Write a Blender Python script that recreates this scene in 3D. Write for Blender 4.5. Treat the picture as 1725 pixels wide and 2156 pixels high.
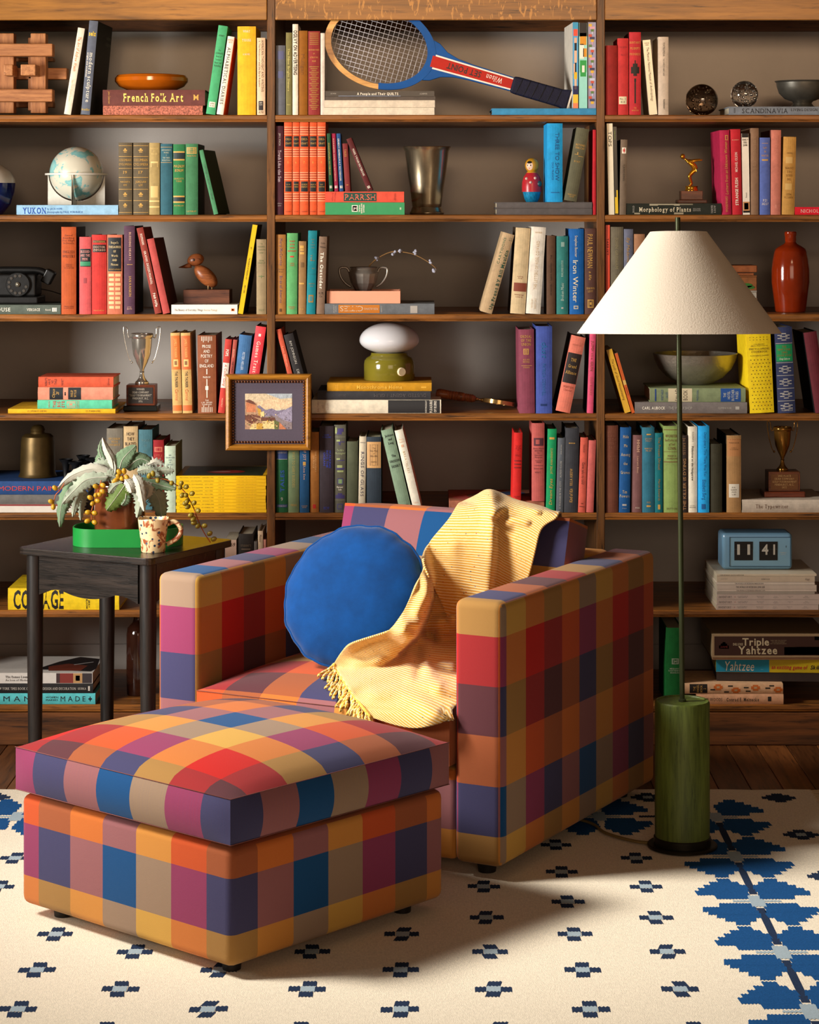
import bpy, bmesh, math, random
from mathutils import Vector, Matrix
from mathutils.bvhtree import BVHTree
random.seed(7)
for o in list(bpy.data.objects): bpy.data.objects.remove(o)
SC = bpy.context.scene; COL = SC.collection
# ------------------------------------------------------------------ camera, light, exposure
FP, CX, CY, CH = 4900.0, 886.0, 436.0, 1.5      # focal length and principal point in pixels of a 1725 x 2156 frame, eye height
cd = bpy.data.cameras.new('camera'); cam = bpy.data.objects.new('camera', cd); COL.objects.link(cam)
cam.location = (0, 0, CH); cam.rotation_euler = (math.pi/2, 0, 0)
cd.sensor_fit = 'HORIZONTAL'; cd.sensor_width = 36; cd.lens = FP/1725*36
cd.shift_x = (862.5-CX)/1725; cd.shift_y = -(1078-CY)/1725; cd.clip_end = 50
SC.camera = cam
SC.view_settings.view_transform = 'Standard'; SC.view_settings.look = 'None'
SC.view_settings.exposure = 0.0; SC.view_settings.gamma = 1.0
try: SC.view_settings.use_curve_mapping = False
except Exception: pass
w = bpy.data.worlds.new('world'); SC.world = w; w.use_nodes = True
w.node_tree.nodes['Background'].inputs[0].default_value = (1.0, 0.64, 0.38, 1)
w.node_tree.nodes['Background'].inputs[1].default_value = 0.085
def area(name, loc, target, sx, sy, power, color, spread=180):
    l = bpy.data.lights.new(name, 'AREA'); l.shape = 'RECTANGLE'; l.size = sx; l.size_y = sy
    l.energy = power; l.color = color; l.spread = math.radians(spread)
    o = bpy.data.objects.new(name, l); COL.objects.link(o); o.location = loc
    o.rotation_euler = (Vector(target)-Vector(loc)).to_track_quat('-Z', 'Y').to_euler()
    return o
area('sunlit_window_light', (-4.0, 4.55, 4.2), (0.15, 5.0, 0.35), 1.2, 1.2, 31, (1.0, 0.95, 0.86), 38)
area('side_window_light', (-3.0, 4.2, 1.4), (0.1, 6.6, 1.2), 0.9, 1.0, 36, (1.0, 0.96, 0.90), 75)
area('top_row_fill', (0.2, 3.6, 2.2), (0.2, 6.7, 2.02), 2.6, 0.3, 3.0, (1.0, 0.68, 0.42), 26)  # unseen warm fill added for the top shelf row; no fixture known
area('front_fill', (0.8, -1.5, 1.7), (0.3, 6.5, 1.0), 3.0, 2.0, 26, (1.0, 0.74, 0.54), 120)  # weak warm fill added behind the camera to open up the shelf interiors
# ------------------------------------------------------------------ helpers
R = math.radians
def P(px, py, Y): return Vector(((px-CX)*Y/FP, Y, CH-(py-CY)*Y/FP))
def lin(c, g=1.0):
    r = []
    for v in c[:3]:
        v = v/255.0
        v = v/12.92 if v <= .04045 else ((v+.055)/1.055)**2.4
        r.append(min(v*g, .95))
    return (*r, 1.0)
_mats = {}
def nodes(key):
    m = bpy.data.materials.new(key); m.use_nodes = True
    nt = m.node_tree; return m, nt, nt.nodes['Principled BSDF']
def nd(nt, t, **kw):
    n = nt.nodes.new(t)
    for k, v in kw.items():
        if k.startswith('i_'): n.inputs[int(k[2:])].default_value = v
        else: setattr(n, k, v)
    return n
def bump(nt, bs, src, strength, dist=.002):
    b = nd(nt, 'ShaderNodeBump'); b.inputs['Strength'].default_value = strength; b.inputs['Distance'].default_value = dist
    nt.links.new(src, b.inputs['Height']); nt.links.new(b.outputs[0], bs.inputs['Normal'])
def M(c, rough=.65, metal=0., var=.10, sc=35., bmp=.15, bsc=600., spec=.35, gain=1.0, name='paint', stretch=None, sheen=0):
    k = (tuple(c), rough, metal, var, sc, bmp, bsc, spec, gain, stretch, sheen)
    if k in _mats: return _mats[k]
    m, nt, bs = nodes(name)
    tc = nd(nt, 'ShaderNodeTexCoord'); src = tc.outputs['Object']
    if stretch:
        mp = nd(nt, 'ShaderNodeMapping'); mp.inputs['Scale'].default_value = stretch; nt.links.new(src, mp.inputs[0]); src = mp.outputs[0]
    L = lin(c, gain)
    if var > 0:
        n = nd(nt, 'ShaderNodeTexNoise'); n.inputs['Scale'].default_value = sc; n.inputs['Detail'].default_value = 5
        n.inputs['Roughness'].default_value = .65
        nt.links.new(src, n.inputs['Vector'])
        r = nd(nt, 'ShaderNodeValToRGB'); e = r.color_ramp.elements
        e[0].position = .3; e[1].position = .7
        e[0].color = (*[v*(1-var) for v in L[:3]], 1); e[1].color = (*[min(v*(1+var), .97) for v in L[:3]], 1)
        nt.links.new(n.outputs['Fac'], r.inputs[0]); nt.links.new(r.outputs[0], bs.inputs['Base Color'])
    else: bs.inputs['Base Color'].default_value = L
    bs.inputs['Roughness'].default_value = rough; bs.inputs['Metallic'].default_value = metal
    bs.inputs['Specular IOR Level'].default_value = spec
    if sheen: bs.inputs['Sheen Weight'].default_value = sheen; bs.inputs['Sheen Roughness'].default_value = .4
    if bmp > 0:
        n2 = nd(nt, 'ShaderNodeTexNoise'); n2.inputs['Scale'].default_value = bsc; n2.inputs['Detail'].default_value = 2
        nt.links.new(src, n2.inputs['Vector']); bump(nt, bs, n2.outputs['Fac'], bmp)
    _mats[k] = m; return m
def wood(c1, c2, axis=0, rough=.5, scale=1.0, gain=1.0, flake=None, name='wood', pore=.3):
    k = ('wood', tuple(c1), tuple(c2), axis, rough, scale, gain, flake, pore)
    if k in _mats: return _mats[k]
    m, nt, bs = nodes(name)
    tc = nd(nt, 'ShaderNodeTexCoord'); oi = nd(nt, 'ShaderNodeObjectInfo')
    ad = nd(nt, 'ShaderNodeVectorMath', operation='ADD'); nt.links.new(tc.outputs['Object'], ad.inputs[0])
    sc3 = nd(nt, 'ShaderNodeVectorMath', operation='SCALE'); sc3.inputs[0].default_value = (7, 3, 5); nt.links.new(oi.outputs['Random'], sc3.inputs['Scale'])
    nt.links.new(sc3.outputs[0], ad.inputs[1])
    mp = nd(nt, 'ShaderNodeMapping'); s = [30*scale]*3; s[axis] = 2.2*scale; mp.inputs['Scale'].default_value = s
    nt.links.new(ad.outputs[0], mp.inputs[0])
    n = nd(nt, 'ShaderNodeTexNoise'); n.inputs['Scale'].default_value = 1.6; n.inputs['Detail'].default_value = 6; n.inputs['Distortion'].default_value = .8
    nt.links.new(mp.outputs[0], n.inputs['Vector'])
    n2 = nd(nt, 'ShaderNodeTexNoise'); n2.inputs['Scale'].default_value = 9; n2.inputs['Detail'].default_value = 3
    nt.links.new(mp.outputs[0], n2.inputs['Vector'])
    mm = nd(nt, 'ShaderNodeMath', operation='MULTIPLY_ADD'); mm.inputs[1].default_value = .35; nt.links.new(n2.outputs['Fac'], mm.inputs[0]); nt.links.new(n.outputs['Fac'], mm.inputs[2])
    n4 = nd(nt, 'ShaderNodeTexNoise'); n4.inputs['Scale'].default_value = 5; n4.inputs['Detail'].default_value = 4; n4.inputs['Roughness'].default_value = .7
    nt.links.new(mp.outputs[0], n4.inputs['Vector']); pr_ = nd(nt, 'ShaderNodeMapRange'); pr_.inputs['From Min'].default_value = .56; pr_.inputs['From Max'].default_value = .70; pr_.inputs['To Max'].default_value = -pore
    nt.links.new(n4.outputs['Fac'], pr_.inputs[0]); m5 = nd(nt, 'ShaderNodeMath', operation='ADD'); nt.links.new(mm.outputs[0], m5.inputs[0]); nt.links.new(pr_.outputs[0], m5.inputs[1]); mm = m5
    r = nd(nt, 'ShaderNodeValToRGB'); e = r.color_ramp.elements; e[0].position = .45; e[1].position = .85
    e2 = e.new(.30); e2.color = tuple(v*.45 for v in lin(c2, gain)[:3])+(1,); e = [e[1], e[2]]
    e[0].color = lin(c2, gain); e[1].color = lin(c1, gain)
    nt.links.new(mm.outputs[0], r.inputs[0]); out = r.outputs[0]
    if flake:
        mp2 = nd(nt, 'ShaderNodeMapping'); mp2.inputs['Scale'].default_value = (52, 10, 15); mp2.inputs['Rotation'].default_value = (0, .55, 0)
        nt.links.new(tc.outputs['Object'], mp2.inputs[0])
        n3 = nd(nt, 'ShaderNodeTexNoise'); n3.inputs['Scale'].default_value = 1.7; n3.inputs['Detail'].default_value = 2; n3.inputs['Distortion'].default_value = 1.2
        nt.links.new(mp2.outputs[0], n3.inputs['Vector'])
        r3 = nd(nt, 'ShaderNodeValToRGB'); r3.color_ramp.elements[0].position = .59; r3.color_ramp.elements[1].position = .63
        nt.links.new(n3.outputs['Fac'], r3.inputs[0])
        mx = nd(nt, 'ShaderNodeMix', data_type='RGBA'); nt.links.new(r3.outputs[0], mx.inputs[0]); nt.links.new(out, mx.inputs[6]); mx.inputs[7].default_value = lin(flake, gain)
        out = mx.outputs[2]
    nt.links.new(out, bs.inputs['Base Color'])
    bs.inputs['Roughness'].default_value = rough; bs.inputs['Specular IOR Level'].default_value = .35
    bump(nt, bs, n2.outputs['Fac'], .12)
    _mats[k] = m; return m
def mk(name, V, F, mat, parent=None, smooth=False, uv=None, mi=None, world=True, auto=None):
    me = bpy.data.meshes.new(name)
    off = Vector((0, 0, 0))
    if parent is not None and world: off = parent.get('_base', None); off = Vector(off) if off is not None else Vector((0, 0, 0))
    me.from_pydata([(v[0]-off[0], v[1]-off[1], v[2]-off[2]) for v in V], [], F)
    ms = mat if isinstance(mat, (list, tuple)) else [mat]
    for m in ms: me.materials.append(m)
    if mi: me.polygons.foreach_set('material_index', mi)
    if smooth: me.polygons.foreach_set('use_smooth', [True]*len(me.polygons))
    if uv:
        l = me.uv_layers.new(name='uv')
        flat = []
        for p in me.polygons:
            for li in p.loop_indices:
                flat.extend(uv(p.index, me.loops[li].vertex_index))
        l.data.foreach_set('uv', flat)
    me.update()
    if auto is not None and smooth:
        try: me.set_sharp_from_angle(angle=R(auto))
        except Exception: pass
    o = bpy.data.objects.new(name, me); COL.objects.link(o)
    if parent is not None: o.parent = parent
    return o
def thing(name, label, cat, loc=(0, 0, 0), rotz=0, group=None):
    o = bpy.data.objects.new(name, None); COL.objects.link(o); o.empty_display_size = .05
    o.location = loc; o.rotation_euler = (0, 0, rotz); o['label'] = label; o['category'] = cat
    o['_base'] = tuple(loc)
    if group: o['group'] = group
    return o
def tag(o, label, cat, group=None):
    o['label'] = label; o['category'] = cat
    if group: o['group'] = group
    return o
def struct(o): o['kind'] = 'structure'; return o
class G:                                           # gathers geometry for one mesh
    def __init__(s): s.V = []; s.F = []; s.mi = []
    def add(s, V, F, mi=0):
        b = len(s.V); s.V.extend([tuple(v) for v in V]); s.F.extend([tuple(i+b for i in f) for f in F]); s.mi.extend([mi]*len(F)); return s
    def box(s, a, b, mi=0):
        (x0, y0, z0), (x1, y1, z1) = a, b
        V = [(x0,y0,z0),(x1,y0,z0),(x1,y1,z0),(x0,y1,z0),(x0,y0,z1),(x1,y0,z1),(x1,y1,z1),(x0,y1,z1)]
        return s.add(V, [(0,3,2,1),(4,5,6,7),(0,1,5,4),(1,2,6,5),(2,3,7,6),(3,0,4,7)], mi)
    def tf(s, mat, start=0):
        s.V = s.V[:start]+[tuple(mat @ Vector(v)) for v in s.V[start:]]; return s
    def lathe(s, prof, c=(0, 0, 0), seg=32, mi=0, ang=0):
        V = []; F = []; n = len(prof)
        for i in range(seg):
            a = 2*math.pi*i/seg+ang
            for (r, z) in prof: V.append((c[0]+r*math.cos(a), c[1]+r*math.sin(a), c[2]+z))
        for i in range(seg):
            j = (i+1) % seg
            for k in range(n-1): F.append((i*n+k, j*n+k, j*n+k+1, i*n+k+1))
        if prof[0][0] > 1e-6: F.append(tuple(i*n for i in range(seg))[::-1])
        if prof[-1][0] > 1e-6: F.append(tuple(i*n+n-1 for i in range(seg)))
        return s.add(V, F, mi)
    def tube(s, pts, r, seg=8, mi=0, cap=True):
        pts = [Vector(p) for p in pts]; n = len(pts); rs = r if isinstance(r, (list, tuple)) else [r]*n
        V = []; F = []; up = None
        for i in range(n):
            t = (pts[min(i+1, n-1)]-pts[max(i-1, 0)])
            t = t.normalized() if t.length > 1e-9 else Vector((0, 0, 1))
            if up is None: up = t.orthogonal().normalized()
            a = (up-t*up.dot(t)); a = a.normalized() if a.length > 1e-6 else t.orthogonal().normalized()
            up = a; b = t.cross(a)
            for k in range(seg):
                q = 2*math.pi*k/seg; V.append(pts[i]+(a*math.cos(q)+b*math.sin(q))*rs[i])
        for i in range(n-1):
            for k in range(seg):
                k2 = (k+1) % seg; F.append((i*seg+k, i*seg+k2, (i+1)*seg+k2, (i+1)*seg+k))
        if cap: F.append(tuple(range(seg))[::-1]); F.append(tuple((n-1)*seg+k for k in range(seg)))
        return s.add(V, F, mi)
    def ball(s, c, rx, ry=None, rz=None, seg=12, rings=8, mi=0, M3=None):
        ry = ry or rx; rz = rz or rx; V = [(0, 0, rz)]; F = []
        for i in range(1, rings):
            a = math.pi*i/rings
            for k in range(seg):
                q = 2*math.pi*k/seg; V.append((rx*math.sin(a)*math.cos(q), ry*math.sin(a)*math.sin(q), rz*math.cos(a)))
        V.append((0, 0, -rz)); e = len(V)-1
        for k in range(seg):
            k2 = (k+1) % seg; F.append((0, 1+k, 1+k2)); F.append((e, e-seg+k2, e-seg+k))
            for i in range(rings-2): F.append((1+i*seg+k, 1+(i+1)*seg+k, 1+(i+1)*seg+k2, 1+i*seg+k2))
        V = [Vector(v) for v in V]
        if M3 is not None: V = [M3 @ v for v in V]
        return s.add([v+Vector(c) for v in V], F, mi)
    def prism(s, poly, y0, y1, mi=0):               # polygon in (x, z), pushed along y
        n = len(poly); V = [(x, y0, z) for x, z in poly]+[(x, y1, z) for x, z in poly]
        F = [tuple(range(n)), tuple(range(2*n-1, n-1, -1))]+[(i, i+n, (i+1) % n+n, (i+1) % n) for i in range(n)]
        return s.add(V, F, mi)
    def slab(s, poly, z0, z1, mi=0):                # polygon in (x, y), pushed along z
        n = len(poly); V = [(x, y, z0) for x, y in poly]+[(x, y, z1) for x, y in poly]
        F = [tuple(range(n))[::-1], tuple(range(n, 2*n))]+[(i, (i+1) % n, (i+1) % n+n, i+n) for i in range(n)]
        return s.add(V, F, mi)
    def obj(s, name, mat, parent=None, smooth=False, world=True, uv=None, auto=None):
        return mk(name, s.V, s.F, mat, parent, smooth, uv, s.mi if isinstance(mat, (list, tuple)) else None, world, auto)
def bev(o, wd, seg=2, ang=40):
    b = o.modifiers.new('bevel', 'BEVEL'); b.width = wd; b.segments = seg; b.limit_method = 'ANGLE'; b.angle_limit = R(ang); return o
def cat(a, b, c, d, t):
    return .5*((2*b)+(c-a)*t+(2*a-5*b+4*c-d)*t*t+(3*b-a-3*c+d)*t**3)
def spline(pts, n):
    pts = [Vector(p) for p in pts]; out = []
    for i in range(len(pts)-1):
        a = pts[max(i-1, 0)]; b = pts[i]; c = pts[i+1]; d = pts[min(i+2, len(pts)-1)]
        for k in range(n): out.append(cat(a, b, c, d, k/n))
    out.append(pts[-1]); return out
# ------------------------------------------------------------------ lettering: flat glyph meshes laid on the spines
_gl = {}
def glyph(ch, bold):
    k = (ch, bold)
    if k in _gl: return _gl[k]
    cu = bpy.data.curves.new('glyph', 'FONT'); cu.body = ch; cu.resolution_u = 2
    if bold: cu.offset = .022
    o = bpy.data.objects.new('glyph', cu); COL.objects.link(o)
    dg = bpy.context.evaluated_depsgraph_get(); dg.update()
    me = bpy.data.meshes.new_from_object(o.evaluated_get(dg))
    V = [(v.co.x, v.co.y) for v in me.vertices]; F = [tuple(p.vertices) for p in me.polygons]
    cnt = {}
    for p in me.polygons:
        for e in p.edge_keys: cnt[e] = cnt.get(e, 0)+1
    ser = []
    if V:
        top = max(v[1] for v in V)
        for (a, b), n in cnt.items():
            if n != 1: continue
            va, vb = V[a], V[b]
            if abs(va[1]-vb[1]) < .004 and .04 < abs(va[0]-vb[0]) < .26 and (abs(va[1]) < .03 or abs(va[1]-top) < .03):
                ser.append((min(va[0], vb[0]), max(va[0], vb[0]), va[1], 1 if va[1] < .2 else -1))
    bpy.data.objects.remove(o); bpy.data.curves.remove(cu); bpy.data.meshes.remove(me)
    _gl[k] = (V, F, ser); return _gl[k]
CAP = .73
def text2d(s, st):
    bold = 'b' in st; serif = 's' in st; ital = 'i' in st
    V = []; F = []; x = 0
    for ch in s:
        if ch == ' ': x += .30; continue
        gv, gf, ser = glyph(ch, bold)
        if not gv: x += .3; continue
        x0 = min(v[0] for v in gv); x1 = max(v[0] for v in gv); b = len(V); g = .05 if serif else 0
        V += [(v[0]-x0+x+g, v[1]) for v in gv]; F += [tuple(i+b for i in f) for f in gf]
        if serif:
            for a, c, y, d in ser:
                b = len(V); a2 = a-x0+x+g-.055; c2 = c-x0+x+g+.055
                V += [(a2, y), (c2, y), (c2, y+.055*d), (a2, y+.055*d)]; F.append((b, b+1, b+2, b+3))
        x += x1-x0+.085+2*g
    if ital: V = [(a+b*.22, b) for a, b in V]
    return V, F, max(x-.085, .01)
def layout(txt, st, Ld, Lu):
    """text filling a box Ld long and Lu tall, centred on 0,0"""
    lines = txt.split('|'); n = len(lines); T = [text2d(l, st) for l in lines]
    cap = Lu if n == 1 else Lu/n*.70
    size = cap/CAP; wmax = max(t[2] for t in T)*size
    sx = Ld/wmax
    mn_ = .40 if 'c' in st else .62
    if sx < mn_: size *= sx/mn_; sx = mn_
    sx = min(sx, 1.35); V = []; F = []
    for i, (tv, tf, tw) in enumerate(T):
        yc = Lu/2-(i+.5)*Lu/n; b = len(V)
        V += [((a-tw/2)*size*sx, (c-CAP/2)*size+yc) for a, c in tv]; F += [tuple(k+b for k in f) for f in tf]
    return V, F
CC = dict(g=(196,150,72), G=(150,110,45), k=(24,20,18), w=(232,222,204), s=(172,166,156), r=(190,40,35), b=(40,80,160), n=(30,38,70),
          o=(225,110,45), d=(70,45,30), y=(225,185,40), e=(45,110,70), p=(215,170,140), t=(60,150,160), m=(120,30,40))
def colr(c): return CC[c] if isinstance(c, str) else c
BG = 1.12                                            # overall reflectance trim for book cloth
def ink(c): return M(colr(c), .55, 0, 0, bmp=0, gain=BG, name='ink')
def mapper(kind, L, T, bulge):
    def f(p, a, e=.0007):
        q = 2*a/T-1; y = -bulge*(1-q*q)-e
        return (a, y, L-p) if kind == 'V' else (p, y, a)
    return f
def decor(items, L, T, fn, parent):
    gb, gt = G(), G(); mb, mt = [], []
    def slot(ms, c):
        m = ink(c)
        if m not in ms: ms.append(m)
        return ms.index(m)
    for it in items:
        if not isinstance(it[0], str):               # band: p0, p1, colour, a0, a1
            p0, p1, c = it[:3]; a0, a1 = (it[3], it[4]) if len(it) > 3 else (.02, .98)
            i = slot(mb, c); n = 6; V = []
            for k in range(n+1):
                a = (a0+(a1-a0)*k/n)*T; V += [fn(p0*L, a, .0004), fn(p1*L, a, .0004)]
            gb.add(V, [(2*k, 2*k+2, 2*k+3, 2*k+1) for k in range(n)], i)
        else:                                        # text, p0, p1, style, colour, a0, a1
            tx, p0, p1, st, c = it[:5]; a0, a1 = (it[5], it[6]) if len(it) > 5 else (.25, .75)
            ln, la = (p1-p0)*L, (a1-a0)*T; pc, ac = (p0+p1)/2*L, (a0+a1)/2*T
            o = st[0]
            if o in 'LR': V, F = layout(tx, st, ln, la)
            else: V, F = layout(tx, st, la, ln)
            W = []
            for x, y in V:
                if o == 'L': p, a = pc+x, ac+y
                elif o == 'R': p, a = pc-x, ac-y
                elif o == 'X': p, a = pc-y, ac+x
                else: p, a = pc+y, ac-x
                W.append(fn(p, min(max(a, 0), T)))
            gt.add(W, F, slot(mt, c))
    if gb.V: gb.obj('spine_label', mb, parent, world=False)['kind'] = 'stuff'
    if gt.V: gt.obj('title_lettering', mt, parent, world=False)['kind'] = 'stuff'
# ------------------------------------------------------------------ books
YF = FP*CH/(1570-CY); DS = .50                        # bookcase front plane and depth
ROWY = [242, 452.5, 662, 871, 1080, 1285, 1484]
ZR = [CH-(y-CY)*YF/FP for y in ROWY]
def bookgeo(L, T, d, pb, bulge):
    """cover (U in plan) and page block; long axis z, thickness x, spine at y=0"""
    t = min(.0028, T*.22) if not pb else .0006; n = 6; j = min(.006, d*.05)
    out = [(0, d), (0, j)]+[(T*k/n, -bulge*(1-(2*k/n-1)**2)) for k in range(n+1)]+[(T, j), (T, d)]
    inn = []
    for k, (x, y) in enumerate(out):
        if k < 2: inn.append((x+t, y))
        elif k >= len(out)-2: inn.append((x-t, y))
        else: inn.append((min(max(x, t), T-t), y+t))
    m = len(out); V = []
    for z in (0, L): V += [(x, y, z) for x, y in out]+[(x, y, z) for x, y in inn]
    F = []; H = 2*m
    for k in range(m-1):
        F.append((k, k+1, H+k+1, H+k)); F.append((m+k+1, m+k, H+m+k, H+m+k+1))
        F.append((k+1, k, m+k, m+k+1)); F.append((H+k, H+k+1, H+m+k+1, H+m+k))
    F.append((0, H, H+m, m)); F.append((m-1, 2*m-1, H+2*m-1, H+m-1))
    ins = .0032 if not pb else 0.0; g = G(); g.box((t, t*1.2, ins), (T-t, d-ins*1.3, L-ins))
    return V, F, m, g
PAGE = M((214, 200, 172), .8, var=.06, sc=8, bmp=.5, bsc=900, stretch=(60, 1, 60), name='paper')
_ncov = [0]
def mkbook(kind, L, T, d, c, label, items, loc, roty=0, rotz=0, pb=0, cov=None, group='books on the shelves', mat=None, page=None, cat_='book', bulge=None, name='book', cover_text=None):
    bulge = (0 if pb else min(.0035, T*.10)) if bulge is None else bulge
    V, F, m, g = bookgeo(L, T, d, pb, bulge)
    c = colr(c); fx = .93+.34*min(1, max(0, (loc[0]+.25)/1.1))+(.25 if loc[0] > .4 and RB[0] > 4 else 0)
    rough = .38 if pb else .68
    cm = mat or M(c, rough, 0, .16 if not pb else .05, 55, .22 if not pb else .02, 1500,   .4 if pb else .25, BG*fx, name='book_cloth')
    mats = [cm]
    mi = [0]*len(F)
    if cov is not None:
        mats.append(M(colr(cov), .6, 0, .12, 40, .2, 1200, .25, BG, name='book_cloth'))
        for k in range(m-1):
            if k in (0, m-2):
                for q in range(4): mi[4*k+q] = 1
    if kind == 'H':
        V = [(z, y, T-x) for x, y, z in V]; F = F; g.V = [(z, y, T-x) for x, y, z in g.V]
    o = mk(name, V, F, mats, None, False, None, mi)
    o.location = loc; o.rotation_euler = (0, roty, rotz)
    tag(o, label, cat_, group)
    g.obj('pages', page or PAGE, o, world=False)
    if items: decor(items, L, T, mapper(kind, L, T, bulge), o)
    if cover_text:
        W_, F_ = layout(cover_text[0], cover_text[5], (cover_text[2]-cover_text[1])*d, (cover_text[4]-cover_text[3])*L)
        mk('cover_lettering', [(T+.0006, (cover_text[1]+cover_text[2])/2*d+x, L-(cover_text[3]+cover_text[4])/2*L+y) for x, y in W_], F_, ink(cover_text[6]), o, world=False)['kind'] = 'stuff'
    return o
BAYS = [(-113, 562.5), (579.5, 1257), (1274, 1950)]
def fit(X0, X1, tilt=0):
    for a, b in BAYS:
        a, b = (a-CX)*YF/FP+.0015, (b-CX)*YF/FP-.0015
        if a-.03 < (X0+X1)/2 < b+.03:
            if not tilt: return max(X0, a), min(X1, b)
            sh = min(0, b-X1)+max(0, a-X0); return X0+sh, X1+sh
    return X0, X1
RB = [0]                                              # current row
def V(x0, x1, yt, c, label, items=(), lean=0, zb=None, d=None, yaw=0, pb=0, cov=None, dy=0., **kw):
    ys = YF+.006+random.uniform(0, .005)+dy; s = ys/FP
    z0 = ZR[RB[0]] if zb is None else zb
    ztop_ = min(CH-(yt-CY)*s, (ZR[RB[0]-1]-14.5*YF/FP if RB[0] else CH-(42-CY)*YF/FP)-.0012)
    H = ztop_-z0; dx = lean*s
    a = math.atan2(dx, H); L = (H-abs(math.sin(a))*(x1-x0)*s)/math.cos(a)
    T = max((x1-x0)*s*math.cos(a)-.0006, .004); d = d or random.uniform(.145, .175)
    X0 = (x0-CX)*s; X1 = (x1-CX)*s
    if not lean: X0, X1 = fit(X0, X1); T = max(X1-X0-.0006, .004)
    else:
        e0 = fit(X0+min(0, dx), X1+max(0, dx), 1)[0]-(X0+min(0, dx)); X0 += e0; X1 += e0
    z0 += .0003
    if lean > 0:                                      # pivots on its lower right edge
        loc = (X1-T*math.cos(a), ys, z0+T*math.sin(a))
    elif lean < 0: loc = (X0, ys, z0)
    else: loc = (X0+.0003, ys, z0)
    return mkbook('V', L, T, d, c, label, items, loc, a, R(yaw), pb, cov, **kw)
LAST = [None]
def H(x0, x1, y0, y1, c, label, items=(), d=None, yaw=0, pb=0, on=True, dy=0., cov=None, zb=None, **kw):
    """lying book, spine to the front; y0 top, y1 bottom in the picture. on: resting on the previous one"""
    ys = YF+.007+dy; s = ys/FP; d = d or random.uniform(.17, .21)
    z0 = CH-(y1-CY)*s
    if zb is not None: z0 = zb
    elif on and LAST[0] is not None and abs(LAST[0]-z0) < .012: z0 = LAST[0]
    else: z0 = ZR[RB[0]]
    T = (y1-y0)*s; X0, X1 = fit((x0-CX)*s, (x1-CX)*s) if x1 < 1730 and x0 > 0 else ((x0-CX)*s, (x1-CX)*s)
    LAST[0] = z0+.0004+T
    return mkbook('H', X1-X0, T-.0002, d, c, label, items, (X0, ys, z0+.0004), 0, R(yaw), pb, cov, **kw)
# ------------------------------------------------------------------ room shell and bookcase
S = YF/FP
def sx(px): return (px-CX)*S
XL, XR = sx(-200), sx(2050)
YB = YF+DS
fl = G().box((XL-1, 2.5, -.03), (XR+1, YB+.1, -.012)).obj('floor', M((70, 42, 20), .6, name='subfloor')); struct(fl)
plank_m = [wood((118+k*6, 70+k*4, 34+k*2), (72+k*5, 40+k*3, 18+k*2), 1, .38, 1.0, name='oak_plank') for k in (-3, 0, 3)]
pw = .0835; k = 0; x = XL-.3
while x < XR+.2:
    for (ya, yb) in ((3.2+.6*((k*37) % 5)/5, YB), ):
        p = G().box((x+.0008, ya, -.012), (x+pw-.0008, yb, 0)).obj('plank', plank_m[(k*7) % 3], fl); bev(p, .0012, 1)
    x += pw; k += 1
wallm = M((176, 169, 162), .85, 0, .05, 6, .1, 300, .2, name='painted_plaster')
wb = G().box((XL, YB+.006, -.01), (XR, YB+.06, 2.4)).obj('wall_back', wallm); struct(wb)
zs = CH-(1356-CY)*YB/FP
for (a, b) in ((zs+.0012, 2.35), (0.02, zs-.0012)): bev(G().box((XL+.01, YB, a), (XR-.01, YB+.006, b)).obj('panel', wallm, wb), .001, 1)
OX = wood((158, 98, 42), (84, 50, 20), 0, .42, name='oak')
OXp = wood((168, 112, 42), (116, 74, 26), 0, .40, .8, name='oak')
OXf = wood((150, 98, 36), (106, 66, 22), 0, .40, .8, flake=(176, 120, 52), name='quartered_oak')
OZ = wood((124, 78, 36), (62, 38, 16), 2, .45, name='oak')
OB = wood((120, 72, 34), (66, 40, 18), 0, .5, name='dark_oak')
bc = thing('bookcase', 'built-in oak bookcase of three bays filling the back wall', 'bookcase', (0, YF, 0))
UP = [(-131, -113), (562.5, 579.5), (1257, 1274), (1950, 1968)]
ztop = 2.16
for a, b in UP:
    bev(G().box((sx(a), YF, 0), (sx(b), YB-.001, ztop)).obj('upright', OZ, bc), .0015, 1)
lip = 14.5*S
for q in range(3):
    xa, xb = sx(UP[q][1])+.0004, sx(UP[q+1][0])-.0004
    for r in range(7):
        z = ZR[r]
        prof = [(YF+.004, z), (YF+.0005, z-.003), (YF+.0005, z-lip*.62), (YF+.003, z-lip*.72), (YF+.001, z-lip*.82), (YF+.002, z-lip), (YF+.02, z-lip), (YB-.001, z-lip), (YB-.001, z)]
        n = len(prof); Vv = [(xa, y, zz) for y, zz in prof]+[(xb, y, zz) for y, zz in prof]
        Ff = [tuple(range(n))[::-1], tuple(range(n, 2*n))]+[(i, (i+1) % n, (i+1) % n+n, i+n) for i in range(n)]
        mk('shelf', Vv, Ff, OX, bc)
    zf = CH-(42-CY)*S
    bev(G().box((xa, YF-.002, zf), (xb, YF+.022, ztop)).obj('fascia', OXf if q == 1 else OXp, bc), .002, 2)
    G().box((xa, YB-.03, CH-(67-CY)*YB/FP), (xb, YB-.001, ztop)).obj('back_rail', OB, bc)
    G().box((xa, YF+.022, ztop-.03), (xb, YB-.03, ztop)).obj('top_panel', OB, bc)
    zb0 = CH-(1498-CY)*S
    bev(G().box((xa, YF+.001, .001), (xb, YF+.02, zb0-.0035)).obj('plinth_board', wood((126, 74, 34), (62, 36, 16), 0, .5, .6, name='oak'), bc), .002, 1)
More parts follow.
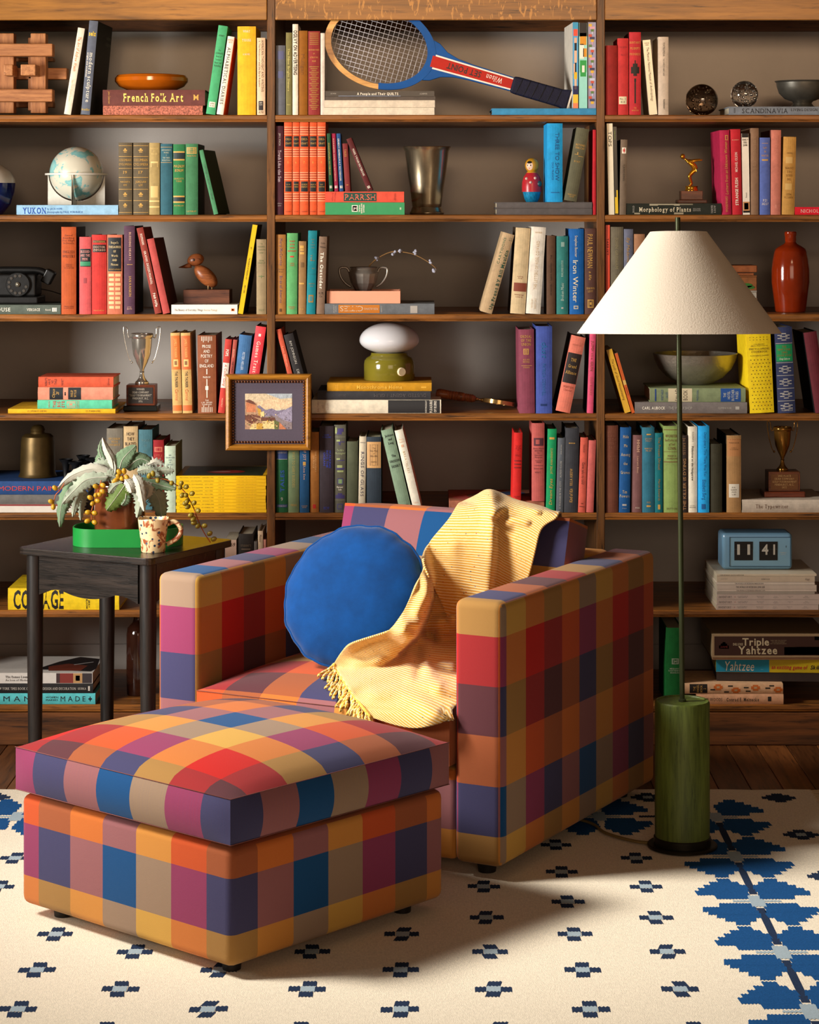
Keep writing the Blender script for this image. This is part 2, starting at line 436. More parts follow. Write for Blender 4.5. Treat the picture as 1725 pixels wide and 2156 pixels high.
# ------------------------------------------------------------------ rug
RZ = .007
x0r, x1r, y0r, y1r = -2.0, 1.0, 3.3, 5.965
rug = thing('rug', 'cream flatweave rug with small blue crosses and a blue leaf border', 'rug', (0, 4.6, 0))
rm = M((232, 219, 198), .95, 0, .12, 260, .55, 700, .1, name='wool', stretch=(1, .35, 1))
sl = G(); n = 60
poly = [(x0r, y0r), (x1r, y0r)]+[(x1r, y0r+(y1r-y0r)*k/8) for k in range(1, 8)]+[(x1r-(x1r-x0r)*k/n, y1r+.004*math.sin(k*1.7)) for k in range(n+1)]
sl.slab(poly, .0004, RZ); sl.obj('weave', rm, rug)
gm = G()
def tooth(cx, cy, w, h, mi, skew=0.0):
    """one woven block: ragged front and back edges"""
    x0, x1 = cx-w/2, cx+w/2; step = .0065; k = max(2, int(w/step)); up = []; dn = []
    for i in range(2*k+1):
        x = x0+w*i/(2*k); j = .0026*(1 if i % 2 else -1)*random.uniform(.6, 1.3)
        up.append((x+skew, cy+h/2+j)); dn.append((x-skew, cy-h/2+j))
    zl = RZ+.0004+.000003*(len(gm.F) % 97)+.0002*(mi == 2); V = [(a, b, zl) for a, b in dn]+[(a, b, zl) for a, b in up]; m = 2*k+1
    gm.add(V, [(i, i+1, m+i+1, m+i) for i in range(m-1)], mi)
NAVY, BLUE, PALE = 0, 1, 2
def cross(x, y):
    j = random.uniform(-.002, .002); sk = random.uniform(-.003, .004)
    tooth(x+j, y, .0275, .030, PALE, sk*.3)
    for s in (-1, 1):
        tooth(x+j+s*.003*random.random(), y+s*.0295, .027, .029, NAVY, sk)
        tooth(x+s*.0245, y+random.uniform(-.003, .003), .022, .028, NAVY, 0)
for i in range(-12, 3):
    X = .139+.178*i
    for j in range(-9, 8):
        Y = 5.113+.2235*j+(.112 if i % 2 else 0)
        if 3.4 < Y < 5.50: cross(X, Y)
LEAF = [(.010, .086, .008, .036), (.010, .124, .036, .060), (.008, .115, .060, .080), (.006, .100, .080, .102), (.020, .085, .102, .126), (.036, .066, .126, .150)]
def leafnode(x, y, vert=True):
    tooth(x, y, .031, .080, PALE)
    for s in (-1, 1):
        tooth(x+s*.033, y, .038, .012, PALE)
        for t in (-1, 1):
            for a, b, c, d in LEAF: tooth(x+s*(a+b)/2, y+t*(.012+(c+d)/2), b-a, d-c+.011, BLUE, t*s*.002)
    if vert:
        gm.add([(x-.0085, y+.05, RZ+.0004), (x+.0085, y+.05, RZ+.0004), (x+.0085, y+.295, RZ+.0004), (x-.0085, y+.295, RZ+.0004)], [(0, 1, 2, 3)], NAVY)
for j in range(-1, 8): leafnode(.7235, 5.693-.344*j, j > 0) if j >= 0 else None
for i in range(1, 9):
    X = .7235-.2855*i; leafnode(X, 5.70, False); tooth(X+.142, 5.70, .09, .016, NAVY)
def flower(x, y):
    for w, h in ((.085, .024), (.060, .054), (.028, .086)): tooth(x, y, w, h, NAVY)
    tooth(x, y, .024, .026, PALE)
for j in range(0, 8): flower(.905, 5.88-.345*j)
for i in range(1, 8): flower(.905-.331*i, 5.885)
gm.obj('woven_motifs', [M((38, 52, 78), .95, 0, .25, 300, .5, 900, .1, name='navy_wool'), M((28, 78, 132), .95, 0, .22, 300, .5, 900, .1, name='blue_wool'), M((160, 176, 186), .95, 0, .1, 300, .5, 900, .1, name='pale_wool')], rug)
fr = G()
for k in range(24):
    y = 5.955-k*.011; fr.tube([(x1r-.004, y, .006), (x1r+.02, y+random.uniform(-.004, .004), .007), (x1r+.05, y+random.uniform(-.01, .01), .004)], .0022, 5)
fr.obj('fringe', M((190, 165, 130), .9, name='wool'), rug)
# ------------------------------------------------------------------ plaid cloth: five warp colours crossed with five weft colours
def plaid():
    m, nt, bs = nodes('plaid_cloth')
    uv = nd(nt, 'ShaderNodeUVMap', uv_map='uv'); sp = nd(nt, 'ShaderNodeSeparateXYZ'); nt.links.new(uv.outputs[0], sp.inputs[0])
    cols = [lin(c) for c in ((190, 146, 66), (178, 22, 16), (80, 40, 46), (186, 100, 40), (5, 66, 116))]
    outs = []
    for ax in (0, 1):
        d = nd(nt, 'ShaderNodeMath', operation='DIVIDE'); d.inputs[1].default_value = 5; nt.links.new(sp.outputs[ax], d.inputs[0])
        fr_ = nd(nt, 'ShaderNodeMath', operation='FLOORED_MODULO'); fr_.inputs[1].default_value = 1; nt.links.new(d.outputs[0], fr_.inputs[0])
        r = nd(nt, 'ShaderNodeValToRGB'); r.color_ramp.interpolation = 'CONSTANT'; e = r.color_ramp.elements
        e[0].position = 0; e[0].color = cols[0]; e[1].position = .2; e[1].color = cols[1]
        for k in (2, 3, 4): q = e.new(.2*k); q.color = cols[k]
        nt.links.new(fr_.outputs[0], r.inputs[0]); outs.append(r.outputs[0])
    ck = nd(nt, 'ShaderNodeTexNoise'); ck.inputs['Scale'].default_value = 60; ck.inputs['Detail'].default_value = 3
    mp = nd(nt, 'ShaderNodeMapping'); mp.inputs['Scale'].default_value = (1, 14, 1); nt.links.new(uv.outputs[0], mp.inputs[0]); nt.links.new(mp.outputs[0], ck.inputs['Vector'])
    ma = nd(nt, 'ShaderNodeMapRange'); ma.inputs['From Min'].default_value = .25; ma.inputs['From Max'].default_value = .75; ma.inputs['To Min'].default_value = .40; ma.inputs['To Max'].default_value = .60
    nt.links.new(ck.outputs['Fac'], ma.inputs[0])
    mx = nd(nt, 'ShaderNodeMix', data_type='RGBA'); nt.links.new(ma.outputs[0], mx.inputs[0]); nt.links.new(outs[0], mx.inputs[6]); nt.links.new(outs[1], mx.inputs[7])
    nt.links.new(mx.outputs[2], bs.inputs['Base Color'])
    bs.inputs['Roughness'].default_value = .85; bs.inputs['Specular IOR Level'].default_value = .2
    bs.inputs['Sheen Weight'].default_value = .08
    tc = nd(nt, 'ShaderNodeTexCoord'); n2 = nd(nt, 'ShaderNodeTexNoise'); n2.inputs['Scale'].default_value = 900; nt.links.new(tc.outputs['Object'], n2.inputs['Vector'])
    bump(nt, bs, n2.outputs['Fac'], .25, .0015)
    return m
PL = plaid()
def rbox(name, a, b, r, uvf, parent, seg=4, sub=1):
    """upholstered box with rounded edges; uvf(co, normal) -> warp, weft position"""
    bm = bmesh.new(); bmesh.ops.create_cube(bm, size=1)
    for v in bm.verts: v.co = Vector([(a[i]+b[i])/2+v.co[i]*(b[i]-a[i]) for i in range(3)])
    bmesh.ops.bevel(bm, geom=list(bm.edges), offset=r, segments=seg, profile=.5, affect='EDGES')
    lay = bm.loops.layers.uv.new('uv'); bm.normal_update()
    for f in bm.faces:
        f.smooth = True
        for l in f.loops: l[lay].uv = uvf(l.vert.co, f.normal)
    me = bpy.data.meshes.new(name); bm.to_mesh(me); bm.free(); me.materials.append(PL)
    try: me.set_sharp_from_angle(angle=R(50))
    except Exception: pass
    o = bpy.data.objects.new(name, me); COL.objects.link(o); o.parent = parent; return o
def cushion(name, x0, x1, y0, y1, z0, z1, crown, uvt, uvs, parent, bulge=.008, crownb=.01, n=28, pw_=3.0, sag=None):
    """crowned cushion: top, four boxing strips, bottom (local coordinates)"""
    Vv = []; F = []; UV = []
    def grid(fn, fu, nu, nv, flip=False):
        b = len(Vv)
        for i in range(nu+1):
            for j in range(nv+1):
                s, t = i/nu*2-1, j/nv*2-1; p = fn(s, t); Vv.append(p); UV.append(fu(p))
        for i in range(nu):
            for j in range(nv):
                q = (b+i*(nv+1)+j, b+(i+1)*(nv+1)+j, b+(i+1)*(nv+1)+j+1, b+i*(nv+1)+j+1)
                F.append(q[::-1] if flip else q)
    xm, ym = (x0+x1)/2, (y0+y1)/2; hx, hy = (x1-x0)/2, (y1-y0)/2
    g = lambda t: 1-abs(t)**pw_
    ed = lambda s: .004*math.sin(s*9)+.002*math.sin(s*23+1)
    def top(s, t):
        z = z1+crown*g(s)**.62*g(t)**.62
        if sag: z += sag(s, t)
        return (xm+hx*s, ym+hy*t, z)
    grid(top, uvt, n, n)
    grid(lambda s, t: (xm+hx*s, ym+hy*t, z0-crownb*g(s)*g(t)), uvt, n//2, n//2, True)
    bl = lambda s, t: bulge*(1-t*t)*(1-s**8)
    zz = lambda t: (z0+z1)/2+(z1-z0)/2*t
    grid(lambda s, t: (xm+hx*s, y0-bl(s, t), zz(t)), lambda p: uvs(p, 0), n, 8)
    grid(lambda s, t: (xm+hx*s, y1+bl(s, t), zz(t)), lambda p: uvs(p, 2), n, 8, True)
    grid(lambda s, t: (x1+bl(s, t), ym+hy*s, zz(t)), lambda p: uvs(p, 1), n, 8)
    grid(lambda s, t: (x0-bl(s, t), ym+hy*s, zz(t)), lambda p: uvs(p, 3), n, 8, True)
    return mk(name, Vv, F, PL, parent, True, lambda f, v: UV[v], None, False)
def seam(name, pts, parent, r=.0008, c=(120, 70, 66)):
    return G().tube(pts, r, 5).obj(name, M(c, .9, name='seam_thread'), parent, True, world=False)
# ------------------------------------------------------------------ ottoman
th = R(-41.8); e1 = Vector((math.cos(th), math.sin(th), 0)); e2 = Vector((-math.sin(th), math.cos(th), 0))
Nn = Vector(((486-CX)*4.482/FP, 4.482, 0)); W2, D2 = .325, .632
ot = thing('ottoman', 'plaid square ottoman with a thick loose cushion on the rug', 'ottoman', Nn-e1*W2, th)
fu = lambda x: 2-((W2-x)-.0726)/.1028
ru = lambda y: 3+(y-.0745)/.0994
rowv = lambda z: 4+(.203-z)/.110
def uvo(co, n):
    if abs(n.x) > .7: return (ru(co.y), rowv(co.z))
    if abs(n.y) > .7: return (fu(co.x), rowv(co.z))
    return (fu(co.x), rowv(co.z))
rbox('base', (-W2+.003, .003, .030), (W2-.003, D2-.003, .262), .018, uvo, ot)
cushion('seat_cushion', -W2-.003, W2+.003, -.004, D2+.004, .272, .360, .052, lambda p: (fu(p[0]), 2-(p[1]-.0425)/.111),
        lambda p, k: ((fu(p[0]), 4.5) if k in (0, 2) else (ru(p[1]), 4.5)), ot, .011, .012, 40, 3.0)
seam('seam', [(-W2-.004, -.005, .3605), (0, -.005, .3605), (W2+.004, -.005, .3605), (W2+.004, D2/2, .3605), (W2+.004, D2+.005, .3605)], ot)
seam('seam', [(-W2-.004, -.005, .2715), (0, -.005, .2715), (W2+.004, -.005, .2715), (W2+.004, D2/2, .2715), (W2+.004, D2+.005, .2715)], ot)
legm = M((22, 18, 16), .5, name='black_wood')
for x in (-W2+.08, W2-.055):
    for y in (.055, D2-.08): G().lathe([(.018, RZ+.0011), (.020, .0305)], (x, y, 0), 16).obj('foot', legm, ot, True, world=False, auto=40)
# ------------------------------------------------------------------ armchair
tc_ = R(-28); c1 = Vector((math.cos(tc_), math.sin(tc_), 0)); c2 = Vector((-math.sin(tc_), math.cos(tc_), 0))
CW, CD, AW, AH = .459, .895, .119, .626
Cc = Vector((.1782, 5.136, 0)); co_ = Cc-c1*CW
ch = thing('armchair', 'wide plaid armchair with square arms in front of the bookcase', 'armchair', co_, tc_)
cv = lambda z: 1+(.551-z)/.111
def arm_uv(xc, wu, s0):
    def f(co, n):
        if abs(n.x) > .72: return (1+(co.y-s0)/.0988, cv(co.z))
        u = wu+.5+(co.x-xc)/.0988
        if n.z > .5: return (u, cv(AH)-co.y/.111)
        if n.y > .5: return (u, cv(AH)-CD/.111-(AH-co.z)/.111)
        return (u, cv(co.z))
    return f
rbox('armrest', (CW-AW, 0, .038), (CW, CD, AH), .019, arm_uv(CW-AW/2, 2, .1245), ch)
rbox('armrest', (-CW, 0, .038), (-CW+AW, CD, AH), .019, arm_uv(-CW+AW/2, 4, .1023), ch)
def base_uv(co, n):
    if n.z > .6: return (2.5+co.x/.1, 3.5-co.y/.111)
    return (.5+(co.x)/.0988, cv(co.z))
rbox('seat_base', (-CW+AW+.001, .012, .038), (CW-AW-.001, CD-.12, .245), .015, base_uv, ch)
rbox('back_frame', (-CW+AW+.001, CD-.118, .038), (CW-AW-.001, CD-.002, AH-.004), .02, lambda co, n: (2.5+co.x/.0988, 3.3 if n.z > .6 else cv(co.z)), ch)
xi = CW-AW-.004
su = lambda x: 2+((x+xi)-.0714)/.102
def sag(s, t): return -.012*math.exp(-((s-.1)**2+(t-.2)**2)*2.5)
seat = cushion('seat_cushion', -xi, xi, -.012, CD-.14, .254, .358, .055, lambda p: (su(p[0]), 2-(p[1]-.112)/.111),
        lambda p, k: ((su(p[0]), 3.5) if k in (0, 2) else (2.5+p[1]/.1, 3.5)), ch, .010, .004, 32, 2.6, sag)
seam('seam', [(-xi, -.0135, .3585), (0, -.0135, .3585), (xi, -.0135, .3585)], ch, .0009, (110, 60, 50))
# back cushion: built lying, then stood up against the frame
bu = lambda x: 2+((x+xi)-.055)/.106
bcush = cushion('back_cushion', -xi+.026, xi-.004, 0, .338, 0, .115, .030, lambda p: (bu(p[0]), 4+(.331-p[1])/.118),
        lambda p, k: ((bu(p[0]), 3.5) if k in (0, 2) else (3.4, 4+(.331-p[1])/.118)), ch, .014, .02, 28, 2.6)
bcush.location = (0, CD-.122-.115, .372); bcush.rotation_euler = (R(90-17), 0, 0)
for x in (-CW+.07, CW-.07):
    for y in (.07, CD-.07): G().lathe([(.02, RZ+.0011), (.024, .0385)], (x, y, 0), 16).obj('foot', legm, ch, True, world=False, auto=40)
# ------------------------------------------------------------------ round velvet pillow
bpy.context.view_layer.update()
def pillow():
    R0, TH = .181, .062; V_ = []; F_ = []; nr, ns = 22, 96
    def zf(r, a):
        z = TH*(1-r**2.4)**.62
        wr = .5*math.sin(a*17+1.3)+.5*math.sin(a*29+.4)+.3*math.sin(a*43)
        return z+.0032*wr*max(0, (r-.72)/.28)*(1-r)**.35
    for side in (1, -1):
        b = len(V_)
        for i in range(nr+1):
            r = (i/nr)**.8
            for k in range(ns):
                a = 2*math.pi*k/ns; rr = R0*r*(1+(.010*math.sin(a*11)+.007*math.sin(a*23+1))*r**6)
                V_.append((rr*math.cos(a), rr*math.sin(a), side*zf(r, a)))
        for i in range(nr):
            for k in range(ns):
                q = (b+i*ns+k, b+(i+1)*ns+k, b+(i+1)*ns+(k+1) % ns, b+i*ns+(k+1) % ns); F_.append(q if side > 0 else q[::-1])
    vm = M((2, 58, 116), .8, 0, .25, 14, .35, 700, .12, name='velvet', sheen=.25)
    t = thing('round_pillow', 'round blue velvet pillow leaning on the plaid armchair back', 'pillow', (0, 0, 0))
    o = mk('cover', V_, F_, vm, t, True, world=False)
    g = G(); g.tube([(R0*1.004*math.cos(a)*(1+.010*math.sin(a*11)+.007*math.sin(a*23+1)), R0*1.004*math.sin(a)*(1+.010*math.sin(a*11)+.007*math.sin(a*23+1)), 0) for a in [2*math.pi*k/96 for k in range(97)]], .0035, 6)
    g.obj('piping', vm, t, True, world=False)
    n = Vector((-.30, -.84, .45)).normalized()
    t.rotation_euler = n.to_track_quat('Z', 'Y').to_euler()
    V0 = []; F0 = []
    for c_ in ch.children:
        b = len(V0); V0 += [c_.matrix_world @ v.co for v in c_.data.vertices]; F0 += [tuple(i+b for i in q.vertices) for q in c_.data.polygons]
    tr_ = BVHTree.FromPolygons(V0, F0); rm_ = t.rotation_euler.to_matrix()
    for k in range(60):                              # brought forward until it just rests against seat and back
        Y_ = 5.76-.008*k; t.location = P(747, 1256, Y_); sc_ = Y_/5.70
        W_ = [t.location+rm_ @ (v.co*sc_) for v in o.data.vertices]
        if not BVHTree.FromPolygons(W_, F_).overlap(tr_): t.location = P(747, 1256, Y_-.02); break
    for m_ in t.children:
        for v in m_.data.vertices: v.co *= sc_
    return t
pil = pillow()
# ------------------------------------------------------------------ blanket draped over the chair
def wtree(obs):
    Vv = []; F = []
    for o in obs:
        b = len(Vv); Vv += [o.matrix_world @ v.co for v in o.data.vertices]; F += [tuple(i+b for i in p.vertices) for p in o.data.polygons]
    return BVHTree.FromPolygons(Vv, F)
bpy.context.view_layer.update()
soft = [c_ for c_ in ch.children if c_.name.split('.')[0] in ('seat_cushion', 'back_cushion', 'seat_base')]
bt0 = wtree(soft); bt = wtree(soft+[c_ for c_ in pil.children if c_.name.startswith('cover')]); ft = wtree(soft+list(ot.children)+list(pil.children))
EYE = Vector((0, 0, CH))
def cast(px, py, off, tree=bt, fall=5.7):
    d = Vector(((px-CX)/FP, 1, -(py-CY)/FP)).normalized()
    h = tree.ray_cast(EYE, d)
    p = h[0] if h[0] else EYE+d*(fall/d.y)
    return p-d*off
def bmat():
    m, nt, bs = nodes('blanket_wool')
    uv = nd(nt, 'ShaderNodeUVMap', uv_map='uv'); sp = nd(nt, 'ShaderNodeSeparateXYZ'); nt.links.new(uv.outputs[0], sp.inputs[0])
    nz = nd(nt, 'ShaderNodeTexNoise'); nz.inputs['Scale'].default_value = 160; nt.links.new(uv.outputs[0], nz.inputs['Vector'])
    a = nd(nt, 'ShaderNodeMath', operation='MULTIPLY_ADD'); a.inputs[1].default_value = .0022; nt.links.new(nz.outputs['Fac'], a.inputs[0]); nt.links.new(sp.outputs[1], a.inputs[2])
    b = nd(nt, 'ShaderNodeMath', operation='MULTIPLY'); b.inputs[1].default_value = 2*math.pi/.0085; nt.links.new(a.outputs[0], b.inputs[0])
    s = nd(nt, 'ShaderNodeMath', operation='SINE'); nt.links.new(b.outputs[0], s.inputs[0])
    r = nd(nt, 'ShaderNodeValToRGB'); e = r.color_ramp.elements; e[0].position = .30; e[1].position = .72
    mr = nd(nt, 'ShaderNodeMapRange'); mr.inputs['From Min'].default_value = -1; nt.links.new(s.outputs[0], mr.inputs[0]); nt.links.new(mr.outputs[0], r.inputs[0])
    e[0].color = lin((216, 158, 62)); e[1].color = lin((234, 208, 156))
    vo = nd(nt, 'ShaderNodeTexVoronoi'); vo.inputs['Scale'].default_value = 55; nt.links.new(uv.outputs[0], vo.inputs['Vector'])
    lt = nd(nt, 'ShaderNodeMath', operation='LESS_THAN'); lt.inputs[1].default_value = .085; nt.links.new(vo.outputs['Distance'], lt.inputs[0])
    hs = nd(nt, 'ShaderNodeValToRGB'); hs.color_ramp.interpolation = 'CONSTANT'; q = hs.color_ramp.elements
    q[0].color = lin((60, 70, 110)); q[1].position = .4; q[1].color = lin((190, 70, 50)); k = q.new(.7); k.color = lin((110, 120, 150))
    sv = nd(nt, 'ShaderNodeSeparateColor'); nt.links.new(vo.outputs['Color'], sv.inputs[0]); nt.links.new(sv.outputs[0], hs.inputs[0])
    mx = nd(nt, 'ShaderNodeMix', data_type='RGBA'); nt.links.new(lt.outputs[0], mx.inputs[0]); nt.links.new(r.outputs[0], mx.inputs[6]); nt.links.new(hs.outputs[0], mx.inputs[7])
    nt.links.new(mx.outputs[2], bs.inputs['Base Color']); bs.inputs['Roughness'].default_value = .95; bs.inputs['Specular IOR Level'].default_value = .1
    bs.inputs['Sheen Weight'].default_value = .25
    bump(nt, bs, mr.outputs[0], .5, .003); return m
BM = bmat()
bl = thing('blanket', 'yellow and cream striped wool blanket with tassels thrown over the plaid armchair', 'blanket', tuple(cast(900, 1300, .02)))
def surf(net, m, disp, uvs, name, th_=.005):
    nr, nc = len(net), len(net[0])
    colsP = [spline([net[i][j] for i in range(nr)], m) for j in range(nc)]
    rows = [spline([colsP[j][i] for j in range(nc)], m) for i in range(len(colsP[0]))]
    a, b = len(rows), len(rows[0]); Vv = []; UV = []; F = []
    for i in range(a):
        for j in range(b):
            s, t = i/(a-1), j/(b-1); p = rows[i][j]
            d = (EYE-p).normalized(); Vv.append(p+d*disp(s, t)); UV.append(uvs(s, t))
    for i in range(a-1):
        for j in range(b-1): F.append((i*b+j, i*b+j+1, (i+1)*b+j+1, (i+1)*b+j))
    o = mk(name, Vv, F, BM, bl, True, lambda f, v: UV[v])
    so = o.modifiers.new('thick', 'SOLIDIFY'); so.thickness = th_; so.offset = 0
    return o, rows
YT = lambda px: 6.105-(px-734)*.000644
def top(px, py, dy=0, dz=0): v = P(px, py, YT(px)+dy); v.z += dz; return v
n1 = [[top(x, y, .105, -.05) for x, y in ((985, 1085), (1010, 1080), (1035, 1080), (1090, 1085), (1150, 1095), (1184, 1105))],
      [top(x, y, .06, .004) for x, y in ((980, 1072), (1005, 1058), (1034, 1046), (1088, 1068), (1150, 1082), (1180, 1102))],
      [top(x, y, 0, .004) for x, y in ((966, 1064), (1000, 1050), (1033, 1037), (1085, 1058), (1145, 1074), (1178, 1096))]]
for rr in ([(945, 1095, .02), (990, 1088, .035), (1036, 1080, .05), (1068, 1092, .012), (1112, 1098, .025), (1142, 1110, .02)],
           [(893, 1158, .014), (955, 1150, .035), (1042, 1145, .055), (1066, 1150, .008), (1100, 1155, .02), (1128, 1160, .014)],
           [(898, 1203, .022), (955, 1200, .04), (1040, 1205, .055), (1060, 1205, .008), (1088, 1212, .018), (1113, 1217, .012)],
           [(929, 1266, .03), (970, 1262, .035), (1030, 1262, .045), (1050, 1262, .01), (1072, 1262, .012), (1092, 1262, .012)],
           [(954, 1328, .028), (980, 1328, .03), (1010, 1326, .03), (1025, 1326, .012), (1040, 1326, .01), (1050, 1326, .01)]):
    n1.append([cast(*q) for q in rr])
low = [((896, 1190), (990, 1235)), ((880, 1222), (996, 1275)), ((862, 1262), (998, 1315)), ((829, 1321), (990, 1372)), ((780, 1341), (985, 1440)), ((735, 1356), (955, 1498)), ((716, 1377), (880, 1536)), ((703, 1398), (781, 1510))]
RDG = [([(851, 1330), (885, 1346), (900, 1368), (897, 1401), (906, 1425), (925, 1440)], 9, .020), ([(733, 1354), (775, 1338), (814, 1325), (850, 1334), (868, 1356), (860, 1386)], 11, .014), ([(955, 1322), (925, 1336), (907, 1350), (912, 1378), (952, 1404)], 8, .018),
       ([(730, 1448), (775, 1430), (833, 1412), (880, 1403)], 13, .014), ([(868, 1432), (900, 1444), (930, 1454), (962, 1453)], 9, .018), ([(846, 1310), (872, 1314), (907, 1320), (950, 1303)], 8, .024), ([(905, 1336), (912, 1348)], 9, -.030), ([(880, 1380), (884, 1410), (880, 1425)], 8, -.014), ([(935, 1420), (960, 1428)], 9, -.016), ([(775, 1372), (815, 1362), (838, 1372)], 12, -.012),
       ([(790, 1460), (840, 1450), (880, 1470), (910, 1505)], 13, .010), ([(750, 1405), (800, 1388)], 10, .008), ([(925, 1275), (940, 1300)], 7, -.015), ([(905, 1215), (900, 1250), (880, 1290)], 9, .010)]
RDU = [([(1033, 1036), (1039, 1086), (1036, 1152), (1030, 1240), (1012, 1320)], 12, .026), ([(1052, 1100), (1053, 1160), (1046, 1240)], 9, -.022), ([(1041, 1084), (1062, 1068), (1090, 1062), (1137, 1078)], 6, .012), ([(1043, 1096), (1075, 1080), (1130, 1092)], 5, -.010), ([(1046, 1110), (1080, 1094), (1110, 1098)], 5, .010), ([(985, 1060), (1000, 1100), (985, 1160)], 14, -.010), ([(1150, 1082), (1160, 1092)], 8, -.014), ([(960, 1150), (950, 1210), (960, 1270)], 12, .008)]
def ridges(p, RD):
    s_ = FP/p.y; x = CX+p.x*s_; y = CY+(CH-p.z)*s_; o = 0
    for pl_, w_, h_ in RD:
        best = 1e9
        for a, b in zip(pl_, pl_[1:]):
            dx, dy = b[0]-a[0], b[1]-a[1]; t = max(0, min(1, ((x-a[0])*dx+(y-a[1])*dy)/(dx*dx+dy*dy)))
            best = min(best, (x-a[0]-t*dx)**2+(y-a[1]-t*dy)**2)
        o += h_*math.exp(-best/(2*w_*w_))
    return o
n2 = []
for i, (a, b) in enumerate(low):
    row = []
    for j in range(8):
        t = j/7; x = a[0]+(b[0]-a[0])*t; y = a[1]+(b[1]-a[1])*t
        if i >= 5: x -= math.sin(t*math.pi)*4
        row.append(cast(min(x, 968+(t > .9)*4), y, .012))
    n2.append(row)
def relax(net, k, keep=()):
    for _ in range(k):
        c = [[v.copy() for v in r] for r in net]
        for i in range(1, len(net)-1):
            for j in range(1, len(net[0])-1): net[i][j] = c[i][j]*.4+(c[i-1][j]+c[i+1][j]+c[i][j-1]+c[i][j+1])*.15
relax(n2, 1)
CI = ch.matrix_world.inverted(); BCC = bcush.matrix_world @ Vector((0, .18, .057))
OFS = [Vector(v) for v in ((0, 0, 0), (.012, 0, 0), (-.012, 0, 0), (0, 0, .012), (0, 0, -.012))]
def surf2(net, m, RD, uvs, name, base, s0=0.):
    o, rows = surf(net, m, lambda s, t: 0, uvs, name); b = Vector(bl['_base']); nr, nc = len(rows), len(rows[0])
    Q = [v.co+b for v in o.data.vertices]
    def push():
        for i, p in enumerate(Q):
            skip = (i//nc)/(nr-1) < s0
            l = CI @ p
            if l.z < AH+.02 and l.x > CW-AW-.012 and l.y > 0: l.x = CW-AW-.012; p = ch.matrix_world @ l
            d = (p-EYE); D = d.length; d.normalize(); hd = min([h_[3] for h_ in (bt.ray_cast(EYE, (p+o_-EYE).normalized()) for o_ in OFS) if h_[0]], default=None)
            if not skip and hd and D > hd-base: p = EYE+d*(hd-base)
            n_ = bt0.find_nearest(p, .05)
            if n_[0]:
                nn_ = n_[1]; back = s0 and (i//nc)/(nr-1) < s0
                ref = (n_[0]-BCC) if back else (EYE-n_[0])
                if nn_.dot(ref) < 0: nn_ = -nn_
                if (p-n_[0]).dot(nn_) < .0095: p = n_[0]+nn_*.0098
            Q[i] = p
    def smooth(k):
        for _ in range(k):
            c = [p.copy() for p in Q]
            for i in range(1, nr-1):
                for j in range(nc):
                    e = i*nc+j
                    Q[e] = c[e]*.5+(c[e-1]+c[e+1]+c[e-nc]+c[e+nc])*.125 if 0 < j < nc-1 else c[e]*.6+(c[e-nc]+c[e+nc])*.2
    push(); smooth(6); push(); smooth(3)
    for i, p in enumerate(Q): Q[i] = p+(EYE-p).normalized()*2.0*ridges(p, RD)
    smooth(1); push()
    for i, p in enumerate(Q): o.data.vertices[i].co = p-b
    return o
surf2(n2, 9, RDG, lambda s, t: (t*.34, s*.66+.10*t), 'lower_fold', .020)
surf2(n1, 9, RDU, lambda s, t: (t*.40, s*.62-.06*t), 'upper_fold', .034, .29)
wool2 = [M((226, 176, 80), .95, 0, .3, 200, .4, 900, .1, name='tassel_wool', sheen=.2), M((236, 206, 150), .95, 0, .3, 200, .4, 900, .1, name='tassel_wool', sheen=.2)]
ra, rb = n2[-1][0], n2[-1][-1]
for k in range(30):
    t = k/29; px, py = 703+(781-703)*t-3*math.sin(t*3.1), 1398+(1510-1398)*t
    ln = random.uniform(34, 52); an = R(random.uniform(108, 140)-38*t); q = []
    for j in range(7):
        u = j/6; x = px+math.cos(an)*ln*u+3*math.sin(u*5+k); y = py+math.sin(an)*ln*u
        q.append(cast(x, y, .017+.008*math.sin(u*3)*random.random(), ft))
    for j in range(1, 7):                                          # no leap from the seat down to the ottoman
        if (q[j]-q[j-1]).length > .035: q[j] = q[j-1]+(q[j]-q[j-1]).normalized()*.010+Vector((0, 0, -.004))
    g = G(); tw = spline(q, 3); n = len(tw)
    for ph in (0, math.pi):
        g.tube([p+Vector((math.cos(i*1.1+ph), 0, math.sin(i*1.1+ph)))*.0016 for i, p in enumerate(tw)], [.0021+.0006*(i/n) for i in range(n)], 5, 0 if ph else 1)
    g.obj('tassel', wool2, bl, True)
hem = G(); hem.tube([p+(EYE-p).normalized()*.020 for p in spline(n2[-1], 4)], .004, 6); hem.obj('hem', wool2[0], bl, True)
# ------------------------------------------------------------------ floor lamp
YLm = 5.428; XLm = (1437-CX)*YLm/FP
lp = thing('floor_lamp', 'floor lamp with a white cone shade and green wooden cylinder base', 'floor lamp', (XLm, YLm, RZ))
lc = (XLm, YLm, 0); z = RZ+.0011
dk = M((36, 32, 22), .4, .6, .1, name='dark_bronze')
G().lathe([(.078, z), (.0815, z+.002), (.0815, z+.006), (.079, z+.0085), (.0665, z+.0085), (.0665, z+.024), (.065, z+.026)], lc, 56).obj('base_collar', dk, lp, True, auto=35)
gw = wood((98, 112, 44), (66, 78, 26), 2, .5, 1.5, name='green_stained_ash')
G().lathe([(.0637, z+.026), (.0640, .1), (.0637, .345), (.061, .350), (.057, .350), (.055, .347), (.0, .347)], lc, 56).obj('base', gw, lp, True, auto=35)
pm = M((64, 70, 46), .35, .5, .05, bmp=0, name='olive_metal')
pt = P(1427.5, 457.5, YLm); pb_ = Vector((XLm, YLm, .346))
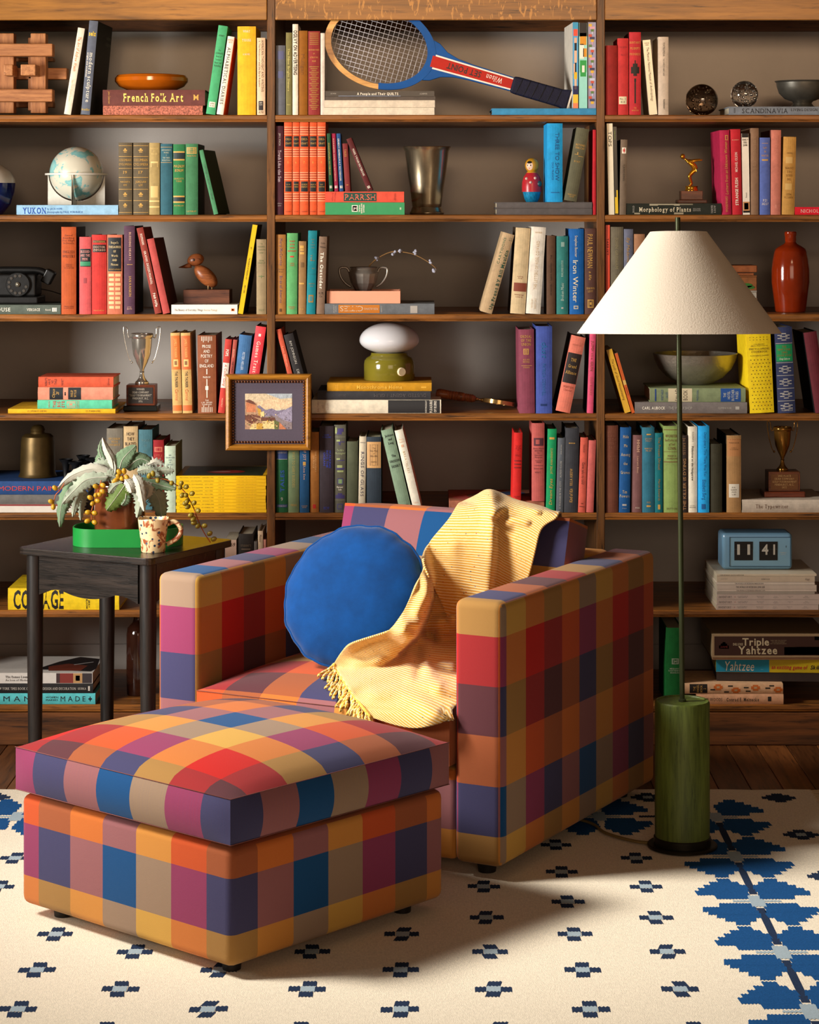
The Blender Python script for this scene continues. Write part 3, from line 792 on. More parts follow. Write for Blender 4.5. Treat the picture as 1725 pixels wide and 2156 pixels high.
G().tube([pb_, pb_*.6+pt*.4, pb_*.4+pt*.6, pt], .0060, 14).obj('pole', pm, lp, True, auto=50)
G().lathe([(.009, .346), (.009, .352), (.0065, .354)], lc, 20).obj('pole_flange', pm, lp, True, auto=40)
g = G(); zt, zb_ = P(0, 488, YLm).z, P(0, 702, YLm).z
xa_ = P(1430, 600, YLm).x
prof = [(.2375, zb_), (.0663, zt), (.0650, zt), (.2355, zb_)]
Vv = []; F = []; n = 96
for i in range(n):
    a = 2*math.pi*i/n
    for r, zz in prof: Vv.append((r*math.cos(a), r*math.sin(a), zz-zb_))
for i in range(n):
    j = (i+1) % n
    for k in range(4): F.append((i*4+k, j*4+k, j*4+(k+1) % 4, i*4+(k+1) % 4))
tilt = Matrix.Rotation(R(-2.6), 4, 'X')
Vv = [tilt @ Vector(v)+Vector((xa_, YLm, zb_)) for v in Vv]
sm, nt, bs = nodes('linen_shade')
bs.inputs['Base Color'].default_value = lin((246, 232, 212)); bs.inputs['Roughness'].default_value = .9; bs.inputs['Specular IOR Level'].default_value = .1
tcx = nd(nt, 'ShaderNodeTexCoord'); nn = nd(nt, 'ShaderNodeTexNoise'); nn.inputs['Scale'].default_value = 260; nn.inputs['Detail'].default_value = 4
nt.links.new(tcx.outputs['Object'], nn.inputs['Vector']); bump(nt, bs, nn.outputs['Fac'], .35, .003)
tl = nd(nt, 'ShaderNodeBsdfTranslucent'); tl.inputs[0].default_value = lin((236, 214, 188)); ms_ = nd(nt, 'ShaderNodeMixShader'); ms_.inputs[0].default_value = .18
nt.links.new(bs.outputs[0], ms_.inputs[1]); nt.links.new(tl.outputs[0], ms_.inputs[2]); nt.links.new(ms_.outputs[0], nt.nodes['Material Output'].inputs[0])
mk('lamp_shade', Vv, F, sm, lp, True, auto=40)
sp = G()
for k in range(3):
    a = k*2*math.pi/3+.3; sp.tube([(xa_, YLm, zt-.03), (xa_+.064*math.cos(a), YLm+.064*math.sin(a), zt-.012)], .0015, 6)
sp.obj('shade_spider', pm, lp, True)
cr = spline([(XLm-.063, YLm+.01, .013), (XLm-.11, YLm+.03, .0125), (XLm-.17, YLm+.10, .0125), (XLm-.20, YLm+.19, .0125), (XLm-.28, YLm+.30, .0125), (XLm-.33, YLm+.50, .013)], 8)
g = G(); g.tube(cr, .003, 8); g.tube([p+Vector((0, .006, 0)) for p in cr], .003, 8); g.obj('power_cord', M((120, 100, 60), .5, name='cord'), lp, True)
# ------------------------------------------------------------------ side table
tb = thing('side_table', 'black stained wooden side table with scalloped apron left of the armchair', 'side table', (-.676, 5.82, 0), R(-28))
# local axes: x to the right along the front edge (from the near corner to the left is negative), y to the back
TZ, TT = .620, .018; TW, TD = .419, .389
bk = wood((46, 38, 33), (17, 14, 12), 0, .26, 1.6, name='black_stained_ash'); bkz = wood((40, 33, 29), (16, 13, 12), 2, .45, 1.6, name='black_stained_ash')
pl = []
for cx_, cy_, a0 in ((-.022, .022, -90), (-.022, TD-.022, 0), (-TW+.022, TD-.022, 90), (-TW+.022, .022, 180)):
    for k in range(6):
        a = R(a0+90*k/5); pl.append((cx_+.022*math.cos(a), cy_+.022*math.sin(a)))
bev(G().slab(pl, TZ-TT, TZ).obj('table_top', bk, tb, world=False), .002, 2)
for x in (-.032, -TW+.033):
    for y in (.036, TD-.036):
        zlow = RZ+.0011 if (x > -.1 and y < .1) else .0006
        G().lathe([(.0150, zlow), (.0175, .10), (.0205, .35), (.0215, .50), (.0215, TZ-TT-.0003)], (x, y, 0), 14, ang=.2).obj('leg', bkz, tb, True, world=False, auto=35)
def apron(n=40):
    pts = []
    for i in range(n+1):
        t = i/n
        q = abs(t-.5)*2
        z = .500+.014*(q/.52)**2 if q < .52 else .499+.0165*math.cos((q-.62)/.38*math.pi*.5) if q > .62 else .5155
        pts.append((t, z))
    return pts
for side in range(4):
    L_ = (TW if side % 2 == 0 else TD)-.11; ap = apron(); n = len(ap)
    poly = [(t*L_, z) for t, z in ap]+[(L_, TZ-TT-.0003), (0, TZ-TT-.0003)]
    g = G().prism(poly, -.008, .008)
    mtx = [Matrix.Translation((-TW+.055, .032, 0)), Matrix.Translation((-.030, .055, 0)) @ Matrix.Rotation(R(90), 4, 'Z'),
           Matrix.Translation((-TW+.055, TD-.032, 0)), Matrix.Translation((-TW+.030, .055, 0)) @ Matrix.Rotation(R(90), 4, 'Z')][side]
    g.tf(mtx); g.obj('apron', bk, tb, world=False)
# ------------------------------------------------------------------ green tray, plant, mug
def stadium(cx_, cy_, hx, hy, r, n=10):
    out = []
    for sx_, sy_, a0 in ((1, -1, -90), (1, 1, 0), (-1, 1, 90), (-1, -1, 180)):
        for k in range(n+1):
            a = R(a0+90*k/n); out.append((cx_+sx_*(hx-r)+r*math.cos(a), cy_+sy_*(hy-r)+r*math.sin(a)))
    return out
TX, TY = -.765, 6.085; tz = TZ+.0004
tr = thing('tray', 'green round-ended metal tray under the potted plant on the side table', 'tray', (TX, TY, TZ))
o_ = stadium(TX, TY, .142, .076, .062); i_ = stadium(TX, TY, .139, .073, .059); n = len(o_); hgt = .047
Vv = [(x, y, tz) for x, y in o_]+[(x, y, tz+hgt) for x, y in o_]+[(x, y, tz+hgt) for x, y in i_]+[(x, y, tz+.004) for x, y in i_]
F = []
for k in range(n):
    k2 = (k+1) % n
    for q in range(3): F.append((q*n+k, q*n+k2, (q+1)*n+k2, (q+1)*n+k))
F += [tuple(range(n))[::-1], tuple(3*n+k for k in range(n))]
mk('tray_body', Vv, F, M((22, 128, 52), .42, 0, .04, 20, .05, name='green_paint'), tr, True, auto=40)
PXc, PYc = -.787, 6.085
pt_ = thing('potted_plant', 'silver-leaved drooping plant with yellow berry strands in a glazed brown pot', 'plant', (PXc, PYc, tz+.005))
pz = tz+.0046
pm_ = M((112, 58, 30), .18, .25, .25, 14, .05, 60, .6, name='brown_lustre_glaze')
G().lathe([(.058, pz), (.063, pz+.003), (.066, pz+.05), (.067, pz+.12), (.066, pz+.145), (.068, pz+.150), (.066, pz+.153), (.060, pz+.150), (.059, pz+.130), (.0, pz+.128)], (PXc, PYc, 0), 48).obj('pot', pm_, pt_, True, auto=35)
G().lathe([(.0585, pz+.130), (.03, pz+.140), (0, pz+.144)], (PXc, PYc, 0), 20).obj('soil', M((50, 36, 26), .95, name='soil', bmp=.8, bsc=200), pt_, True)
kx = lambda x: 80+x*.2319
ky = lambda y: 900+y*.2319
lfm = [M((150, 158, 138), .75, 0, .14, 40, .35, 260, .2, name='silver_leaf', sheen=.35), M((104, 126, 96), .75, 0, .18, 40, .4, 260, .2, name='sage_leaf', sheen=.2), M((182, 178, 162), .75, 0, .10, 40, .3, 260, .2, name='pale_leaf_underside', sheen=.3), M((84, 104, 42), .6, 0, .2, 40, .3, 260, .3, name='olive_leaf')]
def leaf(pts, wpx, mat, lob=.12, cup=.25, y0=0., y1=0., seed=0, side=0.):
    """leaf along a midrib given by its look in the photo; y0, y1: depth of base and tip against the pot axis"""
    rnd = random.Random(seed); m = 30; k = 6
    q = [P(kx(x), ky(y), PYc+y0+(y1-y0)*i/(len(pts)-1)) for i, (x, y) in enumerate(pts)]
    rib = spline(q, m//(len(q)-1)); n = len(rib); w_ = wpx*.2319*PYc/FP/2; Vv = []; F = []
    for i, p in enumerate(rib):
        t = i/(n-1); tg = (rib[min(i+1, n-1)]-rib[max(i-1, 0)]).normalized(); vw = Vector((math.sin(side), -math.cos(side), .25)).normalized()
        a = tg.cross(vw).normalized(); nn_ = a.cross(tg)
        wd = w_*(.06+math.sin(math.pi*min(1, t**.75))**.7 if t < .98 else .12)
        sc_ = 1+lob*1.3*math.sin(i*1.9+seed)+lob*.9*math.sin(i*3.7+seed*2)
        for j in range(-k//2, k//2+1):
            u = j/(k/2); h = cup*w_*(abs(u)**1.6)*(1+.3*math.sin(seed+3*t))+.0015*math.sin(i*1.7+j*2+seed)*abs(u)
            Vv.append(p+a*u*wd*(sc_ if abs(u) > .9 else 1)-nn_*h+nn_*(.0012 if j == 0 else 0))
    c = k+1
    for i in range(n-1):
        for j in range(k): F.append((i*c+j, i*c+j+1, (i+1)*c+j+1, (i+1)*c+j))
    o = mk('leaf', Vv, F, lfm[mat], pt_, True)
    so = o.modifiers.new('t', 'SOLIDIFY'); so.thickness = .0011
    rb_ = G().tube([p-(p-EYE).normalized()*.0012 for p in rib], [.0010*(1-.8*i/n)+.0002 for i in range(n)], 5)
    rb_.obj('midrib', lfm[2], o, True, world=False); 
    for v in o.children[0].data.vertices: v.co = v.co-Vector(pt_['_base'])
LV = [([(690, 440), (672, 300), (620, 190), (585, 92)], 78, 2, .03, .55, -.01, .02, .1), ([(640, 420), (585, 300), (555, 200), (575, 110)], 60, 1, .04, .4, .02, .04, -.5),
      ([(742, 372), (775, 280), (890, 162)], 150, 1, .02, .12, 0, .02, 0), ([(800, 375), (930, 285), (1070, 350)], 120, 1, .03, .3, .01, .03, .2),
      ([(830, 320), (900, 265), (1010, 290)], 90, 1, .03, .3, .04, .05, .2),
      ([(940, 380), (1060, 315), (1150, 335)], 80, 2, .28, .4, .02, .03, .3), ([(1000, 420), (1130, 390), (1238, 392)], 95, 0, .30, .4, .01, .02, .3), ([(900, 400), (1000, 380), (1110, 440)], 90, 0, .28, .4, .0, .0, .2),
      ([(930, 478), (1080, 515), (1252, 560)], 95, 1, .15, .3, -.02, -.03, .1), ([(1000, 540), (1090, 640), (1130, 840)], 170, 0, .16, .3, .0, .02, .3), ([(1040, 560), (1130, 660), (1165, 800)], 110, 1, .16, .4, .03, .05, .5),
      ([(690, 440), (500, 375), (300, 440), (172, 555)], 105, 2, .05, .5, -.02, -.03, -.2), ([(640, 450), (450, 470), (330, 570), (222, 690)], 140, 0, .16, .35, -.03, -.05, -.2),
      ([(450, 470), (300, 540), (215, 700), (195, 905)], 135, 1, .10, .35, -.01, .0, -.3), ([(420, 550), (350, 660), (312, 815)], 75, 0, .2, .4, -.02, -.02, -.2), ([(440, 580), (400, 690), (385, 845)], 70, 0, .2, .4, .0, .0, 0),
      ([(300, 600), (250, 680), (205, 800)], 110, 0, .2, .4, .0, .01, -.3),
      ([(790, 520), (720, 620), (622, 752)], 190, 3, .14, .25, -.07, -.09, -.1), ([(770, 500), (700, 530), (645, 595)], 105, 0, .14, .3, -.06, -.08, 0), ([(790, 470), (830, 520), (850, 590)], 110, 2, .25, .6, -.07, -.085, 0),
      ([(870, 425), (920, 520), (965, 760)], 100, 2, .14, .5, -.06, -.09, .1), ([(850, 500), (930, 640), (900, 820)], 115, 0, .15, .35, -.065, -.08, .1), ([(800, 600), (790, 660), (760, 705)], 90, 1, .15, .3, -.075, -.085, 0),
      ([(930, 500), (1010, 560), (985, 640)], 90, 2, .2, .4, -.05, -.06, .2), ([(640, 380), (560, 275), (525, 340)], 70, 1, .05, .4, .03, .03, 0), ([(700, 430), (600, 340), (470, 370)], 120, 0, .14, .4, .0, .0, -.1),
      ([(720, 460), (640, 430), (560, 470)], 110, 0, .14, .4, -.02, -.03, 0), ([(1010, 480), (1110, 470), (1200, 520)], 90, 1, .2, .4, .03, .04, .2), ([(700, 420), (705, 360), (690, 300)], 24, 2, .0, .6, -.02, -.02, 0)]
for i, (p, w_, m_, lo, cu_, ya, yb, sd) in enumerate(LV): leaf(p, w_, m_, lo, cu_, ya, yb, i+1, sd)
bm_ = [M((176, 132, 28), .32, 0, .2, 60, .03, name='berry_skin'), M((128, 108, 30), .35, 0, .2, 60, .03, name='berry_skin')]
stm = M((168, 84, 40), .7, name='berry_stem')
def strand(stem, berries, ys, mi):
    q = [P(kx(x), ky(y), PYc+ys[0]+(ys[1]-ys[0])*i/max(1, len(stem)-1)) for i, (x, y) in enumerate(stem)]
    sg = spline(q, 5); g = G().tube(sg, .0014, 6); o = g.obj('berry_strand', stm, pt_, True)
    b0 = Vector(pt_['_base'])
    for k, (x, y) in enumerate(berries):
        t = (y-stem[0][1])/max(1, stem[-1][1]-stem[0][1]); t = min(max(t, 0), 1)
        c = P(kx(x), ky(y), PYc+ys[0]+(ys[1]-ys[0])*t-.004)
        near = min(sg, key=lambda p: (p-c).length); ax = (c-near).normalized() if (c-near).length > .001 else Vector((1, 0, -.3))
        M3 = (ax.to_track_quat('X', 'Z').to_matrix())
        G().ball(c, .0088, .0064, .0064, 12, 8, M3=M3).obj('berry', bm_[mi], o, True, world=False)
        bo = o.children[-1] if False else bpy.data.objects[[c_.name for c_ in o.children][-1]]
        for v in bo.data.vertices: v.co = v.co-b0
        st_ = None
strand([(240, 505), (200, 570), (160, 615), (142, 690)], [(155, 550), (120, 672), (140, 720)], (-.06, -.06), 0)
strand([(575, 480), (555, 545), (515, 660), (485, 770), (490, 850)], [(525, 535), (590, 525), (586, 580), (527, 615), (475, 637), (541, 665), (498, 690), (455, 770), (515, 777), (515, 862), (555, 610), (450, 850)], (-.075, -.07), 0)
strand([(730, 470), (765, 440), (790, 420)], [(738, 403), (783, 397), (708, 480), (760, 462), (808, 455), (695, 490), (730, 445)], (-.055, -.055), 0)
strand([(1000, 462), (1150, 470), (1250, 518), (1320, 570), (1400, 700), (1450, 830), (1500, 940), (1566, 1045)],
       [(1010, 440), (1045, 420), (1088, 480), (1215, 505), (1300, 507), (1345, 540), (1290, 545), (1345, 615), (1398, 600), (1310, 615), (1355, 668), (1417, 684), (1360, 720), (1338, 688), (1453, 755), (1390, 795), (1412, 832), (1418, 865), (1453, 893), (1512, 893), (1560, 963), (1597, 1013)], (-.05, -.02), 1)
MX, MY = P(323, 0, 5.945).x, 5.945
mg = thing('mug', 'cream pottery mug with blue dots on the front edge of the side table', 'mug', (MX, MY, TZ))
mm_, nt, bs = nodes('dotted_glaze')
tcn = nd(nt, 'ShaderNodeTexCoord'); vo = nd(nt, 'ShaderNodeTexVoronoi'); vo.inputs['Scale'].default_value = 62; vo.inputs['Randomness'].default_value = .55
nt.links.new(tcn.outputs['Object'], vo.inputs['Vector']); lt = nd(nt, 'ShaderNodeMath', operation='LESS_THAN'); lt.inputs[1].default_value = .24; nt.links.new(vo.outputs['Distance'], lt.inputs[0])
nz = nd(nt, 'ShaderNodeTexNoise'); nz.inputs['Scale'].default_value = 38; nz.inputs['Detail'].default_value = 5; nz.inputs['Distortion'].default_value = 1.5; nt.links.new(tcn.outputs['Object'], nz.inputs['Vector'])
rp = nd(nt, 'ShaderNodeValToRGB'); e = rp.color_ramp.elements; e[0].position = .40; e[0].color = lin((150, 78, 46)); e[1].position = .47; e[1].color = lin((228, 200, 152)); nt.links.new(nz.outputs['Fac'], rp.inputs[0])
mx = nd(nt, 'ShaderNodeMix', data_type='RGBA'); nt.links.new(lt.outputs[0], mx.inputs[0]); nt.links.new(rp.outputs[0], mx.inputs[6]); mx.inputs[7].default_value = lin((44, 62, 84)); nt.links.new(mx.outputs[2], bs.inputs['Base Color']); bs.inputs['Roughness'].default_value = .22
g = G().lathe([(.030, tz), (.0315, tz+.002), (.033, tz+.03), (.037, tz+.06), (.0405, tz+.083), (.040, tz+.0855), (.0375, tz+.084), (.033, tz+.05), (.028, tz+.006), (0, tz+.005)], (MX, MY, 0), 36)
g.V = [(x+.0012*math.sin(z*220+5*math.atan2(y-MY, x-MX)), y, z+(.0016*math.sin(3*math.atan2(y-MY, x-MX)) if z > tz+.07 else 0)) for x, y, z in g.V]
g.obj('mug_body', mm_, mg, True, auto=40)
G().tube(spline([(MX+.036, MY, tz+.070), (MX+.052, MY, tz+.076), (MX+.066, MY, tz+.066), (MX+.070, MY, tz+.050), (MX+.058, MY, tz+.032), (MX+.034, MY, tz+.018)], 6), .0062, 10).obj('handle', mm_, mg, True)
# ------------------------------------------------------------------ things on the shelves
def XX(px, Y): return (px-CX)*Y/FP
def ZZ(py, Y): return CH-(py-CY)*Y/FP
def lathing(name, label, cat_, px, Y, zb, prof, mat, part='body', group=None, seg=48):
    """one turned object: profile (radius, height) in metres"""
    t = thing(name, label, cat_, (XX(px, Y), Y, zb), 0, group)
    G().lathe(prof, (XX(px, Y), Y, zb+.0004), seg).obj(part, mat, t, True, auto=35); return t
def metal(c, rough=.25, var=.12, sc=14, metal_=.8): return M(c, rough, metal_, var, sc, .04, 60, .5, name='metal')
# burr puzzle of interlocking beech sticks
pz_ = thing('wooden_puzzle', 'interlocking wooden stick puzzle at the left end of the top shelf', 'puzzle', (XX(48, 6.62), 6.62, ZR[0]))
pw1 = wood((196, 132, 80), (150, 92, 52), 2, .5, 2, gain=.95, name='beech'); pw2 = wood((196, 132, 80), (150, 92, 52), 0, .5, 2, gain=.95, name='beech'); pw3 = wood((206, 142, 88), (160, 100, 58), 1, .5, 2, gain=.95, name='beech')
s_ = 6.6/FP; zb = ZR[0]+.0004; hb = 15*s_
def stick(x0, x1, y0, y1, Y, dY, m):                 # picture box and depth
    bev(G().box((XX(x0, 6.6), Y, max(ZZ(y1, 6.6), zb)), (XX(x1, 6.6), Y+dY, ZZ(y0, 6.6))).obj('stick', m, pz_), .0025, 2)
def stk(x0, x1, y0, y1, layer, m): stick(x0, x1, y0, y1, 6.535+.0435*layer, .0425, m)
for x in (-66, 0, 67): stk(x, x+32, 71, 239, 1, pw1)
for y0, y1 in ((95, 121), (190, 216)): stk(-70, 118, y0, y1, 0, pw2)
for x in (-40, 56): stk(x, x+13, 78, 232, 2, pw1)
stk(-50, 138, 142, 166, 2, pw2)
for y0, y1 in ((118, 126), (212, 224)): stk(-60, 104, y0, y1, 3, pw2)
for x in (21, 56): bev(G().box((XX(x, 6.6), 6.500, ZZ(163, 6.6)), (XX(x+(19 if x == 21 else 31), 6.6), 6.5775, ZZ(140, 6.6))).obj('stick', pw3, pz_), .0025, 2)
# orange lacquer bowl (stands on the brown book: BOWLZ set with the books)
def bowl_orange(zb):
    lathing('lacquer_bowl', 'glossy orange lacquer bowl on the brown folk art book', 'bowl', 319, 6.60, zb,
        [(.060, 0), (.066, .003), (.092, .014), (.1035, .028), (.103, .038), (.097, .0455), (.090, .047), (.086, .045), (.080, .020), (.05, .008), (0, .007)],
        M((176, 88, 12), .12, 0, .08, 20, 0, spec=.6, name='orange_lacquer'), seg=64)
# tennis racket
YR = 6.522; sr = YR/FP
rk = thing('tennis_racket', 'old wooden tennis racket in blue and tan leaning across the top middle shelf', 'racket', (XX(800, YR), YR, ZZ(98, YR)))
ax_ = Vector((math.cos(R(16)), 0, -math.sin(R(16)))); nx_ = Vector((math.sin(R(16)), 0, math.cos(R(16)))); RC = Vector((XX(801, YR), YR, ZZ(98, YR)))
A_, B_ = 119*sr, 89*sr
def rp_(u, v, y=0): return RC+ax_*u+nx_*v+Vector((0, y, 0))
tanm = wood((214, 160, 84), (178, 122, 52), 0, .35, 2, name='ash_wood'); blm = M((12, 78, 146), .5, 0, .1, 30, 0, spec=.15, name='blue_lacquer')
def hoop(a0, a1, m, nm):
    g = G(); n = 40; V_ = []; F_ = []
    for i in range(n+1):
        a = R(a0+(a1-a0)*i/n); c, s = math.cos(a), math.sin(a)
        wd = 12*sr if m is tanm else 15.5*sr
        for (k, y) in ((1, -.009), (1, .009), (0, .009), (0, -.009)):
            f = 1-(1-k)*wd/((A_+B_)/2)
            V_.append(rp_(A_*c*f, B_*s*f, y))
    for i in range(n):
        for k in range(4): F_.append((i*4+k, i*4+(k+1) % 4, (i+1)*4+(k+1) % 4, (i+1)*4+k))
    g.add(V_, F_); o = g.obj(nm, m, rk, True, auto=40)
hoop(-80, 83, blm, 'blue_hoop'); hoop(83, 280, tanm, 'tan_hoop')
sg = G(); a_i, b_i = A_-11*sr, B_-11*sr; stp = 10.2*sr
for k in range(-12, 13):
    v = k*stp*.93
    if abs(v) < b_i: u = a_i*math.sqrt(1-(v/b_i)**2); sg.tube([rp_(-u, v, .001*(-1)**k), rp_(0, v, -.001*(-1)**k), rp_(u, v, .001*(-1)**k)], .00075, 4)
for k in range(-13, 14):
    u = k*stp
    if abs(u) < a_i: v = b_i*math.sqrt(1-(u/a_i)**2); sg.tube([rp_(u, -v), rp_(u, v)], .00075, 4)
sg.obj('strings', M((206, 206, 212), .4, .1, 0, bmp=0, name='gut_string'), rk, True)
g = G(); th0 = .009
def plate(pts, y0, y1): return G().add([rp_(u, v, y0) for u, v in pts]+[rp_(u, v, y1) for u, v in pts], [tuple(range(len(pts))), tuple(range(2*len(pts)-1, len(pts)-1, -1))]+[(i, i+len(pts), (i+1) % len(pts)+len(pts), (i+1) % len(pts)) for i in range(len(pts))])
q = sr
L0 = [(104, 44), (120, 40), (140, 27), (165, 20), (200, 17), (288, 15), (288, -15), (200, -17), (165, -20), (140, -27), (120, -40), (104, -44), (116, -20), (119, 0), (116, 20)]
bev(plate([(u*q, v*q) for u, v in L0], -.0085, .0085).obj('throat', blm, rk), .0015, 2)
for a, b, m in (((112, 288), (-13.5, 13.5), M((226, 216, 204), .35, name='white_stripe', bmp=0)), ((112, 288), (-10.5, 10.5), M((176, 36, 26), .5, 0, .1, 40, 0, spec=.15, name='red_stripe'))):
    yy = -.0089 if b[1] > 12 else -.0092
    plate([(a[0]*q, b[0]*q*1.15), (a[1]*q, b[0]*q*.95), (a[1]*q, b[1]*q*.95), (a[0]*q, b[1]*q*1.15)], yy, yy+.0006).obj('stripe', m, rk)
def rtext(tx, u0, u1, h, st, c, v0=0):
    V_, F_ = layout(tx, st, (u1-u0)*q, h*q)
    mk('title_lettering', [rp_((u0+u1)/2*q-x, v0*q-y, -.0096) for x, y in V_], F_, M(c, .5, bmp=0, var=0, name='ink'), rk)
rtext('SET POINT', 146, 220, 13, 'Lb', (36, 22, 24)); rtext('Wilson', 232, 268, 13, 'Lsi', (240, 232, 220))
gv = [(288, 17), (300, 18.5), (395, 19), (408, 22), (413, 22), (413, -22), (408, -22), (395, -19), (300, -18.5), (288, -17)]
bev(plate([(u*q, v*q) for u, v in gv], -.015, .015).obj('grip', M((22, 24, 46), .6, 0, .2, 60, .4, 300, .2, name='navy_leather'), rk), .006, 3)
for k in range(6):
    u = 300+17*k; G().tube([rp_(u*q, -18.6*q, -.013), rp_((u+2)*q, -10*q, -.0158), rp_((u+6)*q, 10*q, -.0158), rp_((u+8)*q, 18.6*q, -.013)], .0011, 5).obj('grip_wrap', M((14, 15, 26), .6, name='navy_leather'), rk, True)
plate([(412.5*q, 21*q), (416*q, 20*q), (416*q, -20*q), (412.5*q, -21*q)], -.014, .014).obj('butt_cap', M((206, 196, 178), .5, name='cap'), rk)
# glass balls
def glassm(tint):
    m, nt, bs = nodes('bubble_glass'); bs.inputs['Transmission Weight'].default_value = 1; bs.inputs['Roughness'].default_value = .0; bs.inputs['IOR'].default_value = 1.48; bs.inputs['Base Color'].default_value = lin(tint); return m
def glassball(label, px, py, rpx, zb, tint, seed):
    Y = 6.60; r = rpx*Y/FP; t = thing('glass_ball', label, 'paperweight', (XX(px, Y), Y, zb), 0, 'bubble glass paperweights'); c = (XX(px, Y), Y, zb+.0004+r*.985)
    g = G().ball(c, r, seg=40, rings=24); g.V = [(x, y, max(z, zb+.0004)) for x, y, z in g.V]; g.obj('glass', glassm(tint), t, True)
    rd = random.Random(seed); b = G()
    for k in range(170):
        d = Vector((rd.gauss(0, 1), rd.gauss(0, 1), rd.gauss(0, 1))).normalized()*r*(.35+.55*rd.random()**.5)
        b.ball(Vector(c)+d, .0011+.0016*rd.random(), seg=6, rings=4)
    b.obj('bubbles', M((235, 235, 235), .05, 1, 0, bmp=0, name='silver_bubble'), t, True)
glassball('dark glass ball with bubbles standing on the top right shelf board', 1478, 211, 34.5, ZR[0], (150, 130, 110), 3)
def glass2(zb): glassball('smaller clear bubble glass ball on the lying grey design book', 1568, 198, 29, zb, (250, 248, 245), 5)
def pewter(zb):
    lathing('pewter_bowl', 'dark pewter footed bowl at the right end of the top shelf', 'bowl', 1690, 6.60, zb,
        [(.034, 0), (.035, .004), (.030, .008), (.026, .014), (.030, .019), (.050, .026), (.066, .042), (.072, .060), (.074, .072), (.078, .0755), (.0775, .077), (.071, .074), (.066, .05), (.045, .028), (0, .022)],
        metal((98, 95, 87), .4, .25, 18, .7))
# row 2
def vase():
    t = thing('vase', 'blue and white ceramic vase cut off by the left edge of the picture', 'vase', (XX(-28, 6.62), 6.62, ZR[1])); c = (XX(-28, 6.62), 6.62, ZR[1]+.0004); s = 6.62/FP
    zz = lambda y: (452.5-y)*s
    G().lathe([(.04, 0), (.046, .002), (50*s, zz(430)), (58*s, zz(405)), (60*s, zz(386))], c, 40).obj('lower_body', M((16, 24, 84), .12, 0, .3, 30, 0, spec=.6, name='cobalt_glaze'), t, True, auto=50)
    G().lathe([(60*s, zz(386)), (59*s, zz(378)), (50*s, zz(362)), (34*s, zz(350)), (22*s, zz(344)), (20*s, zz(330)), (26*s, zz(322)), (22*s, zz(321)), (15*s, zz(335))], c, 40).obj('upper_body', M((214, 202, 186), .2, 0, .05, 30, 0, spec=.6, name='white_glaze'), t, True, auto=50)
vase()
def globe(zb):
    Y = 6.60; s = Y/FP; c = Vector((XX(161, Y), Y, ZZ(365, Y))); r = 56*s
    t = thing('globe', 'white and turquoise desk globe in a white box stand on the second shelf', 'globe', (c.x, Y, zb))
    m, nt, bs = nodes('globe_map'); tcn = nd(nt, 'ShaderNodeTexCoord'); nz = nd(nt, 'ShaderNodeTexNoise'); nz.inputs['Scale'].default_value = 24; nz.inputs['Detail'].default_value = 9; nz.inputs['Roughness'].default_value = .6; nz.inputs['Distortion'].default_value = .6
    nt.links.new(tcn.outputs['Object'], nz.inputs['Vector']); rp = nd(nt, 'ShaderNodeValToRGB'); e = rp.color_ramp.elements; e[0].position = .53; e[0].color = lin((206, 200, 180)); e[1].position = .56; e[1].color = lin((112, 178, 180)); k = e.new(.66); k.color = lin((150, 196, 190))
    nt.links.new(nz.outputs['Fac'], rp.inputs[0]); nt.links.new(rp.outputs[0], bs.inputs['Base Color']); bs.inputs['Roughness'].default_value = .3
    G().ball(c, r, seg=48, rings=32).obj('sphere', m, t, True)
    wm = M((214, 208, 196), .35, bmp=0, name='white_plastic'); rg = G(); n = 48; zr = ZZ(367, Y)
    V_ = []; F_ = []
    for i in range(n):
        a = 2*math.pi*i/n
        for rr, z in ((r+.0025, zr-.0025), (r+.013, zr-.0025), (r+.013, zr+.0025), (r+.0025, zr+.0025)): V_.append((c.x+rr*math.cos(a), Y+rr*math.sin(a), z))
    for i in range(n):
        for k in range(4): F_.append((i*4+k, ((i+1) % n)*4+k, ((i+1) % n)*4+(k+1) % 4, i*4+(k+1) % 4))
    rg.add(V_, F_).obj('horizon_ring', wm, t, True, auto=40)
    # stand: crossed panels with a round cut-out
    for rot in (0, 90):
        hw = 60*s; zt = zr-.003; pts = []
        for i in range(25):
            a = R(180+180*i/24); pts.append(((r+.004)*math.cos(a), c.z+(r+.004)*math.sin(a)))
        zt2 = c.z-.002
        pts = [(x, min(z, zt)) for x, z in pts]; zb2 = zb+.0004
        low = min(z for _, z in pts)
        g = G(); b = [(-hw, zt), (-hw, zb2), (hw, zb2), (hw, zt)]
        nn = len(pts); top_ = pts; bot = [(-hw+2*hw*i/(nn-1), min(zb2, low-.002)) for i in range(nn)]
        bot = [(x, zb2) for x, z in bot]
        V_ = []
        for y in (-.002, .002):
            V_ += [(x, y, z) for x, z in [(-hw, zt)]+top_+[(hw, zt)]]+[(x, y, z) for x, z in [(-hw, zb2)]+bot+[(hw, zb2)]]
        m_ = nn+2; F_ = []
        for i in range(m_-1): F_ += [(i, m_+i, m_+i+1, i+1), (2*m_+i+1, 3*m_+i+1, 3*m_+i, 2*m_+i), (i, i+1, 2*m_+i+1, 2*m_+i), (m_+i+1, m_+i, 3*m_+i, 3*m_+i+1)]
        g.add(V_, F_); g.tf(Matrix.Translation((c.x, Y, 0)) @ Matrix.Rotation(R(rot), 4, 'Z')); g.obj('stand_panel', wm, t)
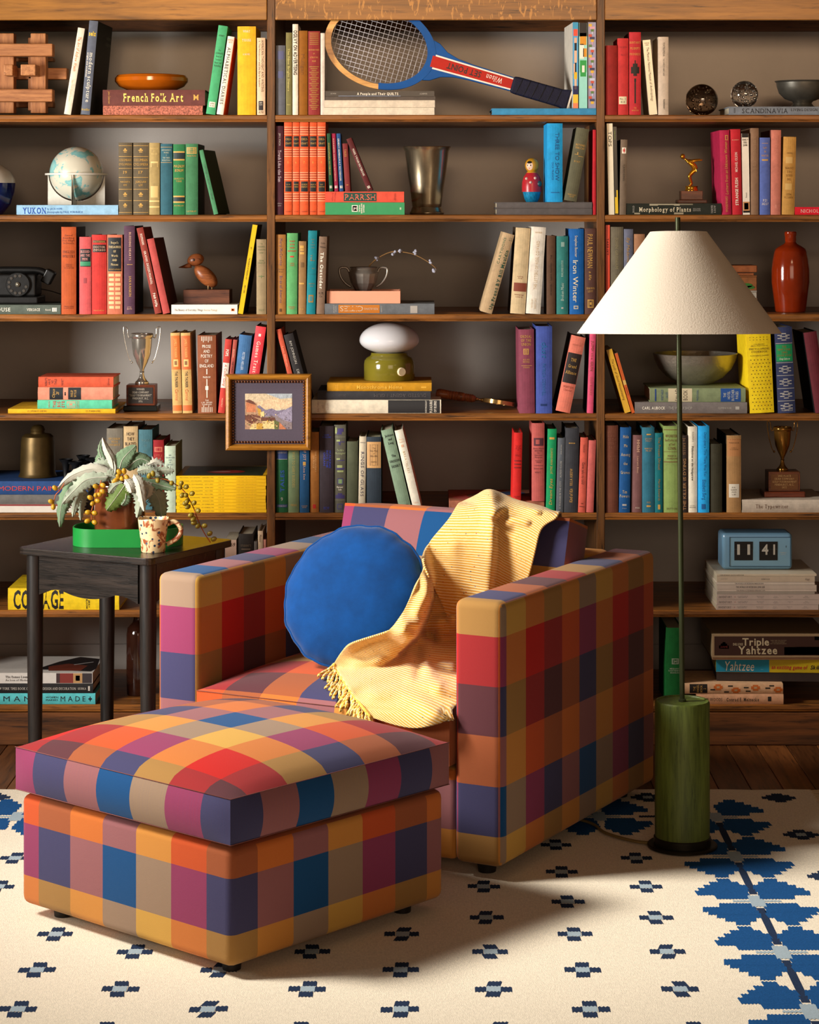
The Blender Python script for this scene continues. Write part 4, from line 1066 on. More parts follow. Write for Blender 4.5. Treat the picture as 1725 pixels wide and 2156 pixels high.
lathing('silver_cup', 'tarnished silver julep cup standing beside the lying green and coral books', 'cup', 899, 6.60, ZR[1],
    [(.047, 0), (.0485, .003), (.0485, .006), (.0455, .010), (.043, .018), (.0405, .022), (.0415, .025), (.045, .06), (.0535, .11), (.0625, .180), (.067, .188), (.0685, .191), (.067, .193), (.062, .190), (.052, .11), (.042, .03), (0, .028)],
    M((176, 160, 132), .24, .93, .55, 26, .03, 60, .5, name='silver_reflection_streaks', stretch=(1, 1, .12)), seg=64)  # vertical streaks in the colour stand in for reflections on the tarnished silver
def doll(zb):
    Y = 6.60; s = Y/FP; cx_ = XX(1120, Y); t = thing('wooden_doll', 'small painted wooden doll with a yellow headscarf on the lying grey books', 'doll', (cx_, Y, zb)); c = (cx_, Y, zb+.0004)
    zz = lambda y: (426.5-y)*s
    G().lathe([(12*s, 0), (15.5*s, zz(420)), (19*s, zz(405)), (20.5*s, zz(394))], c, 32).obj('skirt', M((24, 120, 160), .3, 0, .5, 12, 0, stretch=(30, 30, .5), name='blue_stripes'), t, True, auto=50)
    G().lathe([(20.7*s, zz(405)), (20.9*s, zz(394)), (20.2*s, zz(384)), (17*s, zz(373)), (12*s, zz(366)), (10.5*s, zz(364))], c, 32).obj('bodice', M((176, 36, 44), .3, 0, .2, 60, 0, name='red_paint'), t, True, auto=50)
    G().lathe([(12.8*s, zz(367.5)), (10*s, zz(363)), (8*s, zz(360.5))], c, 32).obj('collar', M((196, 140, 36), .3, bmp=0, name='yellow_paint'), t, True)
    hc = Vector((cx_, Y, zb+zz(349))); hr = 14.3*s
    G().ball(hc, hr, hr, hr*1.08, 32, 20).obj('headscarf', M((196, 138, 30), .25, 0, .15, 70, 0, name='yellow_paint'), t, True)
    fn = Vector((-.42, -.9, -.1)).normalized(); q3 = fn.to_track_quat('Z', 'Y').to_matrix()
    def patch(u, v, w_, h_, e, m, nm):
        V_ = [(0, 0)]+[(r_*math.cos(2*math.pi*k/20), r_*math.sin(2*math.pi*k/20)) for r_ in (.25, .5, .75, 1) for k in range(20)]; W_ = []
        for a, b in V_:
            d = (q3 @ Vector((u+a*w_, v+b*h_, 1))).normalized(); W_.append(hc+Vector((d.x*hr, d.y*hr, d.z*hr*1.08))*(1+e))
        mk(nm, W_, [(0, k+1, (k+1) % 20+1) for k in range(20)]+[(1+20*r+k, 21+20*r+k, 21+20*r+(k+1) % 20, 1+20*r+(k+1) % 20) for r in range(3) for k in range(20)], m, t, True)
    blk = M((24, 18, 16), .4, bmp=0, name='black_paint')
    patch(0, .06, .60, .78, .006, M((226, 190, 164), .3, bmp=0, name='face_paint'), 'face')
    patch(0, .62, .50, .26, .012, blk, 'hair')
    for sgn in (-1, 1): patch(.24*sgn, .08, .11, .08, .014, blk, 'eye'); patch(.25*sgn, .24, .14, .025, .013, blk, 'eyebrow')
    patch(0, -.12, .04, .07, .012, M((206, 150, 126), .4, bmp=0, name='face_paint'), 'nose')
    patch(0, -.34, .10, .06, .013, M((180, 60, 52), .4, bmp=0, name='lip_paint'), 'mouth')
    g = G()
    for a, z, m in ((-100, 385, 0), (-70, 376, 0), (-40, 388, 1), (-130, 377, 0)): 
        rr = 19.6*s if z > 380 else 18.2*s; g.ball((cx_+rr*math.cos(R(a)), Y+rr*math.sin(R(a)), zb+zz(z)), (5.5 if m else 3)*s, (5.5 if m else 3)*s, (6.5 if m else 3)*s, 12, 8, m)
    g.obj('painted_flowers', [M((220, 180, 160), .3, bmp=0, name='pink_paint'), M((26, 70, 76), .3, bmp=0, name='teal_paint')], t, True)
def skin_obj(name, pts, edges, radii, mat, parent, sub=2, root=0):
    me = bpy.data.meshes.new(name); b = Vector(parent['_base'])
    me.from_pydata([tuple(Vector(p)-b) for p in pts], edges, []); me.materials.append(mat); o = bpy.data.objects.new(name, me); COL.objects.link(o); o.parent = parent
    m = o.modifiers.new('skin', 'SKIN'); m.use_smooth_shade = True
    for i, r in enumerate(radii): me.skin_vertices[0].data[i].radius = (r, r) if not isinstance(r, tuple) else r
    me.skin_vertices[0].data[root].use_root = True
    s = o.modifiers.new('sub', 'SUBSURF'); s.levels = sub; s.render_levels = sub; return o
def diver(zb):
    Y = 6.60; s = Y/FP; x = lambda p: XX(p, Y); z = lambda p: ZZ(p, Y)+(zb-ZZ(428.5, Y)); t = thing('diver_trophy', 'gold diving figure trophy on a wooden block in the right bay', 'trophy', (x(1455.5), Y, zb))
    wd = wood((110, 56, 28), (70, 34, 18), 0, .3, 2, name='walnut')
    bev(G().box((x(1425.6), Y-.04, zb+.0004), (x(1485.5), Y+.04, z(421))).obj('plinth', wd, t), .0015, 1)
    bev(G().box((x(1433), Y-.03, z(420.8)), (x(1477.5), Y+.03, z(402))).obj('block', wd, t), .001, 1)
    gm_ = metal((212, 142, 36), .14, .1, 20)
    G().lathe([(14*s, z(401.8)), (14*s, z(400)), (12.5*s, z(398)), (12.5*s, z(394)), (13.8*s, z(392)), (5*s, z(391))], (x(1456.5), Y, 0), 28).obj('gold_base', gm_, t, True, auto=40)
    a, b = Y-.006, Y+.006
    pts = [(x(1459.5), Y, z(372)), (x(1464), Y, z(358)), (x(1463), Y, z(350)), (x(1455), Y, z(342)), (x(1446), Y, z(337)), (x(1441.5), Y, z(333.5)),
           (x(1452), a, z(341)), (x(1462), a-.002, z(339)), (x(1479), a-.002, z(337)), (x(1452), b, z(341)), (x(1462), b+.002, z(337.5)), (x(1476), b+.002, z(335.5)),
           (x(1463), a+.001, z(357)), (x(1450.5), a+.001, z(371)), (x(1456), a+.001, z(388)), (x(1450), a+.001, z(391.5)),
           (x(1464), b-.001, z(357)), (x(1452), b-.001, z(371)), (x(1458), b-.001, z(388)), (x(1452), b-.001, z(391.5))]
    pts[0] = (x(1465), Y, z(361))
    ed = [(0, 1), (1, 2), (2, 3), (3, 4), (4, 5), (3, 6), (6, 7), (7, 8), (3, 9), (9, 10), (10, 11), (0, 12), (12, 13), (13, 14), (14, 15), (0, 16), (16, 17), (17, 18), (18, 19)]
    rd = [6.0, 5.2, 5.2, 6.2, 2.6, 2.2, 2.6, 2.0, 1.2, 2.6, 2.0, 1.2, 4.4, 3.0, 1.8, 1.4, 4.4, 3.0, 1.8, 1.4]
    skin_obj('figure', pts, ed, [r*1.35*s for r in rd], gm_, t)
    G().ball((x(1438), Y, z(329.5)), 5.0*s, 4.6*s, 5.6*s, 16, 12).ball((x(1433.5), Y, z(330.5)), 1.3*s).obj('head', gm_, t, True)
# row 3
def phone(zb):
    Y = 6.56; s = Y/FP; x = lambda p: XX(p, Y); z = lambda p: ZZ(p, Y); t = thing('toy_telephone', 'black painted wooden rotary telephone at the left edge of the third shelf', 'telephone', (x(30), Y, zb))
    bk_ = M((20, 19, 18), .35, 0, .3, 40, .1, 80, name='worn_black_paint'); zo = zb+.0004
    bev(G().box((x(-20), Y-.005, zo), (x(80), Y+.13, z(624.5))).obj('foot_block', bk_, t), .003, 2)
    bev(G().box((x(-6), Y+.004, z(624.2)), (x(75), Y+.11, z(577))).obj('body', bk_, t), .006, 3)
    dc = Vector((x(38), Y+.003, z(599)))
    g = G().lathe([(.0, 0), (25.5*s, 0), (25.5*s, .006), (24*s, .0075), (6*s, .0075), (0, .0075)], (0, 0, 0), 40); g.tf(Matrix.Translation(dc) @ Matrix.Rotation(R(90), 4, 'X')); g.obj('dial', bk_, t, True, auto=30)
    for k in range(10):
        a = R(75+30*k); p = dc+Vector((18.5*s*math.cos(a), -.0078, 18.5*s*math.sin(a)))
        h = G().lathe([(0, 0), (3.4*s, 0), (3.4*s, .0006), (2.8*s, .001), (0, .0002)], (0, 0, 0), 12); h.tf(Matrix.Translation(p) @ Matrix.Rotation(R(90), 4, 'X')); h.obj('finger_hole', M((58, 50, 42), .6, bmp=0, name='bare_wood'), t, True)
    h = G().lathe([(5.5*s, 0), (5*s, .003), (0, .0045)], (0, 0, 0), 16); h.tf(Matrix.Translation(dc+Vector((0, -.0078, 0))) @ Matrix.Rotation(R(90), 4, 'X')); h.obj('dial_knob', metal((170, 160, 140), .3), t, True)
    hp = G().tube(spline([(x(-60), Y+.055, z(583)), (x(-20), Y+.055, z(571)), (x(30), Y+.055, z(569.5)), (x(75), Y+.055, z(571)), (x(90), Y+.055, z(578))], 5), 7.5*s, 12)
    hp.obj('handset', bk_, t, True)
    e = G().box((-.014, -.019, -.020), (.014, .019, .020)); e.tf(Matrix.Translation((x(96), Y+.055, z(584))) @ Matrix.Rotation(R(28), 4, 'Y')); bev(e.obj('earpiece', bk_, t), .004, 3)
    G().tube(spline([(x(74), Y+.10, z(611)), (x(95), Y+.11, z(616)), (x(120), Y+.12, z(624)), (x(150), Y+.13, z(628))], 6), .0016, 6).obj('cord', M((40, 34, 30), .7, name='cord'), t, True)
def bird(zb):
    Y = 6.58; s = Y/FP; x = lambda p: XX(p, Y); z = lambda p: ZZ(p, Y)+(zb-ZZ(640, Y)); t = thing('wooden_bird', 'carved teak bird with a long beak on a walnut block', 'figurine', (x(440), Y, zb))
    bev(G().box((x(389), Y-.04, zb+.0004), (x(486), Y+.055, z(610.5))).obj('block', wood((112, 66, 44), (74, 42, 30), 0, .45, 1.2, name='walnut'), t), .001, 1)
    tk = wood((164, 94, 50), (110, 56, 28), 0, .35, 1.6, name='teak')
    M3 = Matrix.Rotation(R(42), 3, 'Y')
    G().ball((x(433.5), Y, z(583)), 30*s, 15*s, 16.5*s, 24, 16, M3=M3).obj('body', tk, t, True)
    M4 = Matrix.Rotation(R(-14), 3, 'Y'); G().ball((x(412), Y, z(548.5)), 18*s, 13*s, 13*s, 24, 16, M3=M4).obj('head', tk, t, True)
    bk2 = G().tube([Vector((x(402), Y, z(559))), Vector((x(392), Y, z(562))), Vector((x(376.5), Y, z(564.5)))], [6.5*s, 4.5*s, .6*s], 12); bk2.V = [(a, Y+(b-Y)*1.3, c) for a, b, c in bk2.V]; bk2.obj('beak', tk, t, True)
    G().ball((x(410), Y-12*s, z(548.5)), 3*s, 1.4*s, 3*s).obj('eye', M((40, 26, 20), .3, bmp=0, name='dark_wood'), t, True)
    G().tube([(x(412), Y, z(561)), (x(418), Y, z(568))], 3*s, 10).obj('neck', tk, t, True)
    for d in (0, 7): G().tube([(x(439+d), Y-.008+.016*(d > 0), z(598)), (x(439+d), Y-.008+.016*(d > 0), z(610.4))], 1.3*s, 8).obj('leg', M((176, 140, 96), .4, name='pale_wood'), t, True)
def pewtercup(zb, zrim):
    Y = 6.61; s = Y/FP; c = (XX(765.5, Y), Y, zb+.0004); sc_ = (608.5-557)*s
    t = thing('sugar_bowl', 'faceted pewter bowl with two handles standing on the pink box', 'bowl', (c[0], Y, zb)); mt = metal((168, 160, 150), .36, .2, 20, .6); f = lambda y: (609.5-y)*s
    o = G().lathe([(13*s, 0), (17*s, f(606)), (27*s, f(590)), (31*s, f(575)), (32*s, f(570))], c, 14, ang=.22).obj('bowl', mt, t)
    G().lathe([(32*s, f(570)), (31*s, f(567)), (28*s, f(563)), (27.5*s, f(560)), (29.5*s, f(557)), (28*s, f(556)), (25.5*s, f(558)), (27*s, f(570)), (18*s, f(595)), (0, f(600))], c, 40).obj('rim', mt, t, True, auto=40)
    for q in (-1, 1):
        xx = lambda d: c[0]+q*d*s
        G().tube(spline([(xx(29), Y, zb+f(569)), (xx(34), Y, zb+f(559)), (xx(44), Y, zb+f(557)), (xx(50.5), Y, zb+f(561)), (xx(48), Y, zb+f(576)), (xx(38), Y, zb+f(590)), (xx(26), Y, zb+f(598))], 5), 2.6*s, 8).obj('handle', mt, t, True)
    tw = thing('bud_twig', 'bare arching twig with pale buds leaning out of the pewter sugar bowl', 'twig', (c[0]+.01, Y, zb+.02)); x = lambda p: XX(p, Y); z = lambda p: ZZ(p, Y)
    st = spline([(x(766), Y+.005, zb+.0145), (x(776), Y+.003, z(566)), (x(784), Y, z(553)), (x(800), Y, z(541)), (x(822), Y, z(531)), (x(842), Y, z(530)), (x(870), Y, z(535)), (x(898), Y, z(549)), (x(919), Y, z(565))], 4)
    G().tube(st, [1.7*s-.9*s*i/len(st) for i in range(len(st))], 6).obj('stem', M((150, 112, 66), .7, name='bark'), tw, True)
    wh = M((168, 168, 182), .5, 0, .3, 200, .3, 200, name='white_bud')
    for bx, by in ((793, 545), (829.5, 533), (843, 528), (874, 531), (907, 551), (914.5, 571)):
        g = G(); rd = random.Random(bx)
        for k in range(6): g.ball((x(bx)+rd.uniform(-3, 3)*s, Y-.002+rd.uniform(-3, 3)*s, z(by)+rd.uniform(-3.5, 3.5)*s), rd.uniform(2, 3.4)*s, seg=8, rings=5)
        g.obj('bud', wh, tw, True)
lathing('brown_bottle', 'glossy red brown stoneware bottle at the right end of the third shelf', 'bottle', 1665, 6.62, ZR[2],
    [(.040, 0), (.0425, .002), (.044, .012), (.049, .05), (.0535, .085), (.0535, .120), (.050, .150), (.0455, .172), (.042, .180), (.030, .188), (.0185, .194), (.0150, .199), (.0160, .203), (.0158, .216), (.0172, .2185), (.0172, .226), (.0150, .229), (.0115, .229), (.0105, .2), (.01, .19)],
    M((132, 40, 10), .1, 0, .18, 18, .02, 40, .6, name='brown_glaze'), seg=64)
YB2 = 6.60
def cigar():
    zb = ZR[2]; Y = 6.60
    for i, (x0, x1, y0, y1, c, lb) in enumerate([(1475, 1595, 632, 662, (150, 120, 90), 'tan paper-covered box at the base of the stack behind the lampshade'), (1470, 1594, 616, 631.8, (176, 166, 150), 'flat white box in the stack behind the lampshade'), (1478, 1594, 584, 615.8, (140, 84, 44), 'cigar box with a green leaf label behind the lampshade')]):
        t = thing('cigar_box', lb, 'box', (XX(x0, Y), Y, ZZ(y1, Y)), 0, 'boxes behind the lampshade'); z1 = zb+.0003 if i == 0 else ztp; z2 = z1+(y1-y0)*Y/FP; ztp = z2+.0003
        bev(G().box((XX(x0, Y), Y, z1), (XX(x1, Y), Y+.14, z2-.005)).obj('box_body', M(c, .6, 0, .25, 60, .2, 200, name='wood_box'), t), .001, 1)
        bev(G().box((XX(x0, Y)-.0005, Y-.0008, z2-.0048), (XX(x1, Y)+.0005, Y+.1405, z2)).obj('box_lid', M(tuple(v*.9 for v in c), .6, 0, .25, 60, .2, 200, name='wood_box'), t), .001, 1)
        if i == 2:
            g = G()
            for px_, py_, r, m in ((1572, 600, 11, 0), (1580, 604, 8, 0), (1558, 597, 7, 1)): g.add([(XX(px_+r*math.cos(2*math.pi*k/10)*1.2, Y), Y-.0009, z1+(606-py_)*Y/FP+.006+r*.45*math.sin(2*math.pi*k/10)*Y/FP) for k in range(10)], [tuple(range(10))], m)
            g.obj('printed_label', [M((50, 110, 40), .6, bmp=0, name='ink'), M((170, 50, 36), .6, bmp=0, name='ink')], t)
    t = thing('small_wooden_chest', 'small brown box with a lifted lid topping the stack behind the lampshade', 'box', (XX(1480, Y), Y, ztp), 0, 'boxes behind the lampshade'); m = M((150, 84, 44), .6, 0, .25, 60, .2, 200, name='wood_box')
    bev(G().box((XX(1480, Y), Y, ztp), (XX(1588, Y), Y+.10, ztp+.006)).obj('box_body', m, t), .001, 1)
    bev(G().box((XX(1478, Y), Y-.001, ztp+.008), (XX(1595, Y), Y+.102, ztp+.028)).obj('box_lid', m, t), .003, 2)
    G().box((XX(1484, Y), Y+.004, ztp+.0055), (XX(1584, Y), Y+.098, ztp+.0085)).obj('inner_rim', M((50, 30, 20), .8, name='wood_box'), t)
cigar()
# row 4
def trophy(name, label, px, Y, zb, y_of, xs, mcup, mbase, plinth, lines, ink_c):
    """cup trophy; xs in pixels from the axis, y in picture rows"""
    s = Y/FP; z = lambda p: zb+(y_of['base']-p)*s; c = XX(px, Y); t = thing(name, label, 'trophy', (c, Y, zb)); f = y_of
    h1, h2 = xs['plinth'], xs['block']
    bev(G().box((c-h1*s, Y-h1*s*.8, zb+.0004), (c+h1*s, Y+h1*s*.8, z(f['p1']))).obj('plinth', plinth, t), .003, 2)
    bev(G().box((c-h2*s, Y-h2*s*.8, z(f['p1'])+.0002), (c+h2*s, Y+h2*s*.8, z(f['b1']))).obj('block', mbase, t), .001, 1)
    yb = f['b1']; yt = f['rim']; hgt = yb-yt; r = xs['rim']
    pr = [(.62, 0), (.64, .02), (.62, .045), (.50, .065), (.30, .12), (.20, .19), (.17, .225), (.24, .24), (.17, .26), (.22, .30), (.52, .43), (.80, .58), (.90, .74), (.94, .90), (1.04, .925), (1.07, .955), (1.04, .985), (.98, 1.0), (.90, .985), (.85, .74), (.4, .42), (0, .36)]
    G().lathe([(a*r*s, z(yb)+.0002+b*hgt*s) for a, b in pr], (c, Y, 0), 40).obj('cup', mcup, t, True, auto=35)
    for q in (-1, 1):
        pts = [(.98, .93), (1.20, .91), (1.30, .98), (1.36, 1.10), (1.66, 1.12), (1.64, .95), (1.45, .72), (1.12, .48), (.86, .44)] if f.get('h', 1) else []
        G().tube(spline([(c+q*a*r*s, Y, z(yb)+b*hgt*s) for a, b in pts], 5), .9*s, 7).ball((c+q*.92*r*s, Y, z(yb)+.43*hgt*s), 2.4*s).obj('handle', mcup, t, True)
    g = G().box((c-h2*s*.86, Y-h2*s*.8-.0012, z(f['p1'])+.10*(f['p1']-f['b1'])*s), (c+h2*s*.86, Y-h2*s*.8-.0002, z(f['b1'])-.12*(f['p1']-f['b1'])*s))
    g.obj('plaque', lines[1], t)
    Lz = (f['p1']-f['b1'])*s*.74; V_, F_ = layout(lines[0], 'Xs', h2*s*1.55, Lz)
    mk('engraving', [(c+x, Y-h2*s*.8-.0016, (z(f['p1'])+z(f['b1']))/2+y) for x, y in V_], F_, M(ink_c, .5, bmp=0, var=0, name='ink'), t)
trophy('silver_trophy', 'tall silver golf tournament trophy cup on a wooden block', 299, 6.58, ZR[3]+.001, dict(base=867, p1=855, b1=812, rim=705), dict(plinth=36, block=30, rim=23),
    metal((206, 200, 188), .14, .05, 14, .85), wood((116, 56, 34), (80, 38, 22), 0, .3, 2, name='walnut'), M((26, 28, 26), .2, name='black_plastic'), ('WINNER|DEAR COMPANY|"GOLF TOURNAMENT"|PINEHURST, N.C.|1976', M((64, 60, 58), .3, .3, .1, 60, 0, name='dark_plaque')), (196, 186, 168))
def frame_():
    Y = YF-.030; s = Y/FP; x = lambda p: XX(p, Y); z = lambda p: ZZ(p, Y)
    t = thing('picture_frame', 'gilt frame with a small landscape painting hung on the left upright', 'picture', (x(565), Y, z(868)))
    gd = wood((182, 122, 40), (140, 88, 24), 0, .35, 2, gain=.95, name='gilt_wood'); X0, X1, Z0, Z1 = x(475), x(655.5), z(948.5), z(788)
    prof = [(0, 0), (.002, -.008), (.009, -.011), (.013, -.009), (.0175, .004), (.0175, .017), (0, .022)]
    co = [(X0, Z0), (X1, Z0), (X1, Z1), (X0, Z1)]; dr = [(1, 1), (-1, 1), (-1, -1), (1, -1)]
    for k in range(4):
        k2 = (k+1) % 4; V_ = []
        for q in (k, k2):
            for a, d in prof: V_.append((co[q][0]+dr[q][0]*a, Y+d, co[q][1]+dr[q][1]*a))
        n = len(prof); F_ = [(i, (i+1) % n, n+(i+1) % n, n+i) for i in range(n)]+[tuple(range(n))[::-1], tuple(range(n, 2*n))]
        mk('frame_rail', V_, F_, gd, t)
    bm2 = metal((110, 66, 40), .35, .2, 80, .5); i0, i1, j0, j1 = x(491), x(640), z(931), z(804)
    def rowb(a, b, n):
        for k in range(n):
            p = Vector(a)+(Vector(b)-Vector(a))*k/(n-1); bb = G().ball(p, 2.75*s, 2.75*s, 2.75*s, 8, 6); bb.obj('bead', bm2, t, True)
    rowb((i0, Y+.002, j1), (i1, Y+.002, j1), 25); rowb((i0, Y+.002, j0), (i1, Y+.002, j0), 25); rowb((i0, Y+.002, j0+5.5*s), (i0, Y+.002, j1-5.5*s), 20); rowb((i1, Y+.002, j0+5.5*s), (i1, Y+.002, j1-5.5*s), 20)
    G().box((X0+.0175, Y+.004, Z0+.0175), (X1-.0175, Y+.0165, Z1-.0175)).obj('mat_board', M((84, 74, 86), .85, 0, .05, 200, .1, name='grey_mat'), t)
    px0, px1, py0, py1 = 516, 615, 829, 904
    cs = [(150, 130, 110), (206, 184, 150), (224, 190, 150), (150, 140, 160), (128, 116, 136), (176, 136, 104), (110, 66, 50), (196, 150, 60), (96, 100, 56), (222, 196, 132), (136, 120, 120), (196, 120, 80), (170, 176, 180)]
    mm = [M(c_, .6, 0, .3, 160, .4, 300, name='oil_paint') for c_ in cs]; g = G(); lv = [0]
    def poly(pts, mi): lv[0] += 1; g.add([(x(a), Y+.0035-.00004*lv[0], z(b)) for a, b in pts], [tuple(range(len(pts)))], mi)
    poly([(px0, py0), (px1, py0), (px1, py1), (px0, py1)], 12)
    poly([(516, 829), (560, 829), (590, 840), (615, 838), (615, 862), (516, 868)], 1); poly([(540, 848), (575, 838), (615, 846), (615, 858), (545, 862)], 2)
    poly([(516, 880), (541, 856), (546, 853), (552, 858), (560, 864), (572, 860), (585, 866), (598, 862), (615, 868), (615, 880)], 4); poly([(615, 855), (602, 862), (586, 872), (580, 876), (615, 884)], 3)
    poly([(516, 876), (615, 876), (615, 904), (516, 904)], 10); poly([(583, 876), (615, 862), (615, 890), (595, 884)], 3)
    poly([(516, 842), (528, 842), (541, 850), (545, 872), (552, 880), (560, 904), (516, 904)], 5); poly([(518, 848), (530, 846), (538, 854), (539, 868), (519, 868)], 11); poly([(516, 845), (524, 841), (534, 846), (540, 853), (528, 850)], 6)
    poly([(516, 874), (524, 873), (545, 884), (530, 893), (516, 884)], 6); poly([(528, 872), (547, 876), (549, 881), (534, 878)], 6); poly([(541, 858), (549, 862), (552, 874), (545, 876)], 7)
    poly([(548, 868), (556, 866), (557, 876), (549, 877)], 9); poly([(552, 885), (577, 885), (578, 903), (553, 903)], 9); poly([(550, 879), (578, 879), (581, 886), (549, 887)], 6)
    poly([(577, 884), (588, 889), (586, 904), (578, 904)], 8); poly([(588, 889), (603, 904), (588, 904)], 11); poly([(540, 890), (553, 892), (553, 904), (538, 904)], 7); poly([(530, 894), (540, 891), (540, 904), (526, 904)], 9)
    for k in range(60):
        rd = random.Random(k*3+1); a, b = rd.uniform(518, 610), rd.uniform(870, 902); r = rd.uniform(.8, 2.4); poly([(a-r, b), (a, b-r*.6), (a+r, b), (a, b+r*.6)], rd.choice([5, 6, 7, 8, 11, 9]) if a < 590 else rd.choice([10, 3, 4]))
    g.obj('painting', mm, t)
frame_()
def mushroom(zb):
    Y = 6.60; s = Y/FP; c = (XX(820, Y), Y, 0); t = thing('mushroom_lamp', 'olive green table lamp with a white glass mushroom top in the middle bay', 'table lamp', (c[0], Y, zb)); z = lambda p: zb+.0004+(803-p)*s
    G().lathe([(52*s, z(803)), (53.5*s, z(801)), (53.5*s, z(770)), (52*s, z(762)), (47*s, z(756)), (41*s, z(753)), (39*s, z(750)), (38*s, z(746)), (30*s, z(745.5))], c, 64).obj('base', M((116, 106, 32), .12, 0, .05, 30, 0, spec=.6, name='olive_glaze'), t, True, auto=50)
    gm2 = M((222, 220, 222), .10, 0, 0, bmp=0, spec=.6, name='opal_glass')
    pr = []
    for k in range(25):
        a = math.pi*k/24; rr, zz = math.sin(a)*63, -math.cos(a)
        zz = zz*(37.5 if zz > 0 else 28); pr.append((max(rr, 0)*s, z(720)+zz*s))
    pr = [(36*s, z(746.5))]+[p for p in pr if p[1] > z(746)]
    G().lathe(pr, c, 64).obj('glass_shade', gm2, t, True, auto=60)
    k_ = G().lathe([(9*s, 0), (9*s, .006), (8*s, .0075), (0, .0075)], (0, 0, 0), 24); d = Vector((.47, -.88, 0)); p = Vector(c)+d*53.2*s; p.z = z(783)
    k_.tf(Matrix.Translation(p) @ d.to_track_quat('Z', 'Y').to_matrix().to_4x4()); k_.obj('dimmer_knob', M((226, 206, 170), .3, bmp=0, name='cream_plastic'), t, True, auto=40)
def magnifier():
    Y = 6.62; s = Y/FP; zb = ZR[3]; t = thing('magnifying_glass', 'magnifying glass with a turned wooden handle propped on the lying books', 'magnifying glass', (XX(1000, Y), Y, zb))
    a = Vector((XX(918, Y), Y-.004, ZZ(827, Y))); b = Vector((XX(1001, Y), Y+.004, ZZ(840, Y))); d = (b-a).normalized(); q = d.to_track_quat('Z', 'Y').to_matrix().to_4x4(); Lh = (b-a).length
    pr = [(0, 0), (7*s, .001), (9.6*s, .007), (10*s, .014), (9.8*s, .03)]
    for k in range(4): zz = .036+.008*k; pr += [(9.6*s, zz), (8.6*s, zz+.002), (9.8*s, zz+.004)]
    pr += [(9.6*s, .078)]
    for k in range(4): zz = .082+.006*k; pr += [(8.6*s, zz), (7.6*s, zz+.002), (8.8*s, zz+.004)]
    pr += [(6*s, Lh), (0, Lh)]
    G().lathe(pr, (0, 0, 0), 24).tf(Matrix.Translation(a) @ q).obj('handle', wood((156, 88, 46), (110, 58, 30), 2, .35, 2, name='turned_wood'), t, True, auto=40)
    br = metal((176, 140, 84), .18, .1)
    G().lathe([(3.2*s, 0), (4.4*s, .003), (2.6*s, .006), (2.4*s, .016), (3.6*s, .019), (3.2*s, .022)], (0, 0, 0), 20).tf(Matrix.Translation(b) @ q).obj('ferrule', br, t, True, auto=40)
    e = b+d*.021; rr = 34*s; n_ = Vector((d.z*-1, .0, d.x)); n_ = Vector((-d.z, .10, d.x)).normalized(); u = d; v = n_.cross(u).normalized(); cc = e+d*rr
    V_ = []; F_ = []; n = 56
    for i in range(n):
        an = 2*math.pi*i/n; o = u*math.cos(an)+v*math.sin(an)
        for r_, h in ((rr, -.0055), (rr, .0055), (rr-.003, .0055), (rr-.003, -.0055)): V_.append(cc+o*r_+n_*h)
    for i in range(n):
        for k in range(4): F_.append((i*4+k, ((i+1) % n)*4+k, ((i+1) % n)*4+(k+1) % 4, i*4+(k+1) % 4))
    G().add(V_, F_).obj('lens_ring', br, t, True, auto=40)
    V_ = [cc+n_*.003]+[cc+(u*math.cos(2*math.pi*i/n)+v*math.sin(2*math.pi*i/n))*(rr-.0032)+n_*.0005 for i in range(n)]+[cc-n_*.003]
    gl_, nt, bs = nodes('lens_glass'); bs.inputs['Transmission Weight'].default_value = 1; bs.inputs['Roughness'].default_value = 0; bs.inputs['IOR'].default_value = 1.45
    mk('lens', V_, [(0, 1+i, 1+(i+1) % n) for i in range(n)]+[(n+1, 1+(i+1) % n, 1+i) for i in range(n)], gl_, t, True)
def hbowl(zb):
    Y = 6.64; s = Y/FP; lathing('hammered_bowl', 'hammered silver bowl with a leaf border on the lying green book', 'bowl', 1464, Y, zb,
        [(30*s, 0), (34*s, .002), (58*s, 14*s), (76*s, 32*s), (85*s, 50*s), (88*s, 62*s), (89*s, 64*s), (87*s, 64.5*s), (83*s, 50*s), (70*s, 28*s), (40*s, 9*s), (0, 5*s)],
        M((176, 166, 150), .38, .8, .15, 20, .5, 110, .5, name='hammered_metal'), seg=64)
